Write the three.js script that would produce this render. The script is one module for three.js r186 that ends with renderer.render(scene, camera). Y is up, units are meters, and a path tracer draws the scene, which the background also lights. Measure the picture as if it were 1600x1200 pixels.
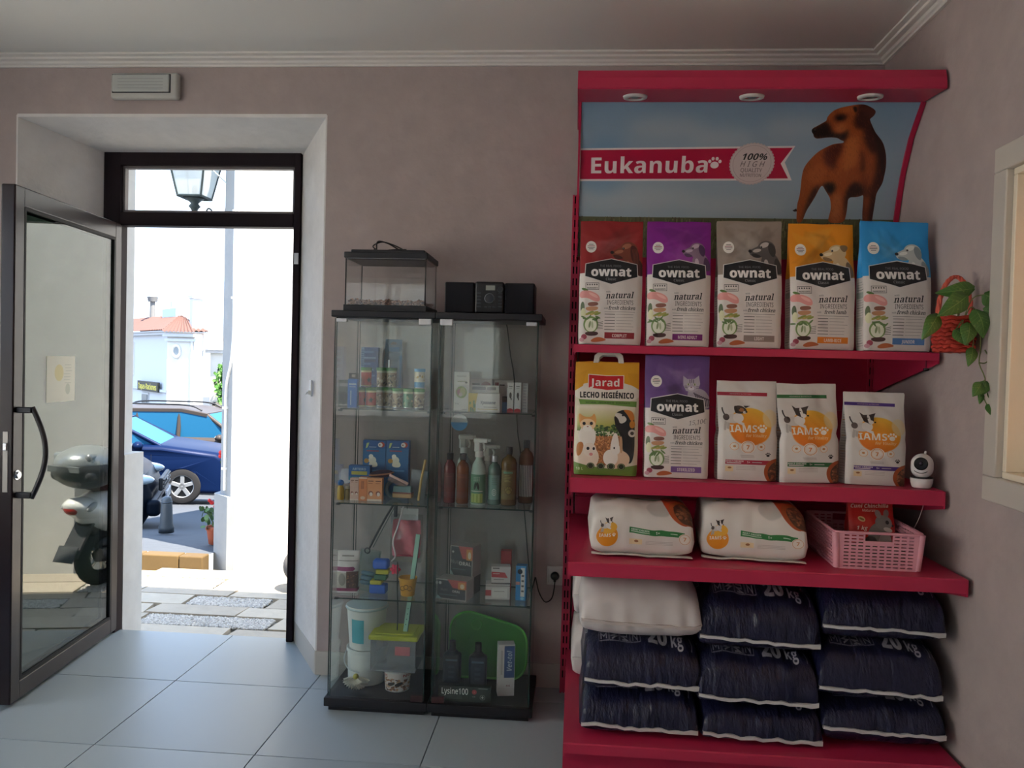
import * as THREE from 'three';
import { RoundedBoxGeometry } from 'three/addons/geometries/RoundedBoxGeometry.js';
import { mergeGeometries, toCreasedNormals } from 'three/addons/utils/BufferGeometryUtils.js';
import { createNoise3D, createNoise4D } from 'simplex-noise';

// ---------- camera, sky, sun, exposure ----------
const scene = new THREE.Scene();
const camera = new THREE.PerspectiveCamera(50.72, 4 / 3, 0.05, 400);
camera.position.set(0, 1.4192, 3.551);
camera.rotation.order = 'YXZ';
camera.rotation.set(-0.0242, 0.0779, 0.0255);
scene.add(camera);

const renderer = new THREE.WebGLRenderer({ antialias: true });
renderer.toneMapping = THREE.LinearToneMapping;
renderer.toneMappingExposure = 4.1;
renderer.shadowMap.enabled = true;

let seedState = 7;
function rnd() { seedState = (seedState + 0x6d2b79f5) | 0; let t = Math.imul(seedState ^ (seedState >>> 15), 1 | seedState); t = (t + Math.imul(t ^ (t >>> 7), 61 | t)) ^ t; return ((t ^ (t >>> 14)) >>> 0) / 4294967296; }
const n3 = createNoise3D(rnd), n4 = createNoise4D(rnd);
const R = (a, b) => a + (b - a) * rnd();

function makeSky() {
  const w = 512, h = 256, d = new Float32Array(w * h * 4);
  for (let j = 0; j < h; j++) for (let i = 0; i < w; i++) {
    const el = (j + 0.5) / h * Math.PI - Math.PI / 2, az = i / w * Math.PI * 2;
    const x = Math.cos(el) * Math.cos(az), y = Math.sin(el), z = Math.cos(el) * Math.sin(az);
    const t = Math.pow(Math.max(0, y), 0.55);
    let c = [0.84 - 0.6 * t, 0.97 - 0.45 * t, 1.15 - 0.08 * t];
    const q = 1 / (0.25 + Math.max(0, y));
    let cl = 0.5 + 0.5 * (0.6 * n3(x * q * 1.3, z * q * 1.3, 1) + 0.3 * n3(x * q * 3, z * q * 3, 4) + 0.15 * n3(x * q * 7, z * q * 7, 8));
    cl = Math.min(1, Math.max(0, (cl - 0.35) * 1.8)) * 0.7;
    c = c.map((v, k) => v * (1 - cl) + [1.1, 1.17, 1.25][k] * cl);
    if (y < 0) c = [0.55, 0.55, 0.53];
    const k = (j * w + i) * 4;
    d[k] = c[0]; d[k + 1] = c[1]; d[k + 2] = c[2]; d[k + 3] = 1;
  }
  const t = new THREE.DataTexture(d, w, h, THREE.RGBAFormat, THREE.FloatType);
  t.mapping = THREE.EquirectangularReflectionMapping; t.magFilter = THREE.LinearFilter; t.needsUpdate = true;
  return t;
}
scene.background = makeSky();
scene.backgroundIntensity = 0.85;

const sun = new THREE.DirectionalLight(0xfff4e6, 6.5);
sun.position.set(0.42 * 20, 20, 0.30 * 20); sun.target.position.set(0, 0, 0);
sun.castShadow = true; sun.shadow.mapSize.set(2048, 2048);
Object.assign(sun.shadow.camera, { left: -30, right: 30, top: 30, bottom: -30, near: 1, far: 80 });
scene.add(sun, sun.target);

// ---------- helpers ----------
const used = new Map();
function numbered(name) { const n = used.get(name) || 0; used.set(name, n + 1); return n ? `${name}_${String(n).padStart(3, '0')}` : name; }
function tag(o, label, category, group) { o.userData.label = label; o.userData.category = category; if (group) o.userData.group = group; return o; }
function thing(name, label, category, p = [0, 0, 0], turn = 0, group) {
  const o = new THREE.Group(); o.name = numbered(name); o.position.set(...p); o.rotation.y = turn; scene.add(o);
  return tag(o, label, category, group);
}
function shade(m) { m.castShadow = true; m.receiveShadow = true; return m; }
function part(name, geo, m, parent, label) {
  const o = shade(new THREE.Mesh(Array.isArray(geo) ? merge(geo) : geo, m)); o.name = name; parent.add(o);
  if (label) o.userData.label = label; return o;
}
function single(name, geo, m, label, category, group, p = [0, 0, 0], turn = 0) {
  const o = shade(new THREE.Mesh(Array.isArray(geo) ? merge(geo) : geo, m)); o.name = numbered(name); o.position.set(...p); o.rotation.y = turn; scene.add(o);
  return tag(o, label, category, group);
}
function struct(name, geo, m, parent) {
  const o = shade(new THREE.Mesh(Array.isArray(geo) ? merge(geo) : geo, m)); o.name = name;
  if (parent) parent.add(o); else { scene.add(o); o.userData.kind = 'structure'; } return o;
}
function structGroup(name, p = [0, 0, 0], turn = 0) { const o = new THREE.Group(); o.name = name; o.userData.kind = 'structure'; o.position.set(...p); o.rotation.y = turn; scene.add(o); return o; }
function merge(list) {
  return mergeGeometries(list.map((g) => { let a = g.index ? g.toNonIndexed() : g.clone(); for (const k of Object.keys(a.attributes)) if (!['position', 'normal', 'uv'].includes(k)) a.deleteAttribute(k); if (!a.attributes.uv) a.setAttribute('uv', new THREE.BufferAttribute(new Float32Array(a.attributes.position.count * 2), 2)); a.clearGroups(); return a; }));
}
const V = (x, y, z) => new THREE.Vector3(x, y, z);
function at(g, x = 0, y = 0, z = 0, rx = 0, ry = 0, rz = 0) { g.applyMatrix4(new THREE.Matrix4().compose(V(x, y, z), new THREE.Quaternion().setFromEuler(new THREE.Euler(rx, ry, rz)), V(1, 1, 1))); return g; }
const box = (w, h, d, x = 0, y = 0, z = 0) => at(new THREE.BoxGeometry(w, h, d), x, y, z);
const boxB = (x0, x1, y0, y1, z0, z1) => box(x1 - x0, y1 - y0, z1 - z0, (x0 + x1) / 2, (y0 + y1) / 2, (z0 + z1) / 2);
const rbox = (w, h, d, r = 0.004, x = 0, y = 0, z = 0, s = 2) => at(new RoundedBoxGeometry(w, h, d, s, Math.min(r, w / 2.01, h / 2.01, d / 2.01)), x, y, z);
const cyl = (r0, r1, h, x = 0, y = 0, z = 0, n = 20) => at(new THREE.CylinderGeometry(r0, r1, h, n), x, y, z);
const ball = (r, x = 0, y = 0, z = 0, n = 16) => at(new THREE.SphereGeometry(r, n, Math.ceil(n * 0.7)), x, y, z);
function tube(pts, r, n = 24, m = 8, closed = false) { return new THREE.TubeGeometry(new THREE.CatmullRomCurve3(pts.map((p) => V(...p)), closed), n, r, m, closed); }
function bar(a, b, r, n = 8) { const A = V(...a), B = V(...b), d = B.clone().sub(A), g = new THREE.CylinderGeometry(r, r, d.length(), n); g.applyMatrix4(new THREE.Matrix4().compose(A.clone().add(B).multiplyScalar(0.5), new THREE.Quaternion().setFromUnitVectors(V(0, 1, 0), d.normalize()), V(1, 1, 1))); return g; }
function lathe(pts, n = 28) { return new THREE.LatheGeometry(pts.map((p) => new THREE.Vector2(...p)), n); }
function polyShape(pts) { return new THREE.Shape(pts.map((p) => new THREE.Vector2(...p))); }
function prismY(pts, y0, y1) { const g = new THREE.ExtrudeGeometry(polyShape(pts.map(([x, z]) => [x, -z])), { depth: y1 - y0, bevelEnabled: false }); g.rotateX(-Math.PI / 2); g.translate(0, y0, 0); return g; }   // plan polygon (x, z) raised from y0 to y1
function prismX(pts, x0, x1) { const g = new THREE.ExtrudeGeometry(polyShape(pts.map(([z, y]) => [-z, y])), { depth: x1 - x0, bevelEnabled: false }); g.rotateY(Math.PI / 2); g.translate(x0, 0, 0); return g; }   // profile (z, y) swept along x
function metres(g, s = 1) {   // uv in metres from the dominant axis of each normal
  g = g.index ? g.toNonIndexed() : g; const p = g.attributes.position, n = g.attributes.normal, uv = new Float32Array(p.count * 2);
  for (let i = 0; i < p.count; i++) { const a = Math.abs(n.getX(i)), b = Math.abs(n.getY(i)), c = Math.abs(n.getZ(i)); const [u, v] = a >= b && a >= c ? [p.getZ(i), p.getY(i)] : b >= c ? [p.getX(i), p.getZ(i)] : [p.getX(i), p.getY(i)]; uv[2 * i] = u * s; uv[2 * i + 1] = v * s; }
  g.setAttribute('uv', new THREE.BufferAttribute(uv, 2)); return g;
}
// materials
const cache = new Map();
function M(color, roughness = 0.6, o = {}) {
  const key = JSON.stringify([color, roughness, o]);
  if (!cache.has(key)) cache.set(key, new THREE.MeshPhysicalMaterial({ color, roughness, ...o }));
  return cache.get(key);
}
function tex(w, h, draw, repeat) {
  const c = document.createElement('canvas'); c.width = w; c.height = h; draw(c.getContext('2d'), w, h);
  const t = new THREE.CanvasTexture(c); t.colorSpace = THREE.SRGBColorSpace; t.magFilter = THREE.LinearFilter; t.anisotropy = 8;
  if (repeat) t.wrapS = t.wrapT = THREE.RepeatWrapping; return t;
}
function noiseTex(n, f, lo, hi, oct = 4) {   // seamless grey noise
  const d = new Uint8Array(n * n * 4);
  for (let j = 0; j < n; j++) for (let i = 0; i < n; i++) {
    let s = 0, a = 1, tot = 0, q = f; const u = i / n * Math.PI * 2, v = j / n * Math.PI * 2;
    for (let o = 0; o < oct; o++) { s += a * n4(Math.cos(u) * q + o * 5, Math.sin(u) * q, Math.cos(v) * q, Math.sin(v) * q + o * 3); tot += a; a *= 0.55; q *= 2.1; }
    const g = Math.round(255 * (lo + (hi - lo) * (0.5 + 0.5 * s / tot))), k = (j * n + i) * 4; d[k] = d[k + 1] = d[k + 2] = g; d[k + 3] = 255;
  }
  const t = new THREE.DataTexture(d, n, n); t.magFilter = THREE.LinearFilter; t.wrapS = t.wrapT = THREE.RepeatWrapping; t.needsUpdate = true; return t;
}
const plasterBump = noiseTex(512, 1.6, 0, 1, 6), mottled = noiseTex(256, 1.0, 0.9, 1.0, 5); mottled.colorSpace = THREE.SRGBColorSpace;
const wallMat = new THREE.MeshPhysicalMaterial({ color: new THREE.Color().setRGB(0.47, 0.385, 0.365), roughness: 0.85, bumpMap: plasterBump, bumpScale: 0.003, map: mottled });
const bounceWhite = M(0xf2f0ea, 0.9), revealMat = new THREE.MeshPhysicalMaterial({ color: new THREE.Color().setRGB(0.82, 0.79, 0.77), roughness: 0.85, bumpMap: plasterBump, bumpScale: 0.006, map: mottled });
const whiteWall = new THREE.MeshPhysicalMaterial({ color: 0xd6d6d2, roughness: 0.9, bumpMap: plasterBump, bumpScale: 0.0016, map: mottled });
const ceilMat = M(0xe8e6e0, 0.9);
const glass = new THREE.MeshPhysicalMaterial({ color: 0xf8fbfa, roughness: 0, transmission: 1, thickness: 0, ior: 1.5 });
const clearGlass = new THREE.MeshPhysicalMaterial({ color: 0xfcfdfd, roughness: 0, transmission: 1, thickness: 0, ior: 1.5 });
const doorGlass = new THREE.MeshPhysicalMaterial({ color: 0x9fb0a6, roughness: 0, transmission: 1, thickness: 0, ior: 1.75 });
const glassEdge = M(0x14302c, 0.2, { metalness: 0.1 });
const pink = M(0xc02c50, 0.42), pinkDark = M(0xb01542, 0.5);
const black = M(0x15151b, 0.4), white = M(0xe9e6e0, 0.5), chrome = M(0xcfd2d4, 0.22, { metalness: 1 }), bronze = M(0x1f1215, 0.35, { clearcoat: 0.45, clearcoatRoughness: 0.2, specularIntensity: 0.4 }), frameBrown = M(0x20151a, 0.55, { specularIntensity: 0.3 });

// drawing helpers
function txt(c, s, x, y, size, o = {}) {
  c.save(); c.translate(x, y); if (o.rot) c.rotate(o.rot); c.transform(o.sx || 1, 0, o.skew || 0, 1, 0, 0);
  c.font = `${o.style || ''} ${o.weight || ''} ${size}px ${o.font || 'sans-serif'}`; c.textAlign = o.align || 'center'; c.textBaseline = 'middle';
  if (o.stroke) { c.lineJoin = 'round'; c.lineWidth = o.lw || size * 0.12; c.strokeStyle = o.stroke; c.strokeText(s, 0, 0); }
  c.fillStyle = o.color || '#222'; c.fillText(s, 0, 0); c.restore();
}
function poly(c, pts, fill, smooth) {
  c.beginPath();
  if (smooth) { const n = pts.length, mid = (a, b) => [(a[0] + b[0]) / 2, (a[1] + b[1]) / 2]; c.moveTo(...mid(pts[n - 1], pts[0])); for (let i = 0; i < n; i++) c.quadraticCurveTo(...pts[i], ...mid(pts[i], pts[(i + 1) % n])); }
  else pts.forEach((p, i) => (i ? c.lineTo(...p) : c.moveTo(...p)));
  c.closePath(); c.fillStyle = fill; c.fill();
}
function ell(c, x, y, rx, ry, fill, rot = 0) { c.beginPath(); c.ellipse(x, y, rx, ry, rot, 0, 7); c.fillStyle = fill; c.fill(); }
function ring(c, x, y, r, lw, col) { c.beginPath(); c.arc(x, y, r, 0, 7); c.lineWidth = lw; c.strokeStyle = col; c.stroke(); }
function rect(c, x, y, w, h, f) { c.fillStyle = f; c.fillRect(x, y, w, h); }
function paw(c, x, y, r, col) { ell(c, x, y + r * 0.35, r * 0.62, r * 0.52, col); for (const [a, b] of [[-0.75, -0.2], [-0.3, -0.62], [0.3, -0.62], [0.75, -0.2]]) ell(c, x + a * r, y + b * r, r * 0.24, r * 0.28, col); }
function clipTo(c, pts, smooth, draw) { c.save(); poly(c, pts, 'rgba(0,0,0,0)', smooth); c.clip(); draw(); c.restore(); }

// ---------- the room ----------
const XR = 1.262, XL = -3.45, ZB = 6.0, CEIL = 2.76, YG = -0.3;
{
  const left = [[XL - 0.3, 0], [-2.583, 0], [-2.392, -0.40], [-2.392, -0.445], [XL - 0.3, -0.445]];
  const right = [[-1.132, 0], [XR + 0.14, 0], [XR + 0.14, -0.445], [-1.374, -0.445], [-1.374, -0.40]];
  const up = prismY([[-2.583, 0], [-1.132, 0], [-1.374, -0.40], [-1.374, -0.445], [-2.392, -0.445], [-2.392, -0.40]], 2.5, CEIL + 0.12), upp = up.attributes.position;
  for (let i = 0; i < upp.count; i++) if (upp.getY(i) < 2.51) upp.setY(i, 2.505 + Math.max(-0.4, upp.getZ(i)) * 0.1625);   // soffit falls towards the frame
  up.computeVertexNormals();
  struct('wall_back', [metres(prismY(left, -0.02, CEIL + 0.12)), metres(prismY(right, -0.02, CEIL + 0.12)), metres(up)], wallMat);
  const sf = prismY([[-2.582, 0.0008], [-1.133, 0.0008], [-1.376, -0.40], [-2.390, -0.40]], 2.495, 2.51), sp = sf.attributes.position;
  for (let i = 0; i < sp.count; i++) sp.setY(i, sp.getY(i) + Math.min(0, sp.getZ(i)) * 0.1625); sf.computeVertexNormals();
  struct('trim_3', [prismY([[-2.586, 0.0008], [-2.578, 0.0008], [-2.386, -0.40], [-2.394, -0.40]], 0, 2.505), prismY([[-1.137, 0.0008], [-1.130, 0.0008], [-1.372, -0.40], [-1.379, -0.40]], 0, 2.505), sf].map((g) => metres(g)), revealMat);   // lining of the door recess, coloured paler than the wall
  // whitewashed outside of the same wall, a narrower opening than the frame
  struct('wall_front', [metres(prismY([[XL - 0.3, -0.446], [-2.37, -0.446], [-2.365, -0.62], [XL - 0.3, -0.62]], YG, 5.0)), metres(prismY([[-1.33, -0.446], [6, -0.446], [6, -0.62], [-1.33, -0.62]], YG, 5.0)),
    metres(boxB(-2.4, -1.3, 2.55, 5.0, -0.62, -0.446)), metres(boxB(-2.38, -2.305, YG, 0.9, -0.63, -0.447))], whiteWall);
  // right wall with its inner window opening
  const y0 = 1.12, y1 = 2.03, z0 = 1.06, z1 = 2.2;
  struct('wall_right', [boxB(XR, XR + 0.14, 0, y0, 0, ZB + 0.2), boxB(XR, XR + 0.14, y1, CEIL + 0.1, 0, ZB + 0.2), boxB(XR, XR + 0.14, y0, y1, 0, z0), boxB(XR, XR + 0.14, y0, y1, z1, ZB + 0.2)].map((g) => metres(g)), wallMat);
  const c0 = 0.9, c1 = 5.1, d0 = 0.5, d1 = 2.5;   // unseen window added in the left wall to brighten the room
  struct('wall_left', [boxB(XL - 0.3, XL, 0, d0, 0, ZB + 0.2), boxB(XL - 0.3, XL, d1, CEIL + 0.1, 0, ZB + 0.2), boxB(XL - 0.3, XL, d0, d1, 0, c0), boxB(XL - 0.3, XL, d0, d1, c1, ZB + 0.2)].map((g) => metres(g)), wallMat);
  const w3 = structGroup('window_3', [XL - 0.15, (d0 + d1) / 2, (c0 + c1) / 2]), lf = []; for (const z of [-2.07, -0.7, 0.7, 2.07]) lf.push(rbox(0.07, d1 - d0, 0.06, 0.004, 0, 0, z)); for (const y of [-0.97, 0.97]) lf.push(rbox(0.068, 0.06, c1 - c0, 0.004, 0, y, 0));
  struct('window_frame', lf, M(0xdedbd4, 0.5), w3); struct('window_pane', box(0.004, d1 - d0 - 0.04, c1 - c0 - 0.04), clearGlass, w3);
  // rear wall with an unseen window behind the camera, added for daylight
  const a0 = -2.75, a1 = -0.85, b0 = 0.75, b1 = 2.35;
  struct('wall_rear', [boxB(XL, a0, 0, CEIL + 0.1, ZB, ZB + 0.2), boxB(a1, XR + 0.14, 0, CEIL + 0.1, ZB, ZB + 0.2), boxB(a0, a1, 0, b0, ZB, ZB + 0.2), boxB(a0, a1, b1, CEIL + 0.1, ZB, ZB + 0.2)].map((g) => metres(g)), wallMat);
  const w2 = structGroup('window_2', [(a0 + a1) / 2, (b0 + b1) / 2, ZB + 0.1]);
  const hw = (a1 - a0) / 2, hh = (b1 - b0) / 2, fr = [];
  for (const x of [-hw + 0.03, -0.32, 0.31, hw - 0.03]) fr.push(rbox(0.06, hh * 2, 0.07, 0.004, x, 0, 0));
  for (const y of [-hh + 0.03, hh - 0.03]) fr.push(rbox(hw * 2, 0.06, 0.068, 0.004, 0, y, 0));
  struct('window_frame', fr, M(0xdedbd4, 0.5), w2); struct('window_pane', box(hw * 2 - 0.04, hh * 2 - 0.04, 0.004), clearGlass, w2);
  struct('added_blind', box(hw * 2 - 0.02, hh * 2 - 0.02, 0.001, 0, 0, 0.06), new THREE.MeshPhysicalMaterial({ color: 0xf0eee8, roughness: 1, transmission: 0.75, thickness: 0 }), w2);  // unseen blind added to soften and dim the rear daylight
  struct('ceiling', boxB(XL - 0.3, XR + 0.14, CEIL, CEIL + 0.15, -0.4, ZB + 0.2), ceilMat);
  struct('roof', boxB(XL - 0.3, 6, 4.8, 5.0, -0.45, 8.5), whiteWall);
  // cornice: stepped plaster moulding along the back and right walls
  const prof = (s) => [[0, 2.717], [0.012, 2.717], [0.014, 2.724], [0.024, 2.728], [0.030, 2.736], [0.048, 2.741], [0.052, 2.748], [0.072, 2.752], [0.072, CEIL], [0, CEIL]].map(([a, y]) => [a * s, y]);
  struct('trim_1', prismX(prof(1), XL, XR), M(0xe4e0da, 0.7));
  const side = prismX(prof(1).map(([a, y]) => [a, y]), 0, ZB); side.rotateY(-Math.PI / 2); side.translate(XR, 0, 0);
  struct('trim_2', side, M(0xe4e0da, 0.7));
  struct('baseboard_back', [prismY([[-1.134, 0.011], [-1.134, 0], [-0.02, 0], [-0.02, 0.011]], 0, 0.105), prismY([[-1.143, 0.0], [-1.132, 0.011], [-1.366, -0.398], [-1.377, -0.396]].reverse(), 0, 0.105)], M(0xb9b4ac, 0.5));
  struct('baseboard_left', prismY([[XL, 0.012], [-2.58, 0.012], [-2.58, 0], [XL, 0]], 0, 0.105), M(0xb9b4ac, 0.5));
  // floor: separate large tiles on a slab
  const fl = structGroup('floor');
  struct('floor_slab', boxB(XL - 0.3, XR + 0.14, -0.3, -0.0125, -0.434, ZB + 0.2), M(0x8d9092, 0.9), fl);
  const tg = new RoundedBoxGeometry(0.5965, 0.012, 0.5965, 1, 0.0012);
  const tm = [0x9da8ac, 0xa0abaf, 0x9aa5a9].map((c) => M(c, 0.4));
  for (let i = 0; i < 8; i++) for (let k = 0; k < 11; k++) { const o = struct(k + i ? `tile_${String(i * 11 + k).padStart(3, '0')}` : 'tile', tg, tm[Math.floor(rnd() * 3)], fl); o.position.set(-3.507 + 0.6 * i + 0.3, -0.006, -0.4346 + 0.6 * k + 0.3); }
  // inner window on the right wall, warm lit room behind it
  const w1 = structGroup('window_1', [XR, (y0 + y1) / 2, (z0 + z1) / 2]);
  const H = y1 - y0, L = z1 - z0, casing = [], sash = [];
  casing.push(rbox(0.03, 0.075, L + 0.15, 0.005, -0.005, H / 2 + 0.0375, 0), rbox(0.03, 0.075, L + 0.15, 0.005, -0.005, -H / 2 - 0.0375, 0), rbox(0.03, H, 0.075, 0.005, -0.005, 0, -L / 2 - 0.0375), rbox(0.03, H, 0.075, 0.005, -0.005, 0, L / 2 + 0.0375));
  for (const s of [-1, 1]) { sash.push(rbox(0.14, 0.02, L, 0.003, 0.07, s * (H / 2 - 0.01), 0), rbox(0.14, H - 0.04, 0.02, 0.003, 0.07, 0, s * (L / 2 - 0.01)), rbox(0.04, 0.045, L - 0.04, 0.004, 0.08, s * (H / 2 - 0.042), 0), rbox(0.04, H - 0.12, 0.045, 0.004, 0.08, 0, s * (L / 2 - 0.042))); }
  struct('window_casing', casing, M(0xc4bcb2, 0.5), w1); struct('window_sash', sash, M(0xe9dcc6, 0.5), w1); struct('window_pane', box(0.004, H - 0.12, L - 0.12, 0.08, 0, 0), clearGlass, w1);
  const warm = M(0xe2d2bf, 0.9);
  struct('wall_beyond', [boxB(3.4, 3.6, 0, 2.76, -0.44, 4.2), boxB(XR + 0.14, 3.6, 0, 2.76, -0.44, -0.3), boxB(XR + 0.14, 3.6, 0, 2.76, 4.0, 4.2), boxB(XR + 0.14, 3.6, -0.1, 0, -0.44, 4.2), boxB(XR + 0.14, 3.6, 2.76, 2.9, -0.44, 4.2)].map((g) => metres(g)), warm);
  const lamp = thing('ceiling_lamp', 'round lit ceiling lamp in the warm room behind the right hand inner window', 'lamp', [2.5, 2.76, 0.25]);
  part('lamp_base', cyl(0.15, 0.16, 0.03, 0, -0.015, 0), white, lamp); part('lamp_glow', at(new THREE.SphereGeometry(0.14, 24, 10, 0, 7, Math.PI / 2, Math.PI / 2), 0, -0.03, 0), new THREE.MeshStandardMaterial({ color: 0xfff0dc, emissive: 0xffd9a8, emissiveIntensity: 0.45 }), lamp);
  const pl = new THREE.PointLight(0xffd8b4, 3.0, 0, 2); pl.position.set(2.5, 2.45, 0.25); pl.castShadow = true; pl.shadow.radius = 6; scene.add(pl);
}

// ---------- entrance door: fixed frame, transom, open leaf ----------
{
  const d = structGroup('door_1', [0, 0, -0.41]);
  const x0 = -2.394, x1 = -1.377;
  const fr = [rbox(0.09, 2.44, 0.07, 0.005, x0 + 0.045, 1.22, 0), rbox(0.034, 2.44, 0.07, 0.005, x1 - 0.017, 1.22, 0), rbox(x1 - x0, 0.07, 0.069, 0.005, (x0 + x1) / 2, 2.405, 0)];
  struct('door_frame', fr, frameBrown, d); struct('transom_bar', rbox(x1 - x0 - 0.12, 0.068, 0.07, 0.005, (x0 + x1) / 2 + 0.025, 2.103, 0), frameBrown, d);
  const q = 0.012; struct('glazing_bead', [box(0.88, q, 0.03, -1.86, 2.143, 0), box(0.88, q, 0.03, -1.86, 2.364, 0), box(q, 0.23, 0.03, -2.298, 2.254, 0), box(q, 0.23, 0.03, -1.417, 2.254, 0)], M(0x6f6664, 0.5), d);
  struct('transom_pane', box(0.9, 0.24, 0.005, -1.86, 2.254, 0), clearGlass, d);
  struct('strike_plate', rbox(0.022, 0.055, 0.004, 0.001, -1.392, 1.915, 0.037), M(0xb9b9bb, 0.3, { metalness: 0.7 }), d);
  const W = 0.925, H = 2.062, T = 0.055, s = 0.068;
  const leafRails = [rbox(s, H, T, 0.006, s / 2, H / 2, T / 2), rbox(s, H, T, 0.006, W - s / 2, H / 2, T / 2), rbox(W - 2 * s + 0.01, 0.075, T - 0.001, 0.006, W / 2, 0.0375, T / 2), rbox(W - 2 * s + 0.01, 0.078, T - 0.001, 0.006, W / 2, H - 0.039, T / 2)];
  const leaf = struct('door_leaf', leafRails, bronze, d); leaf.position.set(-2.302, 0.014, 0.02); leaf.rotation.y = -83.8 * Math.PI / 180;
  const gx0 = s, gx1 = W - s, gy0 = 0.075, gy1 = H - 0.078, b = 0.012, gk = [];
  for (const z of [0.006, T - 0.006]) gk.push(box(gx1 - gx0, b, 0.012, W / 2, gy0 + b / 2, z), box(gx1 - gx0, b, 0.012, W / 2, gy1 - b / 2, z), box(b, gy1 - gy0 - 2 * b, 0.012, gx0 + b / 2, H / 2, z), box(b, gy1 - gy0 - 2 * b, 0.012, gx1 - b / 2, H / 2, z));
  part('gasket', gk, M(0x101113, 0.7), leaf); part('glass_pane', box(gx1 - gx0, gy1 - gy0, 0.006, W / 2, H / 2, 0.012), doorGlass, leaf);
  for (const y of [0.835, 1.175]) part('handle_post', [rbox(0.026, 0.024, 0.062, 0.005, W - 0.03, y, -0.03)], black, leaf);
  const hp = []; for (let i = 0; i <= 8; i++) { const t = i / 8; hp.push([W - 0.03 - 0.012 * Math.sin(Math.PI * t), 0.823 + 0.364 * t, -0.058 - 0.048 * Math.sin(Math.PI * t)]); }
  part('pull_handle', tube(hp, 0.0105, 30, 10), black, leaf);
  part('lock_cylinder', [at(cyl(0.014, 0.014, 0.012, 0, 0, 0), W - 0.03, 0.915, -0.005, Math.PI / 2), at(cyl(0.02, 0.02, 0.004, 0, 0, 0), W - 0.03, 0.915, -0.001, Math.PI / 2)], chrome, leaf);
  part('lock_plate', [rbox(0.003, 0.24, 0.02, 0.001, W + 0.001, 0.97, T / 2)], M(0x9a9690, 0.35, { metalness: 0.8 }), leaf); part('latch', rbox(0.008, 0.03, 0.014, 0.002, W + 0.004, 1.03, T / 2), chrome, leaf);
  for (const y of [0.25, 1.05, 1.85]) part('hinge', cyl(0.009, 0.009, 0.09, -0.004, y, T + 0.004, 10), bronze, leaf);
  const paper = tex(256, 330, (c, w, h) => { rect(c, 0, 0, w, h, '#e4e3d4'); ell(c, 110, 120, 40, 60, 'rgba(214,190,90,.35)'); ell(c, 190, 240, 22, 40, 'rgba(120,140,120,.25)'); for (let i = 0; i < 7; i++) rect(c, 150 + R(0, 20), 60 + i * 22, 60, 5, 'rgba(120,130,120,.2)'); });
  const n = single('paper_notice', box(0.235, 0.2, 0.0008), new THREE.MeshPhysicalMaterial({ map: paper, roughness: 0.9 }), 'pale paper notice taped to the glass of the open entrance door', 'notice', null, [-2.2506, 1.305, 0.1606], -83.8 * Math.PI / 180 + Math.PI);
  single('wall_hook', [rbox(0.034, 0.075, 0.008, 0.003, 0, 0, 0), at(new THREE.TorusGeometry(0.011, 0.004, 8, 16, Math.PI), 0, -0.03, 0.012, 0, Math.PI / 2, 0), box(0.006, 0.02, 0.014, -0.008, -0.02, 0.006), box(0.006, 0.02, 0.014, 0.008, -0.02, 0.006)], M(0xd9d9d6, 0.4), 'small white plastic hook fixed to the right side of the door recess', 'hook', null, [-1.221, 1.285, -0.117], -1.027);
}
// emergency light above the door
{
  const e = thing('emergency_light', 'white oblong emergency light fixed on the wall above the door', 'light', [-1.962, 2.626, 0]);
  part('housing', rbox(0.316, 0.118, 0.035, 0.014, 0, 0, 0.0175, 4), M(0xb9b7b1, 0.5), e);
  part('bezel', [rbox(0.274, 0.084, 0.006, 0.003, -0.012, 0.008, 0.0345, 3)], M(0x3c3b3b, 0.6), e);
  part('diffuser', [rbox(0.266, 0.077, 0.012, 0.006, -0.013, 0.009, 0.0365, 3)], M(0xb9bbb7, 0.35), e);
  part('rib', [0, 1, 2, 3].map((k) => box(0.21, 0.002, 0.002, -0.013, -0.014 + k * 0.014, 0.0427)), M(0x9fa19e, 0.4), e);
}

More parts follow.
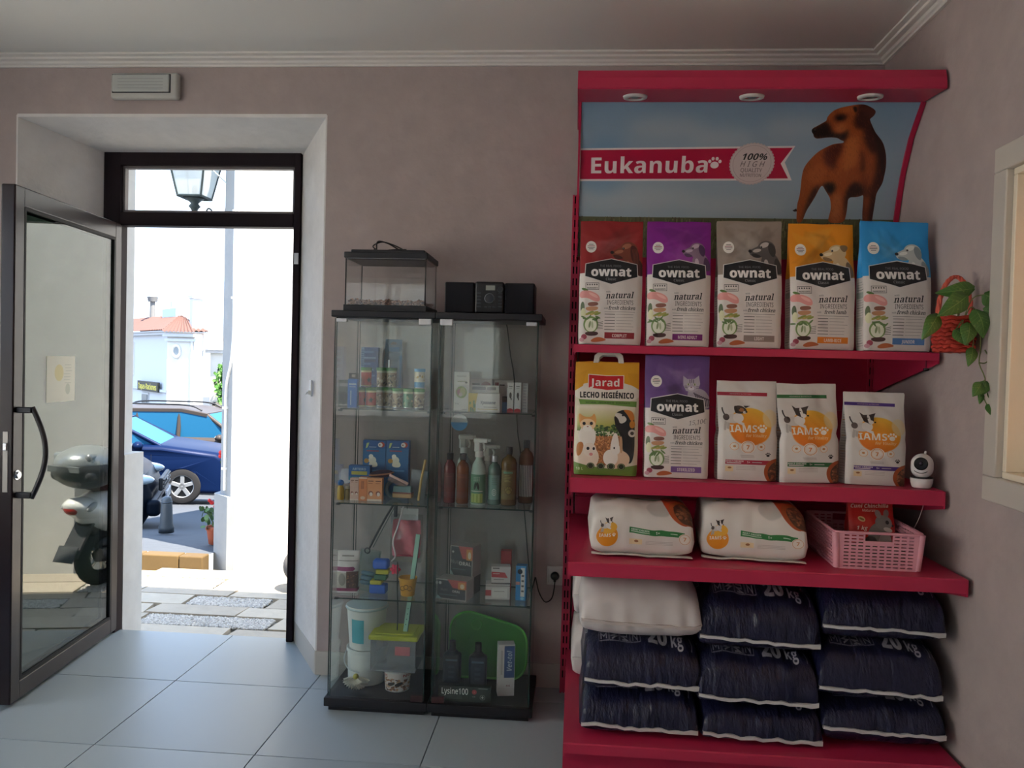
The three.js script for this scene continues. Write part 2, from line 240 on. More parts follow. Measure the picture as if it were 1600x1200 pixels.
// ---------- pink shop rack ----------
const X0 = -0.008, X1 = 1.245;
const SH = [{ y: 1.497, z: 0.66, lip: 0.028 }, { y: 1.032, z: 0.745, lip: 0.05 }, { y: 0.782, z: 0.925, lip: 0.045 }, { y: 0.19, z: 0.93, lip: 0.034 }];
{
  const r = thing('shop_shelving', 'tall pink metal shop rack with four shelves, header with three spotlights and dog poster', 'shelf', [0, 0, 0]);
  const upr = [[X0 - 0.024, X0 + 0.012], [X1 - 0.03, X1 + 0.006]];
  for (const [a, b] of upr) {
    part('upright', [boxB(a, b, 0, 2.15, 0.004, 0.05), boxB(a, a + 0.008, 0, 2.15, 0.05, 0.06), boxB(b - 0.008, b, 0, 2.15, 0.05, 0.06), boxB(a + 0.0145, a + 0.0215, 0, 2.15, 0.05, 0.06)], pink, r);
    const sl = []; for (let y = 0.08; y < 2.14; y += 0.05) sl.push(box(0.0062, 0.03, 0.004, a + 0.0115, y, 0.0505), box(0.0062, 0.03, 0.004, a + 0.0250, y, 0.0505));
    part('slots', sl, M(0x1c060d, 0.9), r);
  }
  for (let k = 0; k < 5; k++) part('back_panel', rbox(X1 - X0 - 0.04, 0.3995, 0.012, 0.004, (X0 + X1) / 2, 0.26 + k * 0.4, 0.05), pinkDark, r);
  for (const [i, s] of SH.entries()) {
    const top = [[0.055, s.y - 0.006], [0.055, s.y], [s.z - 0.003, s.y], [s.z, s.y - 0.004], [s.z, s.y - s.lip], [s.z - 0.012, s.y - s.lip], [s.z - 0.012, s.y - s.lip + 0.003], [s.z - 0.004, s.y - s.lip + 0.004], [s.z - 0.004, s.y - 0.006]];
    const o = part('shelf', prismX(top, X0, X1 - 0.004), pink, r);
    for (const x of [X0 + 0.001, X1 - 0.005]) part('bracket', prismX([[0.055, s.y - 0.002], [s.z + 0.001, s.y - 0.002], [s.z + 0.001, s.y - s.lip - 0.01], [s.z - 0.2, s.y - s.lip - 0.05], [0.055, s.y - Math.min(0.16, s.y - 0.02)]], x, x + 0.004), pink, o);
  }
  part('kick_plate', boxB(X0, X1, 0.005, 0.15, 0.86, 0.875), pinkDark, r);
  // header canopy
  const face = [[0.05, 2.482], [0.60, 2.482], [0.612, 2.478], [0.622, 2.45], [0.628, 2.413], [0.622, 2.409], [0.43, 2.424], [0.42, 2.43], [0.05, 2.43]];
  part('canopy', prismX(face, X0 - 0.012, X1 + 0.006), pink, r);
  const back = [[0.055, 1.87], [0.05, 2.43], [0.42, 2.43], [0.425, 2.423], [0.325, 2.317], [0.256, 2.191], [0.207, 2.036], [0.175, 1.87]];
  for (const [x, t] of [[X0 - 0.006, 0.008], [X1 - 0.004, 0.018]]) part('curved_end', prismX(back.map(([z, y], i) => [z + (i > 2 ? 0.014 : 0), y]), x, x + t), pinkDark, r);
  for (const x of [0.191, 0.612, 1.03]) {
    const l = part('spotlight_ring', lathe([[0.028, -0.002], [0.03, -0.008], [0.043, -0.005], [0.045, 0.004], [0.03, 0.006]], 28), M(0xd8d6d2, 0.35), r, 'white round recessed spotlight'); l.position.set(x, 2.415, 0.52); l.rotation.x = 0.07;
    part('bulb', lathe([[0, -0.004], [0.012, -0.005], [0.02, -0.001], [0.028, 0.004]], 20), M(0xb7bab8, 0.15, { metalness: 0.5 }), l);
  }
  // curved poster
  const px = 1600, py = 820, T = (X, Y) => [(X - 70) / ((Y < 330 ? 1440 - (Y - 180) / 150 * 50 : Y < 480 ? 1390 - (Y - 330) / 150 * 35 : 1355 - (Y - 480) / 170 * 25) - 70) * px, (Y - 180) * 1.27];
  const poster = tex(px, py, (c) => {
    const g = c.createLinearGradient(0, 0, 0, 600); g.addColorStop(0, '#7f9bb2'); g.addColorStop(0.45, '#97a9b8'); g.addColorStop(1, '#9fb0ba'); c.fillStyle = g; c.fillRect(0, 0, px, py);
    c.filter = 'blur(30px)'; for (const [x, y, a, b] of [[420, 130, 190, 60], [700, 180, 160, 50], [1050, 130, 160, 60], [300, 500, 320, 60], [800, 540, 260, 50]]) ell(c, x, y, a, b, 'rgba(200,200,196,.38)'); ell(c, 120, 330, 140, 150, 'rgba(90,140,180,.4)'); c.filter = 'none';
    rect(c, 0, 603, px, 300, '#5a5c3e'); for (let i = 0; i < 900; i++) rect(c, R(0, px), 600 + R(0, 200), R(2, 8), R(8, 30), ['#6c6e48', '#4c5034', '#7c7a55', '#55452f'][i % 4]);
    const t = (p) => p.map(([a, b]) => T(a, b));
    poly(c, t([[60, 372], [945, 358], [903, 425], [930, 498], [60, 507]]), '#e6d9d6'); poly(c, t([[60, 380], [934, 366], [886, 430], [915, 490], [60, 499]]), '#b8063c');
    c.save(); c.translate(...T(350, 437)); c.rotate(-0.014); txt(c, 'Eukanuba', 4, 4, 116, { weight: 'bold', color: '#ecdedd', sx: 1.1 }); c.restore(); paw(c, ...T(621, 428), 34, '#ecdedd');
    const [bx, by] = T(771, 431); for (let i = 0; i < 40; i++) ell(c, bx + Math.cos(i * 0.157) * 104, by + Math.sin(i * 0.157) * 100, 9, 9, '#c6b4b0'); ell(c, bx, by, 106, 102, '#d2c2bf'); ring(c, bx, by, 94, 3, '#bba9a6');
    txt(c, '100%', bx + 6, by - 36, 46, { weight: 'bold', style: 'italic', color: '#161616', sx: 1.1 }); txt(c, 'H I G H', bx, by + 2, 38, { style: 'italic', color: '#6a5c5c' }); txt(c, 'QUALITY', bx, by + 34, 29, { color: '#6f6161', sx: 0.95 }); txt(c, 'NUTRITION', bx, by + 60, 21, { color: '#6f6161' });
    const D = (pts) => pts.map(([a, b]) => T(915.9 + a * 0.4732, 154.8 + b * 0.4732));
    const out = D([[197, 290], [214, 270], [240, 258], [300, 222], [325, 208], [328, 178], [360, 140], [395, 115], [440, 98], [480, 90], [540, 78], [600, 70], [650, 74], [690, 92], [722, 112], [737, 132], [722, 165], [692, 188], [686, 198], [702, 240], [730, 310], [760, 350], [792, 395], [808, 440], [820, 500], [822, 560], [812, 640], [790, 735], [768, 775], [737, 828], [730, 880], [716, 960], [700, 1060], [676, 1210], [618, 1210], [622, 1120], [618, 1010], [628, 900], [632, 840], [610, 850], [570, 862], [505, 862], [497, 930], [488, 1010], [466, 1090], [330, 1090], [345, 1020], [362, 960], [356, 880], [342, 850], [310, 800], [288, 760], [262, 790], [235, 850], [200, 910], [150, 990], [118, 1090], [70, 1090], [74, 1010], [76, 930], [97, 865], [106, 790], [112, 700], [130, 620], [160, 575], [200, 530], [250, 480], [300, 450], [370, 416], [420, 407], [465, 405], [470, 388], [445, 382], [425, 366], [395, 356], [330, 356], [270, 366], [236, 369], [214, 350], [214, 330], [200, 312]]);
    poly(c, D([[38, 984], [70, 966], [80, 990], [55, 994]]), '#2d1a12');
    const bg = c.createLinearGradient(...D([[80, 400]])[0], ...D([[820, 520]])[0]); bg.addColorStop(0, '#9c4a20'); bg.addColorStop(0.5, '#a9501f'); bg.addColorStop(0.78, '#a04a20'); bg.addColorStop(1, '#4a1a0c');
    poly(c, out, bg, true);
    clipTo(c, out, true, () => {
      c.filter = 'blur(10px)'; const dk = '#3a130b', dd = '#1d0b09', li = '#cf7738';
      poly(c, D([[560, 60], [760, 60], [760, 200], [700, 190], [770, 340], [840, 480], [830, 660], [780, 790], [740, 840], [742, 640], [756, 480], [700, 490], [640, 400], [640, 270], [570, 285], [550, 200], [590, 130]]), dk, true);
      poly(c, D([[290, 470], [400, 400], [470, 400], [440, 500], [405, 560], [390, 650], [340, 610], [300, 560]]), '#5e1e10', true);
      poly(c, D([[180, 300], [325, 205], [352, 250], [378, 318], [460, 322], [510, 280], [500, 340], [470, 400], [400, 362], [250, 380], [200, 350]]), dd, true);
      poly(c, D([[280, 750], [385, 738], [402, 790], [352, 850], [320, 820]]), '#140a08', true); poly(c, D([[500, 780], [560, 720], [640, 780], [632, 850], [520, 870], [496, 960], [470, 1100], [474, 880]]), '#2a0e09', true);
      poly(c, D([[700, 850], [740, 820], [700, 1080], [680, 1210], [655, 1210]]), '#28100a', true); poly(c, D([[200, 800], [280, 745], [235, 860], [120, 1090], [108, 1090], [150, 950]]), '#341409', true);
      poly(c, D([[600, 440], [640, 500], [645, 640], [600, 660], [620, 560]]), '#4b170c', true); ell(c, ...D([[440, 180]])[0], 30, 22, '#4b1a0e');
      poly(c, D([[480, 380], [590, 330], [600, 440], [590, 560], [510, 640], [440, 640], [470, 500]]), 'rgba(210,120,58,.55)', true); poly(c, D([[390, 240], [500, 220], [470, 320], [390, 315]]), 'rgba(206,120,70,.6)', true); poly(c, D([[350, 150], [520, 95], [560, 110], [420, 160]]), 'rgba(200,105,50,.55)', true);
      poly(c, D([[240, 560], [330, 640], [290, 740], [190, 760], [140, 690]]), 'rgba(190,100,50,.5)', true); poly(c, D([[640, 860], [690, 850], [670, 1000], [650, 1200], [625, 1200], [628, 980]]), 'rgba(190,95,48,.55)', true); poly(c, D([[360, 860], [440, 800], [450, 960], [430, 1090], [350, 1090]]), 'rgba(205,120,70,.6)', true); poly(c, D([[650, 530], [720, 480], [735, 640], [690, 780], [655, 760]]), 'rgba(185,92,45,.6)', true);
      c.filter = 'none'; for (let i = 0; i < 2600; i++) { const [fx, fy] = D([[R(60, 830), R(60, 1200)]])[0], q = R(0, 1), a = 1.2 + 0.5 * n3(fx / 160, fy / 160, 2); c.beginPath(); c.moveTo(fx, fy); c.lineTo(fx + Math.cos(a) * R(6, 18), fy + Math.sin(a) * R(6, 18)); c.lineWidth = R(1, 2.4); c.strokeStyle = q < 0.5 ? 'rgba(60,20,8,.20)' : 'rgba(226,140,84,.18)'; c.stroke(); }
      c.filter = 'blur(5px)'; poly(c, D([[395, 170], [450, 150], [500, 175], [470, 200], [420, 205]]), 'rgba(50,18,10,.7)', true); poly(c, D([[600, 90], [660, 80], [735, 130], [690, 190], [640, 160]]), 'rgba(70,24,12,.8)', true); poly(c, D([[700, 200], [720, 280], [790, 400], [815, 540], [790, 720], [775, 560], [740, 400], [690, 280]]), 'rgba(28,10,8,.7)', true);
      c.filter = 'blur(2px)'; ell(c, ...D([[438, 186]])[0], 13, 8, '#120807'); ell(c, ...D([[215, 296]])[0], 14, 11, '#0c0606'); ell(c, ...D([[225, 288]])[0], 5, 3, '#6b5a58'); poly(c, D([[540, 90], [575, 90], [580, 130], [560, 140]]), '#241009', true); c.filter = 'none';
    });
  });
  const rows = [[2.423, 0.431, 160], [2.368, 0.373, 190], [2.317, 0.325, 218], [2.255, 0.287, 247], [2.191, 0.256, 276], [2.115, 0.229, 308], [2.036, 0.207, 342], [1.952, 0.19, 376], [1.872, 0.178, 410]];
  const pos = [], uv = [], ix = []; for (const [y, z, p] of rows) for (const s of [0, 1]) { pos.push(X0 + 0.004 + s * (X1 - X0 - 0.008), y, z + 0.004); uv.push(s, 1 - (p - 160) / 250); }
  for (let i = 0; i < rows.length - 1; i++) { const a = 2 * i; ix.push(a, a + 2, a + 1, a + 1, a + 2, a + 3); }
  const pg = new THREE.BufferGeometry(); pg.setAttribute('position', new THREE.Float32BufferAttribute(pos, 3)); pg.setAttribute('uv', new THREE.Float32BufferAttribute(uv, 2)); pg.setIndex(ix); pg.computeVertexNormals();
  part('poster', pg, new THREE.MeshPhysicalMaterial({ map: poster, roughness: 0.45 }), r, 'curved header poster with brown dog, pale sky and red ribbon');
  part('shelf_hook', [bar([1.204, 1.47, 0.652], [1.203, 1.441, 0.655], 0.0012, 6), rbox(0.016, 0.008, 0.012, 0.002, 1.203, 1.438, 0.656)], M(0x151012, 0.5), r, 'small black clip hanging under the top shelf');
}

// ---------- standing bags ----------
function bagGeo({ w, h, d, topD = 0.014, seed = 1, wr = 0.004, bulge = 0.012, gus = 0.25, flare = 0.02, notch = 0 }) {
  const nx = 20, ny = 34, P = [], U = [], I = [];
  const dep = (t) => { const k = Math.min(1, Math.max(0, (t - 0.42) / 0.5)), e = k * k * (3 - 2 * k), f = t < 0.04 ? 0.93 + 0.07 * t / 0.04 : 1; return (d / 2) * f * (1 - e) + (topD / 2) * e; };
  const wid = (t) => (w / 2) * (1 - flare + flare * t + 0.010 * n3(seed * 3.1, t * 3.2, 7)) * (t < 0.03 ? 0.985 + 0.5 * t : 1) - notch * Math.exp(-Math.pow((t - 0.5) / 0.05, 2));
  const wrinkle = (x, y, s) => wr * (0.9 * n3(x * 9, y * 7, seed + s) + 0.5 * n3(x * 22 + y * 9, y * 16, seed + 5 + s)) + wr * 0.55 * Math.sin(40 * (x * 0.55 + y) + 6 * n3(x * 5, y * 5, seed)) * Math.max(0, n3(x * 4, y * 4, seed + 9));
  const grid = (fn, uvf, n) => { const b = P.length / 3; for (let j = 0; j <= ny; j++) for (let i = 0; i <= n; i++) { P.push(...fn(i / n, j / ny)); U.push(...uvf(i / n, j / ny)); } for (let j = 0; j < ny; j++) for (let i = 0; i < n; i++) { const a = b + j * (n + 1) + i; I.push(a, a + 1, a + n + 1, a + 1, a + n + 2, a + n + 1); } };
  const front = (sgn) => (s, t) => { const x = (2 * s - 1) * wid(t), e = Math.abs(2 * s - 1), q = dep(t), edge = e > 0.86 ? 1 - Math.pow((e - 0.86) / 0.14, 2) * 0.22 : 1; const inn = Math.sin(Math.PI * Math.min(1, s)) * Math.sin(Math.PI * Math.min(1, t * 1.02)); return [x, t * h, sgn * (q * edge + bulge * inn) + wrinkle(x, t * h, sgn) * Math.sin(Math.PI * s) * Math.min(1, t * 8)]; };
  grid(front(1), (s, t) => [0.76 * s, t], nx);
  grid((s, t) => front(-1)(1 - s, t), (s, t) => [0.77 + 0.2 * s, t], nx);
  const side = (sgn) => (s, t) => { const k = sgn > 0 ? s : 1 - s, a = front(1)(sgn > 0 ? 1 : 0, t), b = front(-1)(sgn > 0 ? 1 : 0, t), c = gus * d * 0.5 * Math.sin(Math.PI * k) * (0.35 + 0.65 * t); return [a[0] + (b[0] - a[0]) * k - sgn * c * (t < 0.97 ? 1 : 0), a[1], a[2] + (b[2] - a[2]) * k]; };
  grid(side(1), (s, t) => [0.77 + 0.22 * s, t], 8); grid(side(-1), (s, t) => [0.77 + 0.22 * s, t], 8);
  for (const t of [0, 1]) { const b = P.length / 3; for (const [s, g] of [[0, 1], [1, 1], [1, -1], [0, -1]]) { P.push(...front(g)(s, t)); U.push(0.9, t ? 0.99 : 0.01); } I.push(...(t ? [b, b + 1, b + 2, b, b + 2, b + 3] : [b, b + 2, b + 1, b, b + 3, b + 2])); }
  const g = new THREE.BufferGeometry(); g.setAttribute('position', new THREE.Float32BufferAttribute(P, 3)); g.setAttribute('uv', new THREE.Float32BufferAttribute(U, 2)); g.setIndex(I); g.computeVertexNormals(); return g;
}
function sealGeo(w, h, y, z, wavy, seed) {   // flat pressed band along a bag's top edge
  const g = new THREE.BoxGeometry(w, h, 0.005, 24, 2, 1), p = g.attributes.position;
  for (let i = 0; i < p.count; i++) { p.setZ(i, p.getZ(i) + wavy * n3(p.getX(i) * 9, seed, 2)); p.setY(i, p.getY(i) + wavy * 0.5 * n3(p.getX(i) * 7, seed, 9)); }
  g.computeVertexNormals(); g.translate(0, y, z); return g;
}
const bagMat = (t, rough = 0.55) => new THREE.MeshPhysicalMaterial({ map: t, roughness: rough, clearcoat: 0.12, clearcoatRoughness: 0.5 });
function lines(c, x, y, w, n, dy, col, dark) { for (let i = 0; i < n; i++) { rect(c, x, y + i * dy, w * 0.34, 4, dark); rect(c, x + w * 0.38, y + i * dy, w * R(0.45, 0.62), 3, col); } }
function dogHead(c, x, y, s, base, dark, light, ear) {
  c.save(); c.translate(x, y); c.scale(s, s);
  poly(c, [[0.42, 0.5], [0.7, 0.35], [0.95, 0.6], [1.05, 1.02], [0.38, 1.02], [0.36, 0.72]], base, true); poly(c, [[0.8, 0.5], [1.0, 0.7], [1.06, 1.02], [0.76, 1.02]], dark, true);
  ell(c, 0.56, 0.3, 0.27, 0.22, base); poly(c, [[0.46, 0.14], [0.3, 0.24], [0.06, 0.34], [0.02, 0.42], [0.08, 0.52], [0.3, 0.56], [0.56, 0.54]], base, true); poly(c, [[0.06, 0.44], [0.3, 0.46], [0.42, 0.56], [0.16, 0.58]], dark, true);
  ell(c, 0.5, 0.2, 0.14, 0.07, light, -0.3); ell(c, 0.27, 0.36, 0.13, 0.05, light, -0.2); poly(c, [[0.45, 0.62], [0.6, 0.6], [0.62, 0.95], [0.5, 1.0]], light, true);
  ell(c, 0.06, 0.38, 0.055, 0.045, '#151212'); ell(c, 0.4, 0.26, 0.035, 0.028, '#120f0f'); ell(c, 0.39, 0.255, 0.01, 0.01, '#ccc');
  if (ear === 'long') { poly(c, [[0.62, 0.16], [0.78, 0.2], [0.9, 0.5], [0.84, 0.74], [0.68, 0.66], [0.6, 0.4]], dark, true); for (let i = 0; i < 5; i++) { c.beginPath(); c.moveTo(0.66 + i * 0.04, 0.28); c.quadraticCurveTo(0.72 + i * 0.03, 0.5, 0.7 + i * 0.035, 0.68); c.lineWidth = 0.012; c.strokeStyle = base; c.stroke(); } }
  else if (ear === 'fold') poly(c, [[0.62, 0.1], [0.82, 0.08], [0.9, 0.16], [0.8, 0.3], [0.7, 0.26]], dark, true);
  else poly(c, [[0.62, 0.14], [0.76, 0.16], [0.86, 0.34], [0.8, 0.56], [0.68, 0.5], [0.6, 0.32]], dark, true);
  c.restore();
}
function catHead(c, x, y, s) {
  c.save(); c.translate(x, y); c.scale(s, s);
  poly(c, [[0.25, 0.5], [0.8, 0.45], [1.1, 0.8], [1.1, 1.2], [0.3, 1.2], [0.2, 0.8]], '#a59ca8', true); for (let i = 0; i < 9; i++) { c.beginPath(); c.moveTo(0.45 + i * 0.07, 0.62 + i * 0.03); c.quadraticCurveTo(0.6 + i * 0.06, 0.8, 0.55 + i * 0.07, 1.1); c.lineWidth = 0.035; c.strokeStyle = '#3c3444'; c.stroke(); }
  poly(c, [[0.06, 0.02], [0.22, 0.14], [0.5, 0.12], [0.66, 0.0], [0.7, 0.3], [0.62, 0.52], [0.4, 0.62], [0.16, 0.56], [0.06, 0.36]], '#b3aab6'); for (const q of [[0.3, 0.15], [0.37, 0.13], [0.44, 0.15]]) rect(c, q[0], q[1], 0.025, 0.14, '#453c4c'); for (const [a, b] of [[0.1, 0.38], [0.12, 0.44], [0.56, 0.4], [0.55, 0.46]]) rect(c, a, b, 0.1, 0.018, '#453c4c');
  ell(c, 0.25, 0.33, 0.05, 0.045, '#c9d2a8'); ell(c, 0.5, 0.33, 0.05, 0.045, '#c9d2a8'); ell(c, 0.25, 0.33, 0.015, 0.04, '#111'); ell(c, 0.5, 0.33, 0.015, 0.04, '#111'); ell(c, 0.36, 0.47, 0.12, 0.07, '#d8d2d8'); ell(c, 0.36, 0.43, 0.03, 0.02, '#7a4a55'); c.restore();
}
function naturalBag(col, strip, animal, meat, price) {
  return tex(640, 860, (c) => {
    const W = 486, h = 860; rect(c, 0, 0, 640, h, '#ded6d0'); rect(c, 0, 0, 640, 370, col);
    for (let i = 0; i < 26; i++) { rect(c, 505, 400 + i * 17, R(70, 125), 5, i % 7 === 3 ? '#8d8a88' : '#b7b2ae'); } rect(c, 500, 470, 120, 40, '#a9b3a8'); rect(c, 500, 640, 110, 60, '#c4c1bb');
    c.globalAlpha = 0.06; c.filter = 'blur(6px)'; for (let i = 0; i < 14; i++) { poly(c, [[R(0, W), R(0, 360)], [R(0, W), R(0, 360)], [R(0, W), R(0, 360)]], i % 2 ? '#fff' : '#000'); } c.globalAlpha = 1; c.filter = 'none';  // faint light and dark patches painted in for film creases
    animal(c);
    ell(c, 84, 178, 42, 42, '#ece6df'); for (let i = 0; i < 4; i++) rect(c, 56 + (i === 0 || i === 3 ? 10 : 0), 158 + i * 11, i === 0 || i === 3 ? 36 : 56, 4, i === 1 ? '#8d3038' : '#565252');
    poly(c, [[40, 300], [243, 262], [446, 300], [452, 395], [243, 452], [34, 395]], '#dcd8d4'); poly(c, [[46, 304], [243, 268], [440, 304], [446, 391], [243, 446], [40, 391]], '#191b20');
    txt(c, 'THE REAL FOOD', 236, 318, 21, { color: '#8f9094', sx: 1.1 }); txt(c, 'ownat', 241, 360, 86, { weight: 'bold', color: '#f0ece8', sx: 1.22, stroke: '#f0ece8', lw: 3 }); txt(c, 'Classic', 240, 412, 26, { color: '#a3a4a6', sx: 1.05 });
    c.strokeStyle = '#4a4846'; c.lineWidth = 3; c.strokeRect(46, 440, 102, 46); for (let i = 0; i < 5; i++) ell(c, 60 + i * 18, 452, 5, 5, '#3a3836'); txt(c, 'INGREDIENTS', 97, 474, 15, { weight: 'bold', color: '#4a4846', sx: 0.86 });
    // food column
    ell(c, 40, 486, 26, 9, '#5d7b3c', 0.3); poly(c, [[0, 496], [70, 490], [150, 520], [162, 566], [120, 572], [60, 540], [0, 548]], '#e39a94', true); poly(c, [[60, 500], [130, 520], [150, 550], [90, 530]], '#f0b8b0', true);
    poly(c, [[60, 574], [140, 570], [150, 596], [70, 604]], '#8d5a4a', true); poly(c, [[40, 606], [150, 600], [140, 630], [60, 636]], '#c58f6a', true); for (let i = 0; i < 5; i++) ell(c, 70 + i * 18, 652 - (i % 2) * 8, 26, 8, ['#a8a052', '#8e9a4c', '#c0a860'][i % 3], -0.3);
    ell(c, 24, 610, 16, 40, '#5e6c4a'); ell(c, 30, 650, 20, 36, '#d9d7ae'); ell(c, 92, 726, 58, 56, '#7d9a5a'); ell(c, 92, 730, 46, 46, '#e7ead6'); ell(c, 84, 726, 8, 24, '#8da070', 0.2); ell(c, 104, 728, 8, 24, '#b5c09a', -0.1); for (let i = 0; i < 6; i++) ell(c, R(10, 150), R(676, 700), 22, 6, '#64804a', R(-1, 1)); for (let i = 0; i < 5; i++) { c.beginPath(); c.moveTo(140, 716 + i * 10); c.lineTo(186, 706 + i * 12); c.lineWidth = 3; c.strokeStyle = '#4e5046'; c.stroke(); }
    poly(c, [[40, 778], [150, 772], [150, 802], [60, 806]], '#4a2f30', true); ell(c, 40, 812, 22, 18, '#a3485a'); ell(c, 22, 832, 18, 14, '#c08a92'); poly(c, [[90, 832], [150, 806], [230, 830], [160, 844], [100, 848]], '#c26a3e', true);
    txt(c, 'with', 220, 500, 16, { style: 'italic', font: 'serif', color: '#666' }); txt(c, 'natural', 308, 524, 58, { style: 'italic', weight: 'bold', font: 'serif', color: '#191919', sx: 0.98, rot: -0.04 }); txt(c, 'INGREDIENTS', 316, 572, 42, { color: '#4a4644', sx: 0.8 }); txt(c, 'with', 206, 612, 15, { style: 'italic', font: 'serif', color: '#666' }); txt(c, `fresh ${meat}`, 330, 610, 34, { style: 'italic', weight: 'bold', font: 'serif', color: '#1f1f1f', sx: 0.9 });
    rect(c, 196, 636, 238, 2, '#555'); lines(c, 198, 652, 236, 6, 21, '#a39c97', '#5a5553'); rect(c, 200, 778, 232, 42, strip[1]); txt(c, strip[0], 316, 800, 30, { weight: 'bold', color: '#e9dfd8', sx: 0.85 });
    if (price) txt(c, price, 390, 462, 44, { style: 'italic', font: 'serif', color: '#77716e', rot: -0.14 });
  });
}
function stand(name, label, o, t, p, turn, lean, extra) {
  const g = thing(name, label, 'bag', p, turn, o.group); g.rotation.order = 'YXZ'; g.rotation.x = -lean;
  part('bag_body', bagGeo(o), bagMat(t, o.rough), g);
  part('top_seal', sealGeo(o.w * 1.0, o.h * 0.05, o.h * 0.985, 0, 0.004, o.seed), o.sealMat, g);
  if (extra) extra(g); return g;
}
const dg = 'kibble bags on the top shelf';
const big = (seed, col, more = {}) => ({ w: 0.228, h: 0.452, d: 0.085, seed, wr: 0.0045, sealMat: M(col, 0.55), group: dg, rough: 0.55, ...more });
const T1 = [
  ['#96191c', ['COMPLET', '#8e1f2a'], (c) => dogHead(c, 232, 118, 260, '#7c3c2a', '#4c1c18', '#a86a4e', 'long'), 'chicken', 0.119, 'red topped kibble bag with a long eared setter head, first bag on the top shelf'],
  ['#84148c', ['MINI ADULT', '#7c2074'], (c) => dogHead(c, 262, 122, 215, '#8d7488', '#54365c', '#c9b6c4', 'drop'), 'chicken', 0.362, 'purple topped kibble bag with a small pale dog head, between the red and grey bags'],
  ['#97887c', ['LIGHT', '#93847c'], (c) => dogHead(c, 232, 108, 250, '#5c5654', '#383434', '#c0b6b0', 'drop'), 'chicken', 0.613, 'beige grey topped kibble bag with a grey hound head, middle bag on the top shelf'],
  ['#e8900e', ['LAMB-RICE', '#df7f1e'], (c) => dogHead(c, 222, 118, 250, '#d9bd8e', '#8d6f4c', '#f0e2c4', 'fold'), 'lamb', 0.867, 'orange topped kibble bag with a cream bulldog head on the top shelf'],
  ['#2a9ade', ['JUNIOR', '#5a86c0'], (c) => dogHead(c, 230, 128, 236, '#c6ccc8', '#8a9698', '#eef0ea', 'drop'), 'chicken', 1.112, 'light blue topped kibble bag with a white puppy head, last bag on the top shelf'],
];
T1.forEach(([col, strip, an, meat, x, label], i) => stand('kibble_bag', label, big(11 + i * 3, col, i === 4 ? { w: 0.236, h: 0.458 } : i === 2 ? { h: 0.458 } : {}), naturalBag(col, strip, an, meat), [x, SH[0].y + 0.001, 0.565 + (i === 4 ? 0.03 : 0)], [0.02, 0.0, 0.0, 0.03, 0.05][i], [0.06, 0.055, 0.06, 0.065, 0.06][i]));
stand('kibble_bag', 'dull purple topped kibble bag with a striped grey cat and a handwritten price', { w: 0.226, h: 0.428, d: 0.09, seed: 40, wr: 0.005, sealMat: M('#6c4a8a', 0.5), rough: 0.45 }, naturalBag('#6a4888', ['STERILIZED', '#7c5a98'], (c) => catHead(c, 275, 130, 200), 'chicken', '15,10€'), [0.362, SH[1].y + 0.001, 0.63], 0.0, 0.045);
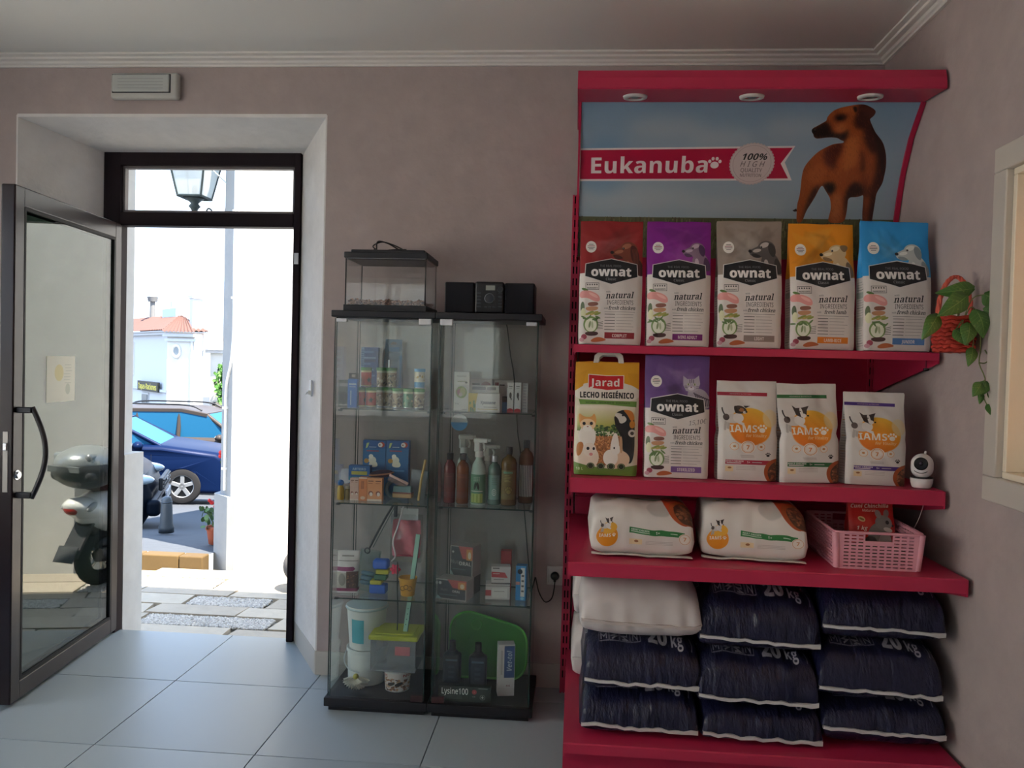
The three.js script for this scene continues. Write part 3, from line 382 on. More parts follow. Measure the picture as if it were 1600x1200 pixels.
{ // wood pellet litter bag with handle
  const t = tex(640, 900, (c) => {
    const W = 486; rect(c, 0, 0, 640, 900, '#d9d0b8'); rect(c, 0, 0, 640, 170, '#e0a020'); poly(c, [[-10, 170], [120, 190], [243, 160], [360, 200], [500, 170], [500, 90], [-10, 90]], '#e0a020'); ell(c, 240, 240, 260, 90, '#e6dfd2'); poly(c, [[0, 100], [90, 60], [60, 190], [0, 230]], '#d99a1c'); poly(c, [[W, 80], [400, 80], [420, 170], [W, 210]], '#d99a1c');
    rect(c, 505, 100, 130, 700, '#d3cdb8'); for (let i = 0; i < 20; i++) rect(c, 515, 200 + i * 28, R(60, 110), 6, '#8a9078');
    poly(c, [[98, 92], [243, 100], [372, 96], [372, 214], [243, 226], [98, 208]], '#e9ded0'); poly(c, [[104, 98], [243, 106], [366, 102], [366, 208], [243, 219], [104, 202]], '#c81a20'); txt(c, 'Jarad', 232, 160, 84, { weight: 'bold', color: '#efe6dc', sx: 1.05 }); txt(c, 'LECHO HIGIÉNICO', 243, 262, 62, { weight: 'bold', color: '#25221f', sx: 0.76, stroke: '#25221f', lw: 3 });
    poly(c, [[30, 298], [240, 306], [470, 306], [468, 352], [240, 336], [40, 340]], '#6d9440'); txt(c, 'NATURAL · ABSORBENTE · ECOLÓGICO', 250, 322, 19, { weight: 'bold', color: '#34502a', sx: 0.98 });
    const g = c.createLinearGradient(0, 360, 0, 560); g.addColorStop(0, '#e6dcc8'); g.addColorStop(0.7, '#b5b05a'); g.addColorStop(1, '#4c6a30'); c.fillStyle = g; c.fillRect(20, 350, 440, 200); for (let i = 0; i < 120; i++) ell(c, R(170, 380), R(500, 590), R(6, 16), R(4, 8), ['#3d5c2c', '#557a3a', '#2c4422'][i % 3], R(-2, 2));
    rect(c, 150, 590, 220, 230, '#9a6038'); for (let i = 0; i < 420; i++) ell(c, R(150, 340), R(585, 820), 10, 4, ['#c8824e', '#b06c3c', '#d79a64', '#84502c'][i % 4], R(-2, 2));
    // parrot
    poly(c, [[300, 410], [360, 372], [430, 380], [460, 440], [460, 800], [390, 800], [350, 560], [310, 520]], '#26282c', true); poly(c, [[360, 372], [440, 378], [460, 450], [430, 470], [400, 410]], '#c4752c', true); poly(c, [[300, 408], [340, 396], [400, 440], [390, 470], [350, 490], [320, 450]], '#d8d2c8', true); poly(c, [[296, 420], [330, 440], [350, 500], [310, 500]], '#1a1a1c', true); ell(c, 366, 420, 7, 7, '#222'); ell(c, 440, 560, 30, 30, '#dcd4ca'); ell(c, 440, 560, 14, 14, '#3a3436'); ell(c, 440, 490, 22, 30, '#c4802e');
    // kitten
    poly(c, [[30, 402], [70, 440], [130, 440], [150, 400], [170, 470], [150, 520], [100, 530], [50, 520], [30, 470]], '#dc9c54', true); ell(c, 98, 600, 66, 100, '#efe6da'); ell(c, 100, 500, 60, 46, '#e9c698'); ell(c, 98, 530, 36, 26, '#f2ebe0'); ell(c, 72, 492, 12, 13, '#27201c'); ell(c, 128, 490, 12, 13, '#27201c'); ell(c, 100, 516, 7, 5, '#b06a60');
    // hamster
    ell(c, 100, 760, 92, 96, '#e9d6c2'); poly(c, [[20, 640], [80, 640], [60, 740], [20, 760]], '#c07a3c', true); ell(c, 120, 700, 50, 56, '#ecdccc'); ell(c, 108, 690, 11, 13, '#1d1716'); ell(c, 152, 690, 9, 12, '#1d1716'); ell(c, 132, 736, 14, 12, '#d98a86');
    // rabbit
    ell(c, 330, 770, 96, 76, '#e2c3a4'); ell(c, 280, 760, 56, 66, '#f0e6dc'); poly(c, [[296, 560], [330, 560], [350, 700], [300, 730], [270, 700]], '#efe4da', true); ell(c, 318, 690, 34, 44, '#efe6de'); poly(c, [[340, 590], [366, 580], [370, 720], [350, 720]], '#c9a07a', true); ell(c, 306, 680, 6, 9, '#2b211f');
    poly(c, [[0, 800], [120, 830], [300, 850], [486, 810], [486, 900], [0, 900]], '#6c8a3e'); for (let i = 0; i < 4; i++) { ell(c, 130 + i * 78, 828, 30, 26, '#2f3428'); ring(c, 130 + i * 78, 828, 22, 4, '#9cab7c'); } txt(c, '10 L', 44, 852, 30, { weight: 'bold', color: '#c9d4a4' });
  });
  stand('litter_bag', 'yellow and white litter bag with carrying handle, kitten and parrot print', { w: 0.228, h: 0.4, d: 0.095, seed: 55, wr: 0.004, sealMat: M('#dc9c20', 0.5), rough: 0.42 }, t, [0.114, SH[1].y + 0.001, 0.625], 0.0, 0.045, (g) => {
    const s = new THREE.Shape(); s.moveTo(-0.054, 0); s.lineTo(-0.05, 0.03); s.lineTo(-0.032, 0.046); s.lineTo(0.032, 0.046); s.lineTo(0.05, 0.03); s.lineTo(0.054, 0); s.lineTo(0.037, 0); s.lineTo(0.034, 0.022); s.lineTo(0.022, 0.032); s.lineTo(-0.022, 0.032); s.lineTo(-0.034, 0.022); s.lineTo(-0.037, 0);
    part('carry_handle', at(new THREE.ExtrudeGeometry(s, { depth: 0.003, bevelEnabled: true, bevelSize: 0.001, bevelThickness: 0.001, bevelSegments: 1 }), 0.004, 0.397, -0.001), M(0xdcd6cc, 0.5), g, 'white plastic carrying handle');
    part('carry_handle', at(new THREE.ExtrudeGeometry(s, { depth: 0.003, bevelEnabled: false }), 0.008, 0.392, -0.02), M(0xbdb7b0, 0.5), g, 'white plastic carrying handle');
  });
}
function jackRussell(c, x, y, s, v) {   // small white dog with a dark head, leaping to the right
  c.save(); c.translate(x, y); c.scale(s, s);
  c.lineCap = 'round'; c.lineWidth = 0.05; c.strokeStyle = '#3a332f'; c.beginPath(); c.moveTo(0.1, 0.55); c.quadraticCurveTo(0.0, 0.4, 0.0, 0.25); c.stroke();
  c.strokeStyle = '#b3aca6'; c.lineWidth = 0.1; for (const q of [[0.14, 0.75, 0.06, 1.15], [0.24, 0.8, 0.18, 1.1]]) { c.beginPath(); c.moveTo(q[0], q[1]); c.lineTo(q[2], q[3]); c.stroke(); }
  ell(c, 0.38, 0.7, 0.32, 0.2, '#cfc8c2'); ell(c, 0.14, 0.64, 0.12, 0.14, '#5a4e48'); ell(c, 0.6, 0.66, 0.2, 0.2, '#ddd6d0'); c.strokeStyle = '#ddd6d0'; c.lineWidth = 0.12; c.beginPath(); c.moveTo(0.6, 0.84); c.lineTo(0.76, 0.92); c.stroke();
  if (v === 0) { poly(c, [[0.44, 0.24], [0.56, 0.12], [0.8, 0.16], [0.94, 0.3], [0.92, 0.42], [0.7, 0.5], [0.5, 0.46]], '#3a2c26', true); poly(c, [[0.44, 0.16], [0.56, 0.14], [0.6, 0.42], [0.5, 0.5]], '#241d1b', true); poly(c, [[0.82, 0.14], [1.08, 0.14], [0.9, 0.24]], '#2a211e'); ell(c, 0.74, 0.32, 0.1, 0.08, '#a06a42'); ell(c, 0.86, 0.42, 0.07, 0.06, '#cfc4bb'); }
  else { poly(c, [[0.36, 0.02], [0.5, 0.14], [0.72, 0.12], [0.98, 0.04], [0.9, 0.22], [0.88, 0.4], [0.72, 0.56], [0.5, 0.44]], '#3b2f2a'); poly(c, [[0.62, 0.12], [0.72, 0.12], [0.78, 0.5], [0.66, 0.52]], '#e2dbd4', true); ell(c, 0.76, 0.46, 0.1, 0.09, '#e2dbd4'); }
  ell(c, 0.92, 0.4 + (v ? 0.06 : 0), 0.04, 0.035, '#141110'); ell(c, 0.66, 0.28, 0.022, 0.022, '#100d0c'); c.restore();
}
function kibbleBowl(c, x, y, s) { ell(c, x, y, s, s * 1.05, '#a04a1e'); ell(c, x + s * 0.12, y + s * 0.08, s * 0.84, s * 0.9, '#4a2a1c'); for (let i = 0; i < 70; i++) { const a = R(0, 6.3), q = Math.sqrt(rnd()) * s * 0.78; ell(c, x + s * 0.12 + Math.cos(a) * q, y + s * 0.08 + Math.sin(a) * q, s * 0.12, s * 0.09, ['#7c4a30', '#6a3c28', '#8e5a3c', '#553020'][i % 4], a); } }
function vitalityBag(col, v) {
  return tex(640, 900, (c) => {
    const W = 486; rect(c, 0, 0, 640, 900, '#d9d3cd'); for (let i = 0; i < 22; i++) rect(c, 505, 220 + i * 26, R(50, 115), 6, i % 6 === 2 ? '#c08a4a' : '#aaa39d');
    rect(c, 0, 96, W * 0.84, 32, col); txt(c, 'ADVANCED NUTRITION', 190, 112, 17, { color: '#c9b6b6' });
    const g = c.createLinearGradient(300, 240, 140, 620); g.addColorStop(0, '#eab63c'); g.addColorStop(0.5, '#ec8d1e'); g.addColorStop(1, '#d9661a'); c.filter = 'blur(3px)'; ell(c, 260, 410, 178, 170, g); ell(c, 425, 330, 60, 80, 'rgba(226,206,160,.75)'); c.filter = 'none';
    jackRussell(c, 36, 190, 215, v);
    txt(c, 'IAMS', 205, 430, 92, { weight: 'bold', color: '#efe6da', sx: 1.02 }); paw(c, 362, 426, 42, '#efe6da'); txt(c, 'for Vitality', 306, 490, 34, { font: 'serif', style: 'italic', color: '#f2dcb8' });
    for (const [x, q] of [[130, 38], [350, 34]]) { ell(c, x, 590, q, q, '#e6ddd2'); ring(c, x, 590, q - 4, 3, '#d98a3e'); ell(c, x, 590, 12, 10, '#c98a52'); } ell(c, 240, 596, 60, 58, '#e9e0d6'); ring(c, 240, 596, 50, 5, '#c9803e'); ring(c, 240, 596, 41, 2, '#c9a07e'); txt(c, '7', 240, 598, 52, { weight: 'bold', color: '#d0762a' }); for (let i = 0; i < 3; i++) rect(c, 180 + i * 4, 668 + i * 9, 110, 4, '#b5aaa2');
    paw(c, 410, 660, 22, '#2b2624'); rect(c, 60, 714, 370, 40, col); txt(c, 'ADULT CHICKEN', 135, 726, 19, { weight: 'bold', color: '#e6dcd8' }); rect(c, 70, 738, 120, 8, '#d9cccc'); txt(c, '1+', 250, 733, 26, { weight: 'bold', color: '#e6dcd8' }); rect(c, 280, 730, 80, 6, '#c9bcbc');
    rect(c, 60, 770, 66, 50, '#e6cfa4'); ell(c, 96, 786, 16, 8, '#9a6a42'); for (let i = 0; i < 3; i++) rect(c, 150, 770 + i * 14, 160, 4, '#b8aea8'); kibbleBowl(c, 492, 812, 112); rect(c, 487, 690, 153, 210, '#d9d3cd'); for (let i = 0; i < 7; i++) rect(c, 505, 700 + i * 26, R(50, 115), 6, '#aaa39d');
  });
}
const sg = 'small kibble bags on the second shelf';
[['#a8243c', 0, 0.606, 0.345, 'white small kibble bag with red stripes, left of the bag with green stripes', 0.0], ['#2c6a38', 1, 0.818, 0.342, 'white small kibble bag with green stripes on the second shelf', 0.035], ['#4c2c80', 1, 1.04, 0.318, 'white small kibble bag with violet stripes beside the white camera', -0.03]].forEach(([col, v, x, h, label, roll], i) => {
  const g = stand('small_kibble_bag', label, { w: 0.206, h, d: 0.085, seed: 71 + i * 5, wr: 0.006, sealMat: M('#d9d3cd', 0.55), group: sg, gus: 0.3, notch: i === 1 ? 0.008 : 0.003 }, vitalityBag(col, v), [x, SH[1].y + 0.001, 0.635], [0.0, 0.04, 0.02][i], 0.05);
  g.rotation.z = roll * 0.5;
});

// ---------- lying sacks: a closed profile loop swept across the width ----------
function sackGeo({ w, h, l, seam = 0.35, e = 0.7, ends = 6, seed = 1, wr = 0.006, pleat = 0.004, topE }) {
  const nu = 44, nv = 72, P = [], U = [], I = [], yS = seam * h;
  const loop = (k) => { const a = -Math.PI * 0.5 + k * Math.PI * 2, ca = Math.cos(a), sa = Math.sin(a), f = (t, q) => Math.sign(t) * Math.pow(Math.abs(t), q); return [f(ca, e) * l / 2, sa > 0 ? yS + f(sa, topE || e) * (h - yS) : yS + f(sa, e) * yS]; };
  const acc = [0]; for (let j = 1; j <= nv; j++) { const a = loop((j - 1) / nv), b = loop(j / nv); acc.push(acc[j - 1] + Math.hypot(a[0] - b[0], a[1] - b[1])); } const tot = acc[nv];
  for (let j = 0; j <= nv; j++) { const [z0, y0] = loop(j / nv); for (let i = 0; i <= nu; i++) {
    const s = -1 + 2 * i / nu, q = Math.pow(Math.max(0, 1 - Math.pow(Math.abs(s), ends)), 1 / ends), qq = 0.05 + 0.95 * q; let z = z0 * (0.9 + 0.1 * qq), y = yS + (y0 - yS) * qq, x = s * w / 2;
    const up = y > yS ? 1 : 0.25, nz = wr * (n3(x * 7, z * 6, seed) + 0.6 * n3(x * 17, z * 15 + y * 9, seed + 3)), pl = pleat * Math.sin(x * 85 + 3 * n3(x * 9, 0, seed)) * Math.exp(-Math.abs(y - yS) / (h * 0.28)) * Math.max(0, Math.sign(z));
    y += nz * up * qq; z += pl * qq + (z > 0 ? 1 : -1) * wr * 0.5 * n3(x * 12, y * 14, seed + 8); y = Math.max(0, y);
    P.push(x, y, z); U.push((s + 1) / 2, acc[j] / tot);
  } }
  for (let j = 0; j < nv; j++) for (let i = 0; i < nu; i++) { const a = j * (nu + 1) + i; I.push(a, a + 1, a + nu + 1, a + 1, a + nu + 2, a + nu + 1); }
  for (const i of [0, nu]) { const b = P.length / 3; P.push(i ? w / 2 : -w / 2, yS, 0); U.push(i ? 1 : 0, 0.3); for (let j = 0; j < nv; j++) { const p = j * (nu + 1) + i, q = p + nu + 1; I.push(...(i ? [b, q, p] : [b, p, q])); } }
  const g = new THREE.BufferGeometry(); g.setAttribute('position', new THREE.Float32BufferAttribute(P, 3)); g.setAttribute('uv', new THREE.Float32BufferAttribute(U, 2)); g.setIndex(I); g.computeVertexNormals();
  g.userData = { front: (s) => { const q = Math.pow(Math.max(0, 1 - Math.pow(Math.abs(s), ends)), 1 / ends); return [s * w / 2, yS, l / 2 * (0.9 + 0.1 * (0.05 + 0.95 * q)) + pleat]; }, len: tot };
  return g;
}
function lyingBag(seed, label, p, turn, o) {
  const geo = sackGeo({ w: 0.35, h: 0.178, l: 0.40, seam: 0.32, e: 0.42, topE: 0.62, ends: 5, seed, wr: 0.005, pleat: 0.001, ...o });
  const t = tex(900, 2048, (c) => {   // v runs from the middle of the underside up the front and over the top; drawn with square units
    const W = 900, VH = geo.userData.len * W / 0.35, at_ = (k) => VH * (1 - k); c.scale(1, 2048 / VH); rect(c, 0, 0, W, VH, '#dcd5ce'); const yb = at_(0.183), yt = at_(0.35);   // front face between these
    const s = yb - yt; const y = (f) => yb - f * s;
    ell(c, 150, y(0.34), 92, 92, '#e8951e'); ell(c, 165, y(0.5), 70, 50, '#edb23c'); jackRussell(c, 92, y(0.72), 112, 1); txt(c, 'IAMS', 132, y(0.36), 42, { weight: 'bold', color: '#efe6da' }); paw(c, 208, y(0.36), 17, '#efe6da');
    c.save(); c.translate(560, y(0.44)); c.rotate(0.03); rect(c, -220, -24, 470, 48, '#2c7a3c'); txt(c, 'ADULT CHICKEN', -128, -8, 20, { weight: 'bold', color: '#dfe6dc' }); rect(c, -206, 6, 160, 7, '#c6d6c4'); txt(c, '1+', 22, 0, 34, { weight: 'bold', color: '#dfe6dc' }); rect(c, 130, -4, 60, 7, '#c6d6c4'); c.restore();
    rect(c, 340, y(0.3), 110, 44, '#e6cfa4'); ell(c, 400, y(0.26), 18, 10, '#a06a42'); for (let i = 0; i < 3; i++) rect(c, 480, y(0.27) + i * 12, 230, 4, '#b8aea8'); ell(c, 812, y(0.34), 54, 52, '#e6ddd2'); ring(c, 812, y(0.34), 46, 5, '#c9a07e'); txt(c, '7', 812, y(0.34), 52, { weight: 'bold', color: '#c98a5a' }); txt(c, '12kg', 850, y(0.72), 24, { color: '#7a746e' });
    c.filter = 'blur(4px)'; ell(c, 600, y(1.0), 110, 110, 'rgba(170,164,158,.55)'); c.filter = 'none';
    c.save(); poly(c, [[600, y(0.66)], [900, y(0.6)], [900, y(1.75)], [640, y(1.75)]], 'rgba(0,0,0,0)'); c.clip(); poly(c, [[630, y(1.55)], [640, y(1.1)], [720, y(0.64)], [900, y(0.6)], [900, y(1.7)], [640, y(1.7)]], '#b8421e', true); kibbleBowl(c, 830, y(0.98), 150); c.restore();
    c.save(); c.translate(440, y(1.5)); c.rotate(-0.02); rect(c, -220, -10, 640, 26, '#2c7a3c'); c.restore(); rect(c, 120, y(1.42), 120, 44, '#d9c79a'); ell(c, 170, y(1.36), 22, 14, '#5a4636'); rect(c, 330, y(1.34), 200, 5, '#b8aea8');
  });
  const g = thing('large_kibble_bag', label, 'bag', p, turn, 'large white kibble bags lying on the third shelf');
  part('bag_body', geo, bagMat(t, 0.5), g);
  const sh = []; for (const k of [0]) { const q = new THREE.BoxGeometry(0.335, 0.003, 0.022, 20, 1, 1), pp = q.attributes.position; for (let i = 0; i < pp.count; i++) pp.setY(i, pp.getY(i) + 0.003 * n3(pp.getX(i) * 12, seed, 1)); q.computeVertexNormals(); q.translate(0, 0.008, 0.192); sh.push(q); }
  part('bottom_seal', sh, M('#d8d1ca', 0.5), g);
}
lyingBag(5, 'large white kibble bag lying on the third shelf, left of the two', [0.237, SH[2].y + 0.001, 0.63], 0.0, {});
lyingBag(9, 'large white kibble bag lying slightly turned beside the pink basket', [0.622, SH[2].y + 0.001, 0.625], -0.09, { h: 0.185 });

const navy = tex(1024, 1024, (c) => {
  rect(c, 0, 0, 1024, 1024, '#1b1d38'); c.globalAlpha = 0.2; for (let i = 0; i < 90; i++) { c.beginPath(); const x = R(0, 1024), y = R(600, 1000); c.moveTo(x, y); c.lineTo(x + R(-30, 30), y - R(30, 110)); c.lineWidth = R(2, 8); c.strokeStyle = i % 2 ? '#0a0b16' : '#33375c'; c.stroke(); } c.globalAlpha = 1;
  const y = 1024 * (1 - 0.385); txt(c, '20', 650, y - 4, 104, { weight: 'bold', color: '#b9b6bd', sx: 1.5, stroke: '#b9b6bd', lw: 5 }); txt(c, 'kg', 815, y + 12, 76, { weight: 'bold', color: '#b9b6bd', sx: 1.3 });
  for (let i = 0; i < 4; i++) { c.strokeStyle = '#85838e'; c.lineWidth = 5; c.strokeRect(140 + i * 92, y - 30, 84, 56); } c.strokeStyle = '#a3a1a9'; c.lineWidth = 8; c.lineJoin = 'miter'; const L = (p) => { c.beginPath(); p.forEach((q, i) => (i ? c.lineTo(...q) : c.moveTo(...q))); c.stroke(); };
  L([[158, y + 18], [158, y - 18], [182, y + 6], [204, y - 18], [204, y + 18]]); L([[250, y - 18], [296, y - 18], [254, y], [296, y], [254, y + 18]]); L([[340, y - 18], [384, y - 18], [384, y], [340, y], [384, y + 18], [340, y + 18]]); L([[436, y + 18], [436, y - 18], [474, y + 16], [474, y - 18]]);
  c.save(); c.translate(30, 1024 * (1 - 0.5)); c.rotate(-1.5); txt(c, '20kg', 0, 0, 50, { weight: 'bold', color: '#b9b6bd' }); c.restore(); L([[930, y - 10], [945, y + 20], [938, y + 50]]);
});
const navyMat = new THREE.MeshPhysicalMaterial({ map: navy, roughness: 0.3, bumpMap: plasterBump, bumpScale: 0.012 }), tape = M(0xd6d2cf, 0.5), whiteSackMat = M(0xd3cbc8, 0.5);
function sack(name, label, geoO, m, p, turn, group, stripe = tape) {
  const g = thing(name, label, 'sack', p, turn, group), geo = sackGeo(geoO); part('sack_body', geo, m, g);
  const f = geo.userData.front, pts = [], seed = geoO.seed; for (let i = 0; i <= 16; i++) { const s = -0.97 + 1.94 * i / 16, q = f(s); pts.push([q[0], q[1] + 0.0055 * n3(s * 3, seed, 4) - 0.006 * s, q[2]]); }
  const P = [], I = []; pts.forEach((q, i) => { const hh = i < 15 ? 0.0048 : 0.0075; P.push(q[0], q[1] - hh, q[2] + 0.002, q[0], q[1] + hh, q[2] + 0.003, q[0], q[1] + hh, q[2] - 0.008, q[0], q[1] - hh, q[2] - 0.008); });
  for (let i = 0; i < pts.length - 1; i++) for (let k = 0; k < 4; k++) { const a = i * 4 + k, b = i * 4 + (k + 1) % 4; I.push(a, a + 4, b, b, a + 4, b + 4); }
  const sg_ = new THREE.BufferGeometry(); sg_.setAttribute('position', new THREE.Float32BufferAttribute(P, 3)); sg_.setIndex(I); const st = sg_.toNonIndexed(); st.computeVertexNormals(); part('seam_tape', st, stripe, g);
  return g;
}
{
  const y0 = SH[3].y + 0.001, b = { w: 0.397, l: 0.42, e: 0.72, ends: 5, wr: 0.006 }, gp = 'navy blue 20 kg sacks on the bottom shelf', mk = (label, x, ya, yb, ys, z, seed, turn = 0) => sack('navy_sack', label, { ...b, h: yb - ya + 0.006, seam: (ys - ya) / (yb - ya), seed }, navyMat, [x, ya, z], turn, gp);
  mk('navy 20 kg sack at the bottom of the left stack', 0.243, y0, 0.338, 0.221, 0.655, 21); mk('navy 20 kg sack directly under the plain white sack', 0.248, 0.34, 0.503, 0.367, 0.65, 23, 0.01);
  mk('navy 20 kg sack at the bottom of the middle stack', 0.643, y0, 0.318, 0.214, 0.66, 25); mk('navy 20 kg sack in the middle of the middle stack', 0.628, 0.32, 0.486, 0.338, 0.66, 27, -0.01); mk('navy 20 kg sack on top of the middle stack', 0.633, 0.488, 0.692, 0.53, 0.65, 29, -0.03);
  mk('navy 20 kg sack at the bottom of the right stack', 1.036, y0, 0.352, 0.252, 0.65, 31, -0.02); mk('navy 20 kg sack in the middle of the right stack', 1.02, 0.354, 0.535, 0.386, 0.655, 33, -0.03); mk('navy 20 kg sack on top of the right stack', 1.022, 0.537, 0.725, 0.587, 0.645, 35, 0);
  sack('white_sack', 'plain white sack lying on top of the left stack of navy sacks', { ...b, w: 0.405, h: 0.222, seam: 0.3, e: 0.8, ends: 3.6, seed: 37, wr: 0.005 }, whiteSackMat, [0.238, 0.505, 0.66], 0, null, M(0xc9bdb8, 0.6));
  sack('white_sack', 'upper white sack crumpled behind the stack at the left end of the bottom shelf', { ...b, w: 0.36, h: 0.25, l: 0.38, seam: 0.4, seed: 39, wr: 0.014 }, whiteSackMat, [0.192, 0.43, 0.255], 0, null, whiteSackMat);
  sack('white_sack', 'lower white sack under the crumpled one behind the left stack', { ...b, w: 0.36, h: 0.235, l: 0.38, seam: 0.4, seed: 43, wr: 0.012 }, whiteSackMat, [0.192, y0, 0.255], 0, null, whiteSackMat);
}
// pink lattice basket with the red bag in it, third shelf
{
  const g = thing('plastic_basket', 'pink slotted plastic basket on the third shelf at the right', 'basket', [0.998, SH[2].y + 0.001, 0.672], -0.03);
  const W = 0.262, D = 0.36, H = 0.122, pm = M(0xe3a0ac, 0.5), t = 0.004, flare = 0.06;
  const wall = (len, grip) => { // lattice wall standing in x-y with real slots
    const s = polyShape([[-len / 2, 0], [len / 2, 0], [len / 2 + 0.008, H], [-len / 2 - 0.008, H]]), n = Math.round(len / 0.0245), dx = (len - 0.02) / n;
    for (let r = 0; r < 11; r++) for (let i = 0; i < n; i++) { const y = 0.010 + r * 0.0112, x = -len / 2 + 0.01 + dx * (i + 0.5); if (grip && r > 6 && r < 10 && Math.abs(x) < 0.05) continue; const a = dx * 0.35, h = 0.0021; s.holes.push(new THREE.Path([[x - a, y - h], [x - a, y + h], [x + a, y + h], [x + a, y - h]].map((q) => new THREE.Vector2(...q)))); }
    if (grip) s.holes.push(new THREE.Path([[-0.043, 0.094], [-0.043, 0.117], [0.043, 0.117], [0.043, 0.094]].map((q) => new THREE.Vector2(...q))));
    return new THREE.ExtrudeGeometry(s, { depth: t, bevelEnabled: false }); };
  for (const [len, ry, px, pz, grip] of [[W - 0.02, 0, 0, D / 2, 1], [W - 0.02, Math.PI, 0, -D / 2, 1], [D - 0.02, Math.PI / 2, W / 2, 0, 0], [D - 0.02, -Math.PI / 2, -W / 2, 0, 0]]) { const q = at(wall(len, grip), 0, 0, -t / 2, flare, 0, 0); part('lattice_wall', at(q, px, 0, pz, 0, ry, 0), pm, g); }
  const rr = (y, o) => { const a = W / 2 + o, b = D / 2 + o, c = 0.022, p = []; for (const [sx, sz, a0] of [[1, 1, 0], [-1, 1, Math.PI / 2], [-1, -1, Math.PI], [1, -1, Math.PI * 1.5]]) for (let k = 0; k <= 4; k++) { const q = a0 + k * Math.PI / 8; p.push([sx * (a - c) + c * Math.cos(q), y, sz * (b - c) + c * Math.sin(q)]); } return p; };
  part('rim', tube(rr(H - 0.002, 0.009), 0.0042, 80, 8, true), pm, g); part('bottom', [rbox(W, 0.004, D, 0.002, 0, 0.003, 0)], pm, g);
  for (const [sx, sz] of [[1, 1], [-1, 1], [-1, -1], [1, -1]]) part('corner', bar([sx * (W / 2 - 0.006), 0.003, sz * (D / 2 - 0.006)], [sx * (W / 2 + 0.003), H - 0.002, sz * (D / 2 + 0.003)], 0.011, 10), pm, g);
  const rt = tex(420, 420, (c) => {
    rect(c, 0, 0, 420, 420, '#c4201a'); rect(c, 325, 0, 100, 420, '#a81a16'); rect(c, 20, 0, 300, 30, '#a81816'); txt(c, 'Cuni Chinchilla', 150, 62, 38, { style: 'italic', weight: 'bold', color: '#ecd8c8', sx: 0.98, rot: -0.03 }); txt(c, 'Naturals', 140, 94, 26, { style: 'italic', color: '#ecd8c8' }); ell(c, 84, 156, 26, 18, '#d8c08a', 0.4); ell(c, 84, 156, 18, 8, '#8a6a34', 0.4); txt(c, '1 kg', 80, 220, 38, { weight: 'bold', style: 'italic', color: '#ecd8c8' });
    ell(c, 205, 270, 82, 92, '#7f7a76'); ell(c, 140, 320, 42, 44, '#57524f'); ell(c, 236, 180, 60, 54, '#86827e'); ell(c, 205, 118, 22, 30, '#9a8a86', -0.3); ell(c, 264, 112, 20, 28, '#8a7a76', 0.3); ell(c, 240, 320, 50, 66, '#a8a09c'); ell(c, 262, 228, 34, 16, '#cfc8c2', 0.3); ell(c, 262, 176, 13, 14, '#151212'); ell(c, 300, 200, 8, 8, '#3a3030'); rect(c, 110, 368, 170, 6, '#c8b8a8');
  });
  const rb = stand('treat_bag', 'red bag with a grey chinchilla picture standing in the pink basket', { w: 0.15, h: 0.198, d: 0.06, seed: 91, wr: 0.005, flare: -0.06, sealMat: M('#b81a16', 0.45), rough: 0.4 }, rt, [1.035, SH[2].y + 0.008, 0.66], 0.0, 0.1);
  single('straw_bundle', [0, 1, 2, 3, 4].map((k) => { const q = ball(1, 0, 0, 0, 14); q.scale(0.045, 0.03, 0.032); return at(q, -0.075 + k * 0.035, 0.062 + 0.012 * (k % 2), 0.006 * (k % 3)); }), new THREE.MeshPhysicalMaterial({ color: 0x6f6a58, roughness: 0.9, bumpMap: plasterBump, bumpScale: 0.004 }), 'grey brown bundle seen through the grip hole of the pink basket', 'bundle', null, [1.0, SH[2].y - 0.026, 0.79], -0.03);
  single('thin_wire', tube([[1.185, 0.79, 0.46], [1.192, 0.86, 0.6], [1.186, 0.92, 0.68], [1.19, 0.985, 0.712]], 0.0014, 24, 6), M(0xb9a8a8, 0.4), 'thin pale wire hanging from the second shelf beside the pink basket', 'wire');
}
// white camera at the right end of the second shelf
{
  const g = thing('security_camera', 'small white round security camera at the right end of the second shelf', 'camera', [1.19, SH[1].y + 0.001, 0.685], -0.5);
  const w = M(0xe4dedb, 0.35); part('base', lathe([[0, 0], [0.026, 0], [0.03, 0.003], [0.0345, 0.018], [0.036, 0.03], [0.0355, 0.034], [0, 0.034]], 32), w, g);
  part('base_ring', lathe([[0.0345, 0.0335], [0.0345, 0.0375], [0, 0.0375], [0, 0.0335]], 32), M(0x2a2626, 0.5), g); const head = new THREE.CapsuleGeometry(0.0355, 0.014, 10, 28); part('head', at(head, 0, 0.0745, 0), w, g);
  part('lens_face', [at(cyl(0.019, 0.02, 0.006, 0, 0, 0, 28), 0, 0.085, 0.033, Math.PI / 2 - 0.2), at(lathe([[0.019, 0.003], [0.022, 0.0], [0.022, -0.003], [0.019, -0.004]], 28), 0, 0.085, 0.0335, Math.PI / 2 - 0.2)], M(0x0c0a0c, 0.12), g); part('lens', at(ball(0.008, 0, 0, 0, 14), 0, 0.086, 0.0325), M(0x241c2a, 0.08, { metalness: 0.3 }), g);
  const sm = []; for (let i = 0; i <= 10; i++) { const a = -0.62 + 1.24 * i / 10; sm.push([0.0345 * Math.sin(a), 0.058 - 0.007 * Math.cos(a * 2.4) + 0.002, 0.0352 * Math.cos(a)]); } part('grille_slot', tube(sm, 0.0011, 20, 6), M(0x1b1718, 0.6), g);
  part('antenna', bar([0.006, 0.112, -0.01], [0.008, 0.125, -0.012], 0.004, 10), w, g);
}
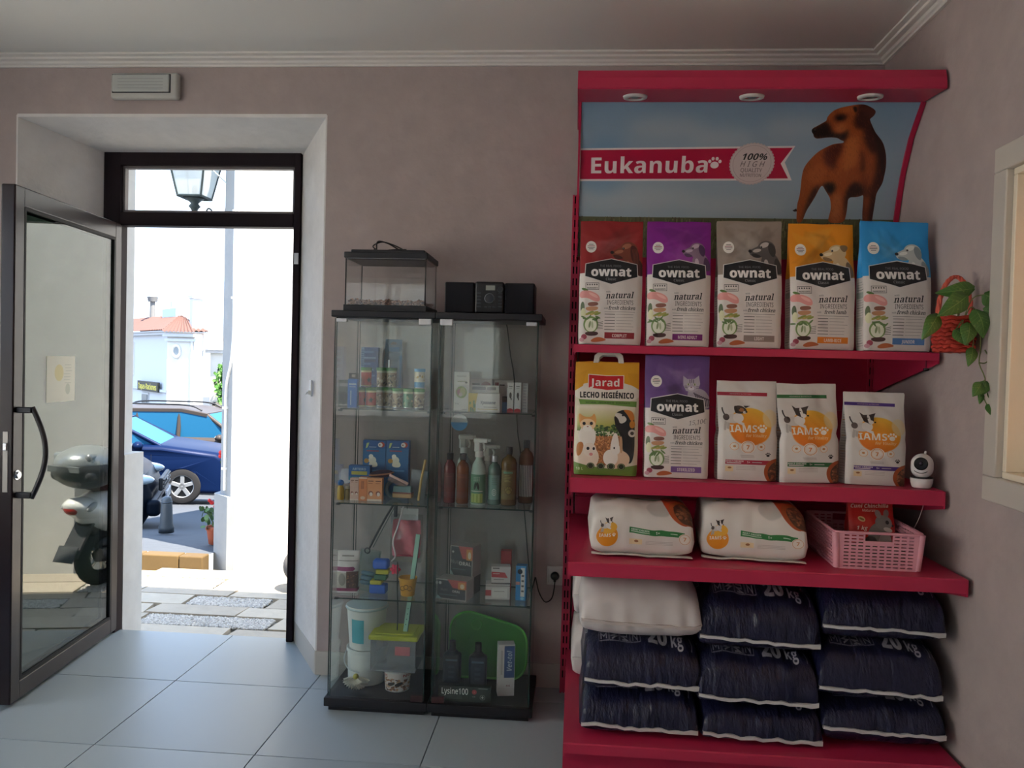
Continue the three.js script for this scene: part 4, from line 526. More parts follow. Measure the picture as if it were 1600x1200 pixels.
// hanging red basket with a pothos
{
  const g = thing('woven_basket', 'red woven basket with tall handle hanging at the wall end of the top shelf', 'basket', [1.19, 1.492, 0.88]);
  const rm = new THREE.MeshPhysicalMaterial({ color: 0xc23a2c, roughness: 0.7, bumpMap: plasterBump, bumpScale: 0.004 }), rm2 = M(0x9c2a22, 0.75);
  const body = []; for (let k = 0; k < 9; k++) { const y = 0.007 + k * 0.0125, a = 0.058 + k * 0.0011, p = []; for (let i = 0; i < 40; i++) { const t = i / 40 * Math.PI * 2, r = a + 0.0035 * Math.sin(i * Math.PI / 2 + k * Math.PI); p.push([Math.sign(Math.cos(t)) * Math.pow(Math.abs(Math.cos(t)), 0.7) * r, y + 0.002 * Math.sin(i * 1.57), Math.sign(Math.sin(t)) * Math.pow(Math.abs(Math.sin(t)), 0.7) * r]); } body.push(tube(p, 0.0068, 90, 6, true)); }
  part('woven_body', body, rm, g); const st = []; for (let i = 0; i < 20; i++) { const t = i / 20 * Math.PI * 2, x = Math.sign(Math.cos(t)) * Math.pow(Math.abs(Math.cos(t)), 0.7), z = Math.sign(Math.sin(t)) * Math.pow(Math.abs(Math.sin(t)), 0.7); st.push(bar([x * 0.057, 0.004, z * 0.057], [x * 0.066, 0.112, z * 0.066], 0.004, 6)); } part('stakes', st, rm2, g); part('bottom', cyl(0.058, 0.056, 0.006, 0, 0.003, 0), rm2, g);
  const arch = (o) => { const p = []; for (let i = 0; i <= 18; i++) { const t = i / 18, a = Math.PI * t; p.push([-0.058 * Math.cos(a) * (0.78 + 0.22 * Math.abs(Math.cos(a))) + 0.0045 * Math.cos(i * 1.6 + o), 0.10 + 0.14 * Math.pow(Math.sin(a), 0.75), 0.005 * Math.sin(i * 1.6 + o)]); } return tube(p, 0.0055, 70, 7); };
  part('handle', [arch(0), arch(2.1), arch(4.2)], M(0xd25a48, 0.65), g); g.scale.set(0.86, 1, 0.86);
  const pl = thing('pothos', 'green pothos plant trailing out of the red woven basket', 'plant', [1.186, 1.56, 0.9]);
  const leafGeo = (L, Wd) => { const n = 8, P = [], U = [], I = []; for (let j = 0; j <= n; j++) { const t = j / n, hw = Wd * 0.5 * Math.pow(Math.sin(Math.PI * Math.pow(t, 0.62)), 0.85) + (t < 0.12 ? Wd * 0.12 : 0); for (const k of [-1, -0.5, 0, 0.5, 1]) { P.push(k * hw, t * L - (Math.abs(k) > 0.4 && t < 0.1 ? 0.05 * L : 0), -0.10 * Wd * Math.abs(k) + 0.12 * L * Math.sin(Math.PI * t) - 0.12 * L * t * t); U.push(k * 0.5 + 0.5, t); } } for (let j = 0; j < n; j++) for (let k = 0; k < 4; k++) { const a = j * 5 + k; I.push(a, a + 1, a + 5, a + 1, a + 6, a + 5); } const q = new THREE.BufferGeometry(); q.setAttribute('position', new THREE.Float32BufferAttribute(P, 3)); q.setAttribute('uv', new THREE.Float32BufferAttribute(U, 2)); q.setIndex(I); q.computeVertexNormals(); return q; };
  const lt = tex(128, 128, (c) => { rect(c, 0, 0, 128, 128, '#4a7a34'); for (let i = 0; i < 16; i++) { c.beginPath(); c.moveTo(64, i * 8); c.lineTo(i % 2 ? 4 : 124, i * 8 - 22); c.lineWidth = 2; c.strokeStyle = '#5f8f44'; c.stroke(); } rect(c, 62, 0, 4, 128, '#88aa5c'); for (let i = 0; i < 12; i++) ell(c, R(0, 128), R(0, 128), R(2, 9), R(2, 5), 'rgba(170,190,110,.35)', R(0, 3)); });
  const lm = new THREE.MeshPhysicalMaterial({ map: lt, roughness: 0.45, transmission: 0.3, thickness: 0, side: THREE.DoubleSide }), sm = M(0x6d7a42, 0.6);
  // leaf: base x, y, z relative to the plant, length, width, direction angle in the wall-facing plane, tilt
  const LV = [[0.03, 0.13, 0.045, 0.115, 0.052, 1.72, 0.2], [0.0, 0.105, 0.07, 0.115, 0.066, 2.2, 0.5], [-0.085, 0.045, 0.07, 0.095, 0.05, 2.6, 0.5], [0.02, 0.06, 0.085, 0.088, 0.062, 3.35, 0.5], [-0.035, 0.0, 0.08, 0.06, 0.05, 3.75, 0.5], [0.055, 0.11, 0.06, 0.06, 0.06, -2.2, 0.4], [0.012, -0.055, 0.09, 0.06, 0.036, 2.9, 0.5], [0.048, -0.155, 0.105, 0.05, 0.036, 2.8, 0.3], [0.062, -0.185, 0.10, 0.038, 0.024, 3.3, 0.6], [0.038, -0.19, 0.10, 0.036, 0.02, 3.0, 0.3], [0.058, -0.24, 0.11, 0.05, 0.036, -1.3, 0.4], [0.03, -0.16, 0.115, 0.05, 0.038, 2.6, 0.4], [0.05, -0.225, 0.115, 0.04, 0.028, 3.5, 0.5], [0.0, 0.02, 0.09, 0.07, 0.052, 2.95, 0.5], [0.05, 0.06, 0.07, 0.06, 0.05, -1.7, 0.3]];
  for (const [x, y, z, L, W, a, tl] of LV) { const q = part('leaf', leafGeo(L, W), lm, pl); q.position.set(x, y, z); q.rotation.order = 'ZYX'; q.rotation.set(tl * 0.6, 0.15 * Math.sin(a * 3), a); }
  const S = [[[0, -0.02, 0], [0.01, 0.09, 0.02], [0.03, 0.13, 0.045]], [[0, -0.02, 0], [-0.01, 0.06, 0.04], [0, 0.10, 0.07]], [[0, -0.02, 0], [-0.04, 0.06, 0.05], [-0.085, 0.045, 0.07]], [[0, -0.02, 0.01], [0.02, 0.07, 0.05], [0.02, 0.06, 0.085]], [[0.01, -0.02, 0], [0.035, 0.1, 0.03], [0.055, 0.11, 0.06]], [[0, -0.02, 0.02], [-0.01, 0.03, 0.07], [-0.035, 0, 0.08]], [[0.01, -0.02, 0.03], [0.02, 0.03, 0.08], [0.014, -0.03, 0.09], [0.012, -0.055, 0.09]], [[0.01, 0, 0.03], [0.03, 0.02, 0.075], [0.035, -0.06, 0.09], [0.03, -0.1, 0.095], [0.045, -0.15, 0.105], [0.04, -0.19, 0.10], [0.058, -0.24, 0.11]], [[0.03, -0.1, 0.095], [0.05, -0.1, 0.09], [0.066, -0.085, 0.08], [0.055, -0.06, 0.075]]];
  for (const p of S) part('stem', tube(p, 0.0017, 20, 6), sm, pl);
}

// ---------- two glass display cabinets ----------
const CW = 0.421, CZ0 = 0.02, CZ1 = 0.375, CTOP = 1.618, CBASE = 0.055, SY = [1.225, 0.841, 0.453];
function cabinet(cx, label, hingeLeft) {
  const g = thing('display_cabinet', label, 'cabinet', [cx, 0, 0], 0, null), d = CZ1 - CZ0, zc = (CZ0 + CZ1) / 2, blk = M(0x14131a, 0.45), h = CTOP - 0.026 - CBASE, yc = CBASE + h / 2, xi = CW / 2 - 0.018;
  part('base', [rbox(CW, 0.035, d + 0.006, 0.003, 0, CBASE - 0.0175, zc), box(CW - 0.03, 0.02, d - 0.03, 0, 0.01, zc)], blk, g); part('top', rbox(CW, 0.026, d + 0.006, 0.003, 0, CTOP - 0.013, zc), blk, g);
  for (const s of [-1, 1]) { const p = part('side_pane', box(0.004, h, d - 0.04, s * xi, yc, zc), glass, g); for (const q of [-1, 1]) part('polished_edge', box(0.0042, h, 0.0035, s * xi, yc, zc + q * (d / 2 - 0.0195)), glassEdge, p); }
  const b = part('back_pane', box(2 * xi - 0.012, h, 0.004, 0, yc, CZ0 + 0.012), glass, g); for (const s of [-1, 1]) part('polished_edge', box(0.003, h, 0.0042, s * (xi - 0.0075), yc, CZ0 + 0.012), glassEdge, b);
  const dz = CZ1 - 0.008, dr = part('door', box(2 * xi + 0.004, h - 0.012, 0.004, 0, yc, dz), glass, g); for (const s of [-1, 1]) part('polished_edge', box(0.0032, h - 0.012, 0.0042, s * (xi + 0.0035), yc, dz), glassEdge, dr);
  for (const y of [CBASE + h - 0.017, CBASE + 0.017]) for (const s of [-1, 1]) { if (s > 0 === hingeLeft && y < 1) continue; part('door_clip', rbox(s > 0 === hingeLeft ? 0.042 : 0.05, s > 0 === hingeLeft ? 0.014 : 0.025, 0.016, 0.002, s * (xi - 0.024), y + (y > 1 ? 0.004 : -0.002), dz + 0.001), y > 1 ? M(0xcfcfd2, 0.3, { metalness: 0.4 }) : M(0x3a2324, 0.4), dr); }
  for (const y of SY) { const s = part('glass_shelf', box(2 * xi - 0.03, 0.005, d - 0.07, 0, y - 0.0025, zc), glass, g); for (const q of [-1, 1]) part('polished_edge', box(2 * xi - 0.03, 0.0052, 0.0025, 0, y - 0.0025, zc + q * (d / 2 - 0.036)), glassEdge, s); for (const sx of [-1, 1]) for (const sz of [-1, 1]) part('shelf_pin', rbox(0.016, 0.008, 0.012, 0.002, sx * (xi - 0.009), y - 0.009, zc + sz * 0.12), M(0x2a2a2e, 0.4), s); }
  return g;
}
cabinet(-0.768, 'left glass display cabinet under the small aquarium', false); cabinet(-0.3455, 'right glass display cabinet under the black stereo', true);

// ---------- small goods ----------
const rgb = (c) => M(c, 0.55);
function carton(name, label, w, h, d, col, draw, p, turn = 0, group, cat = 'box', px = 256) {
  const m = [rgb(col), rgb(col), rgb(col), rgb(col), draw ? new THREE.MeshPhysicalMaterial({ map: tex(px, Math.max(64, Math.round(px * h / w)), draw), roughness: 0.5 }) : rgb(col), rgb(col)];
  return single(name, at(new THREE.BoxGeometry(w, h, d), 0, h / 2, 0), m, label, cat, group, p, turn);
}
const canSets = {
  red: tex(256, 128, (c) => { rect(c, 0, 0, 256, 128, '#c23a2a'); rect(c, 0, 0, 256, 14, '#e0cf9a'); rect(c, 0, 112, 256, 16, '#e0cf9a'); for (const x of [40, 120, 200]) { poly(c, [[x - 20, 70], [x - 6, 62], [x, 46], [x + 6, 62], [x + 22, 64], [x + 8, 76], [x + 14, 94], [x, 84], [x - 14, 92], [x - 8, 78]], '#3c2320'); } }),
  animal: tex(256, 128, (c) => { rect(c, 0, 0, 256, 128, '#a08a6c'); rect(c, 0, 0, 256, 16, '#cfd2b0'); for (let i = 0; i < 50; i++) ell(c, R(0, 256), R(24, 120), R(4, 14), R(3, 9), ['#d4cbb4', '#5c4632', '#c8ba94', '#3c342a'][i % 4], R(0, 3)); }),
  green: tex(256, 128, (c) => { rect(c, 0, 0, 256, 128, '#6a9a7a'); rect(c, 0, 0, 256, 16, '#cfd8b8'); for (let i = 0; i < 24; i++) ell(c, R(0, 256), R(26, 120), R(5, 14), R(4, 10), ['#a8b890', '#4a7a5c', '#c0c49a'][i % 3], R(0, 3)); }),
  blue: tex(256, 128, (c) => { rect(c, 0, 0, 256, 128, '#d8d2bc'); rect(c, 0, 78, 256, 50, '#4a90c0'); for (let i = 0; i < 14; i++) ell(c, R(0, 256), R(16, 66), R(5, 12), R(4, 9), ['#7a6a4a', '#b89c5a', '#c4b48a'][i % 3], R(0, 3)); }),
};
const canProto = {}; for (const k of Object.keys(canSets)) canProto[k] = [new THREE.MeshPhysicalMaterial({ map: canSets[k], roughness: 0.4 }), rgb(k === 'blue' ? 0x5fa0cc : 0x3f8a3c)];
const canBody = new THREE.CylinderGeometry(0.0215, 0.0215, 0.07, 24, 1, true).translate(0, 0.035, 0), canLid = lathe([[0, 0], [0.0222, 0], [0.023, 0.001], [0.023, 0.011], [0.0215, 0.013], [0, 0.0125]], 24).translate(0, 0.07, 0), canFoot = lathe([[0, 0], [0.0222, 0], [0.0222, 0.004], [0.0214, 0.005]], 24);
function can(kind, label, x, y, z, turn, group) { const g = thing('food_can', label, 'can', [x, y, z], turn, group); part('can_body', canBody, canProto[kind][0], g); part('lid', canLid, canProto[kind][1], g); part('bottom_rim', canFoot, chrome, g); }
{ const y = SY[0] + 0.0005, u = y + 0.0832;
  can('red', 'red can with green lid, left of the two red cans on the cabinet shelf', -0.892, y, 0.235, 0.4); can('red', 'red can with green lid, right of the two red cans on the cabinet shelf', -0.846, y, 0.235, 1.6); can('red', 'red can stacked on top of the two other red cans', -0.868, u, 0.235, 2.2);
  can('animal', 'brown patterned can with green lid beside the right red can', -0.788, y, 0.17, 0.2); can('animal', 'brown patterned can stacked behind the red cans at the left', -0.822, u, 0.155, 1.2); can('animal', 'brown patterned can at the bottom behind the right red can', -0.822, y, 0.155, 2.5); can('animal', 'brown patterned can stacked second from the left behind the red cans', -0.776, u, 0.17, 3.4);
  can('animal', 'brown patterned can next to the green can in the left cabinet', -0.735, y, 0.23, 4.1); can('green', 'plain green can on the top shelf of the left cabinet', -0.69, y, 0.23, 0.8); can('animal', 'brown patterned can under the blue topped can at the right end', -0.644, y, 0.23, 5.2); can('blue', 'blue topped can stacked at the right end of the left cabinet shelf', -0.644, u, 0.23, 1.0);
  carton('grey_pack', 'narrow dark grey pack at the left end of the top cabinet shelf', 0.042, 0.112, 0.03, 0x5a5a5c, (c, w, h) => { rect(c, 0, 0, w, h, '#5c5c5e'); rect(c, 20, 60, w - 40, 60, '#8d8d90'); rect(c, 20, h - 60, w - 40, 26, '#a8a4a0'); ell(c, w / 2, 340, 80, 120, '#3c3c40'); }, [-0.951, y, 0.265], 0.05, null, 'pack', 192);
  const hb = thing('blue_pack', 'bright blue pack with dark hanging tab on the top cabinet shelf', 'pack', [-0.911, y, 0.275], 0.02); part('card_box', at(rbox(0.04, 0.118, 0.028, 0.002), 0, 0.059, 0), M(0x2a6cc0, 0.45), hb); part('hang_tab', [rbox(0.04, 0.006, 0.002, 0.001, 0, 0.121, 0), rbox(0.04, 0.006, 0.002, 0.001, 0, 0.139, 0), rbox(0.012, 0.018, 0.002, 0.001, -0.014, 0.13, 0), rbox(0.012, 0.018, 0.002, 0.001, 0.014, 0.13, 0)], M(0x3a3438, 0.5), hb); part('print', [box(0.03, 0.006, 0.0006, 0, 0.096, 0.0143), box(0.026, 0.003, 0.0006, 0, 0.085, 0.0143), box(0.004, 0.06, 0.0006, -0.006, 0.04, 0.0143)], M(0xb8cce0, 0.5), hb);
  carton('tall_blue_box', 'tall dark blue printed box behind the red cans', 0.074, 0.252, 0.03, 0x2f4c86, (c, w, h) => { rect(c, 0, 0, w, h, '#34528c'); for (let i = 0; i < 14; i++) rect(c, R(10, 40), 60 + i * 44, R(100, 200), R(8, 26), ['#5f80b4', '#274276', '#7f9cc4', '#1f3766'][i % 4]); rect(c, 0, 0, 46, h, '#6f8fb8'); for (let i = 0; i < 24; i++) rect(c, 6, 40 + i * 32, 34, 12, '#3a5a92'); }, [-0.885, y, 0.11], 0.06);
  const bl = thing('blister_pack', 'tall blue grey blister pack with a hanging slot and slim steel tool', 'pack', [-0.79, y, 0.10]); const bs = polyShape([[-0.05, 0], [0.05, 0], [0.036, 0.29], [-0.036, 0.29]]); bs.holes.push(new THREE.Path([[-0.016, 0.272], [-0.004, 0.28], [0.012, 0.276], [0.012, 0.268], [-0.014, 0.266]].map((q) => new THREE.Vector2(...q)))); bl.rotation.x = -0.08;
  part('card', new THREE.ExtrudeGeometry(bs, { depth: 0.0015, bevelEnabled: false }), M(0x5a7890, 0.5), bl); part('clear_shell', rbox(0.062, 0.21, 0.012, 0.005, 0, 0.125, 0.0085), clearGlass, bl); part('steel_tool', [bar([-0.012, 0.02, 0.008], [-0.016, 0.2, 0.008], 0.004), bar([0.014, 0.02, 0.008], [0.004, 0.16, 0.008], 0.003)], chrome, bl); part('print', [box(0.05, 0.02, 0.001, 0, 0.246, 0.002), box(0.012, 0.2, 0.001, 0.032, 0.12, 0.002)], M(0x2f6fa0, 0.5), bl);
}
{ const y = SY[1] + 0.0005;
  const dog = (flip) => (c, w, h) => { rect(c, 0, 0, w, h, '#2f6a9c'); rect(c, 0, 0, w, 90, '#2a5a94'); ell(c, w * 0.82, 46, 34, 30, '#b8402c'); ell(c, w * 0.76, 48, 26, 26, '#e4ddd4'); ell(c, w * 0.74, 48, 8, 8, '#6a3a34'); poly(c, [[40, 30], [70, 24], [50, 80], [30, 90]], '#b8c47a'); rect(c, 70, 70, 80, 8, '#b0c4d4'); rect(c, 40, 110, 140, 14, '#9a4a5c'); ell(c, w * 0.42, 220, 44, 40, '#dedccc'); ell(c, w * 0.36, 180, 26, 26, '#ece8dc'); poly(c, [[w * 0.3, 230], [w * 0.62, 230], [w * 0.68, 300], [w * 0.26, 300]], '#e0dcc8', true); ell(c, flip ? w * 0.2 : w * 0.16, 230, 28, 26, '#b8883c'); rect(c, 30, 330, 180, 16, '#5f9ac8'); };
  const gp = 'blue boxes with a white bird'; carton('blue_animal_box', 'left of two upright blue boxes with a white bird', 0.098, 0.236, 0.04, 0x2a5a90, dog(0), [-0.853, y, 0.115], 0.03, gp); carton('blue_animal_box', 'right of two upright blue boxes with a white bird', 0.098, 0.238, 0.04, 0x2a5a90, dog(1), [-0.752, y, 0.115], 0.0, gp);
  carton('blue_yellow_box', 'small blue box with a yellow stripe behind the peach boxes', 0.09, 0.075, 0.04, 0x2b5f9c, (c, w, h) => { rect(c, 0, 0, w, h, '#2d62a0'); txt(c, 'ARTERO', w / 2, 40, 40, { weight: 'bold', color: '#a8bcd0', sx: 1.1 }); rect(c, 34, 66, 190, 42, '#b0a84a'); rect(c, 0, 130, w, 80, '#2f7f9c'); }, [-0.897, y + 0.06, 0.19], 0.02);
  carton('carton', 'low plain carton supporting the small blue box', 0.085, 0.0595, 0.04, 0xa08a74, null, [-0.897, y, 0.185]);
  const pe = (c1) => (c, w, h) => { rect(c, 0, 0, w, h, c1); for (let k = 0; k < 2; k++) { rect(c, 16 + k * w / 2, 40, w * 0.36, 16, '#6a3c30'); rect(c, 16 + k * w / 2, 84, w * 0.3, 8, '#a05c40'); ell(c, w * (0.25 + k * 0.5), h * 0.66, w * 0.16, w * 0.16, '#8a4a3c'); ell(c, w * (0.27 + k * 0.5), h * 0.7, w * 0.11, w * 0.13, '#e6d8cc'); } rect(c, 0, h - 34, w, 34, '#e2cfc0'); };
  carton('pale_peach_box', 'narrow pale peach box at the left of the peach boxes', 0.036, 0.092, 0.03, 0xd9b8a4, pe('#dcb8a8'), [-0.897, y, 0.265], 0.0, null, 'box', 200); carton('orange_box', 'narrow orange box between two peach boxes with animal heads', 0.034, 0.096, 0.03, 0xd8834f, (c, w, h) => { rect(c, 0, 0, w, h, '#d98450'); rect(c, 0, 0, w, 24, '#e8dcd0'); for (let i = 0; i < 4; i++) rect(c, 60 + i * 18, 80, 9, 200, '#6a3a2c'); ell(c, w / 2, h - 70, 60, 40, '#e2c0a0'); }, [-0.861, y, 0.265], 0.0, null, 'box', 200); carton('peach_box', 'wider peach orange box with two animal heads on its front', 0.062, 0.094, 0.03, 0xdc9468, pe('#de9868'), [-0.812, y, 0.265], 0.0);
  const yb = thing('yellow_bottle', 'small yellow bottle with a round blue cap at the left edge of the shelf', 'bottle', [-0.955, y, 0.275]); part('bottle_body', lathe([[0, 0], [0.013, 0], [0.0145, 0.004], [0.0145, 0.045], [0.01, 0.056], [0.008, 0.06], [0, 0.06]], 20), M(0xb8942c, 0.35), yb); part('cap', ball(0.0125, 0, 0.071, 0), M(0x2c72b8, 0.35), yb);
  const yj = thing('brown_jar', 'squat brownish jar beside the small yellow bottle', 'jar', [-0.927, y, 0.27]); part('jar_body', lathe([[0, 0], [0.012, 0], [0.014, 0.01], [0.013, 0.04], [0.009, 0.047], [0, 0.047]], 18), M(0x7c6a3a, 0.4), yj); part('lid', cyl(0.0105, 0.0105, 0.012, 0, 0.053, 0), M(0xa59a84, 0.5), yj);
  const sl = thing('dark_slipper_brush', 'dark purple oval brush with a wooden edge lying on the boxes', 'brush', [-0.80, y + 0.105, 0.215], 0.1); const br = ball(1, 0, 0, 0, 20); br.scale(0.05, 0.017, 0.028); part('bristle_pad', br, M(0x2c2438, 0.8), sl); const bd = ball(1, 0, -0.009, 0, 20); bd.scale(0.054, 0.007, 0.031); part('wooden_back', bd, M(0xa0704a, 0.5), sl); sl.rotation.z = 0.12;
  const sl2 = thing('wooden_brush', 'wooden handled brush leaning across the shelf in the left cabinet', 'brush', [-0.702, y + 0.012, 0.235], -0.1); part('wooden_block', [rbox(0.085, 0.02, 0.035, 0.006, 0, 0.01, 0)], M(0xb89468, 0.5), sl2); part('bristles', [rbox(0.078, 0.03, 0.03, 0.004, 0, 0.034, 0)], M(0x6f8a8c, 0.85), sl2); part('ferrule', rbox(0.082, 0.006, 0.033, 0.002, 0, 0.021, 0), M(0x7a3c3a, 0.5), sl2);
  const sl3 = thing('pale_comb', 'pale pink comb lying slanted above the wooden brush', 'comb', [-0.72, y + 0.088, 0.24]); part('comb_spine', rbox(0.088, 0.011, 0.006, 0.003, 0, 0, 0), M(0xc8a8a0, 0.45), sl3); const te = []; for (let i = 0; i < 18; i++) te.push(box(0.0022, 0.02, 0.003, -0.04 + i * 0.0047, -0.014, 0)); part('comb_teeth', te, M(0xb0948c, 0.5), sl3); sl3.rotation.z = -0.42;
  single('rubber_disc', at(new THREE.TorusGeometry(0.034, 0.009, 12, 30), 0, 0.043, 0), M(0x6b8088, 0.6), 'grey blue rubber ring standing behind the wooden brush', 'ring', null, [-0.745, y, 0.2], 0.4);
  const pb = thing('clear_pouch', 'crumpled clear pouch with grey and white print, right of the boxes', 'pouch', [-0.658, y, 0.16]); part('pouch_body', bagGeo({ w: 0.07, h: 0.12, d: 0.02, seed: 120, wr: 0.006 }), M(0x8a9094, 0.35), pb); part('top_seal', sealGeo(0.07, 0.014, 0.113, 0, 0.003, 3), M(0x3a4044, 0.4), pb); pb.rotation.z = -0.1;
  single('wooden_stick', at(tube([[0, 0, 0], [0.01, 0.08, 0.004], [0.026, 0.17, 0]], 0.005, 20, 8), 0, 0.005, 0), M(0xc9a868, 0.6), 'pale wooden stick leaning against the right pane of the left cabinet', 'stick', null, [-0.634, y, 0.25]);
  single('loose_lid', lathe([[0, 0], [0.03, 0], [0.032, 0.004], [0.03, 0.008], [0, 0.009]], 24), M(0xb4b4c0, 0.35), 'pale round plastic lid standing at the left pane above the yellow bottle', 'tray', null, [-0.953, y + 0.088, 0.2]).rotation.set(1.4, 0.5, 0);  // a loose plastic lid rather than a tray
}
{ const y = SY[2] + 0.0005;
  const t = tex(256, 400, (c) => { rect(c, 0, 0, 256, 400, '#d8d2d0'); rect(c, 40, 40, 110, 14, '#8a8480'); rect(c, 10, 90, 180, 5, '#5a5654'); poly(c, [[0, 150], [150, 146], [170, 166], [150, 186], [0, 186]], '#8a2c62'); rect(c, 0, 200, 90, 150, '#b8b0a4'); ell(c, 50, 270, 34, 60, '#8c8880'); rect(c, 90, 190, 104, 170, '#5a3a2c'); for (let i = 0; i < 26; i++) ell(c, R(96, 190), R(196, 350), 9, 6, ['#7a5038', '#4a2c22', '#8c6446'][i % 3], R(0, 3)); rect(c, 0, 352, 256, 30, '#8a2c54'); });
  stand('treat_pouch', 'white treat pouch with magenta bands and brown picture in the left cabinet', { w: 0.088, h: 0.172, d: 0.04, seed: 130, wr: 0.003, sealMat: M('#d8d2d0', 0.5) }, t, [-0.922, y, 0.255], 0.1, 0.04);
  const ty = thing('wrapped_blue_toy', 'pale blue rope toy in a glossy clear wrapper', 'toy', [-0.858, y, 0.21]); part('rope_toy', [0, 1, 2].map((k) => at(new THREE.TorusGeometry(0.02, 0.009, 10, 20), 0, 0.03 + k * 0.02, 0, 1.3, 0, k)), M(0x7fa6c0, 0.7), ty); part('clear_wrapper', bagGeo({ w: 0.085, h: 0.17, d: 0.05, seed: 141, wr: 0.012, topD: 0.02 }), new THREE.MeshPhysicalMaterial({ color: 0xe6f2f0, roughness: 0.08, transmission: 1, thickness: 0, ior: 1.5 }), ty); ty.rotation.z = -0.12;
  const wb = thing('woven_toy', 'blue and yellow block toy stacked in the left cabinet', 'toy', [-0.79, y, 0.245]); part('blue_blocks', [rbox(0.07, 0.038, 0.05, 0.008, -0.004, 0.019, 0), rbox(0.066, 0.04, 0.05, 0.012, 0.005, 0.122, 0)], M(0x2a5fc0, 0.55), wb); part('yellow_blocks', [rbox(0.05, 0.018, 0.046, 0.006, -0.012, 0.047, 0.003), rbox(0.055, 0.02, 0.046, 0.006, 0.014, 0.092, 0.002)], M(0xb4b030, 0.55), wb); part('green_blocks', [rbox(0.052, 0.024, 0.048, 0.006, 0.006, 0.069, 0)], M(0x2f6a4a, 0.55), wb);
  const yc = thing('yellow_bucket', 'small yellow bucket with handle marks standing in the left cabinet', 'bucket', [-0.668, y, 0.26]); part('bucket_body', lathe([[0, 0], [0.026, 0], [0.028, 0.002], [0.037, 0.068], [0.039, 0.07], [0.039, 0.075], [0.036, 0.075], [0.026, 0.004], [0, 0.004]], 24), M(0xd89a1c, 0.45), yc); part('relief', [0, 1, 2].map((k) => at(new THREE.TorusGeometry(0.009, 0.0018, 6, 14), -0.016 + k * 0.015, 0.035 + 0.006 * (k % 2), 0.034 - 0.004 * Math.abs(k - 1))), M(0x9a6a14, 0.5), yc);
  // pink garment hanging in clear plastic
  const pc = thing('pink_garment', 'folded pink pet garment with a red hem hanging in clear plastic', 'garment', [-0.69, y + 0.16, 0.2]); const gg = new THREE.PlaneGeometry(0.115, 0.15, 24, 24), gp = gg.attributes.position, fold = (x, yy) => 0.012 * Math.sin(x * 80 + yy * 20) + 0.008 * n3(x * 18, yy * 18, 3); const gb = gg.clone(); for (let i = 0; i < gp.count; i++) { gp.setZ(i, fold(gp.getX(i), gp.getY(i)) + 0.006); gb.attributes.position.setZ(i, fold(gp.getX(i), gp.getY(i)) - 0.006); } gg.computeVertexNormals(); gb.computeVertexNormals(); part('cloth', [at(gg, 0, 0.065, 0), at(gb, 0, 0.065, 0)], new THREE.MeshStandardMaterial({ color: 0xd4707c, roughness: 0.85, side: THREE.DoubleSide }), pc);
  part('red_hem', tube([[-0.05, -0.012, 0.012], [-0.02, -0.006, 0.02], [0.02, -0.01, 0.006], [0.058, -0.012, 0.014]], 0.004, 24, 8), M(0xb82a44, 0.6), pc); part('white_ribbon', tube([[-0.012, 0.2, 0.02], [-0.032, 0.12, 0.024], [-0.052, 0.05, 0.026], [-0.04, -0.01, 0.03], [-0.056, -0.03, 0.03]], 0.0035, 30, 6), M(0xded6d6, 0.6), pc); part('paper_header', rbox(0.075, 0.05, 0.003, 0.001, 0.01, 0.165, 0), M(0xc8c8c4, 0.5), pc); part('hanging_loop', tube([[0.0, 0.185, 0], [0.0, 0.205, 0.0], [0.012, 0.22, 0.0], [0.02, 0.2, 0]], 0.002, 16, 6), M(0x222226, 0.5), pc); part('plastic_sleeve', bagGeo({ w: 0.135, h: 0.2, d: 0.034, seed: 150, wr: 0.007, topD: 0.01 }).translate(0, -0.035, 0), new THREE.MeshPhysicalMaterial({ color: 0xf0f0f0, roughness: 0.06, transmission: 1, thickness: 0, ior: 1.35 }), pc);
  single('red_rosette', [0, 1, 2, 3, 4, 5].map((k) => { const q = ball(1, 0, 0, 0, 10); q.scale(0.013, 0.008, 0.007); return at(at(q, 0.011, 0, 0), 0, 0, 0, 0, 0, k * 1.047); }), M(0xc8284c, 0.6), 'small crimson rosette hanging below the pink garment', 'rosette', null, [-0.722, y + 0.105, 0.262]);
  const ld = thing('dog_lead', 'black dog lead hanging slanted across the left cabinet', 'lead', [-0.74, SY[1] - 0.012, 0.22]); part('strap', tube([[0, 0, 0.0], [-0.05, -0.09, 0.0], [-0.105, -0.2, 0.0]], 0.0045, 24, 8), M(0x23262a, 0.55), ld); part('strap', tube([[0.01, 0, 0.004], [-0.03, -0.08, 0.01], [-0.085, -0.19, 0.012]], 0.002, 24, 6), M(0x44504e, 0.5), ld); part('grip', rbox(0.015, 0.06, 0.012, 0.004, 0.006, -0.03, 0.004), M(0x18191c, 0.5), ld); part('snap_hook', at(new THREE.TorusGeometry(0.011, 0.003, 8, 18), -0.112, -0.208, 0), M(0x3a3d40, 0.3, { metalness: 0.7 }), ld);
  const gs = thing('green_collar', 'pale green punched strap hanging slanted at the right of the left cabinet', 'strap', [-0.628, 0.71, 0.27]); const gl = Math.hypot(0.045, 0.41); part('strap', at(rbox(0.018, gl, 0.003, 0.001), -0.0225, -0.205, 0, 0, 0, -0.11), M(0x9cc8b4, 0.5), gs); part('holes', [0, 1, 2, 3].map((k) => at(cyl(0.0022, 0.0022, 0.0036, 0, 0, 0, 8), -0.034 - k * 0.003, -0.31 - k * 0.022, 0, Math.PI / 2)), black, gs); part('dark_edge', at(rbox(0.003, gl, 0.0034, 0.001), -0.0125, -0.205, 0, 0, 0, -0.11), M(0x1d3a32, 0.5), gs);
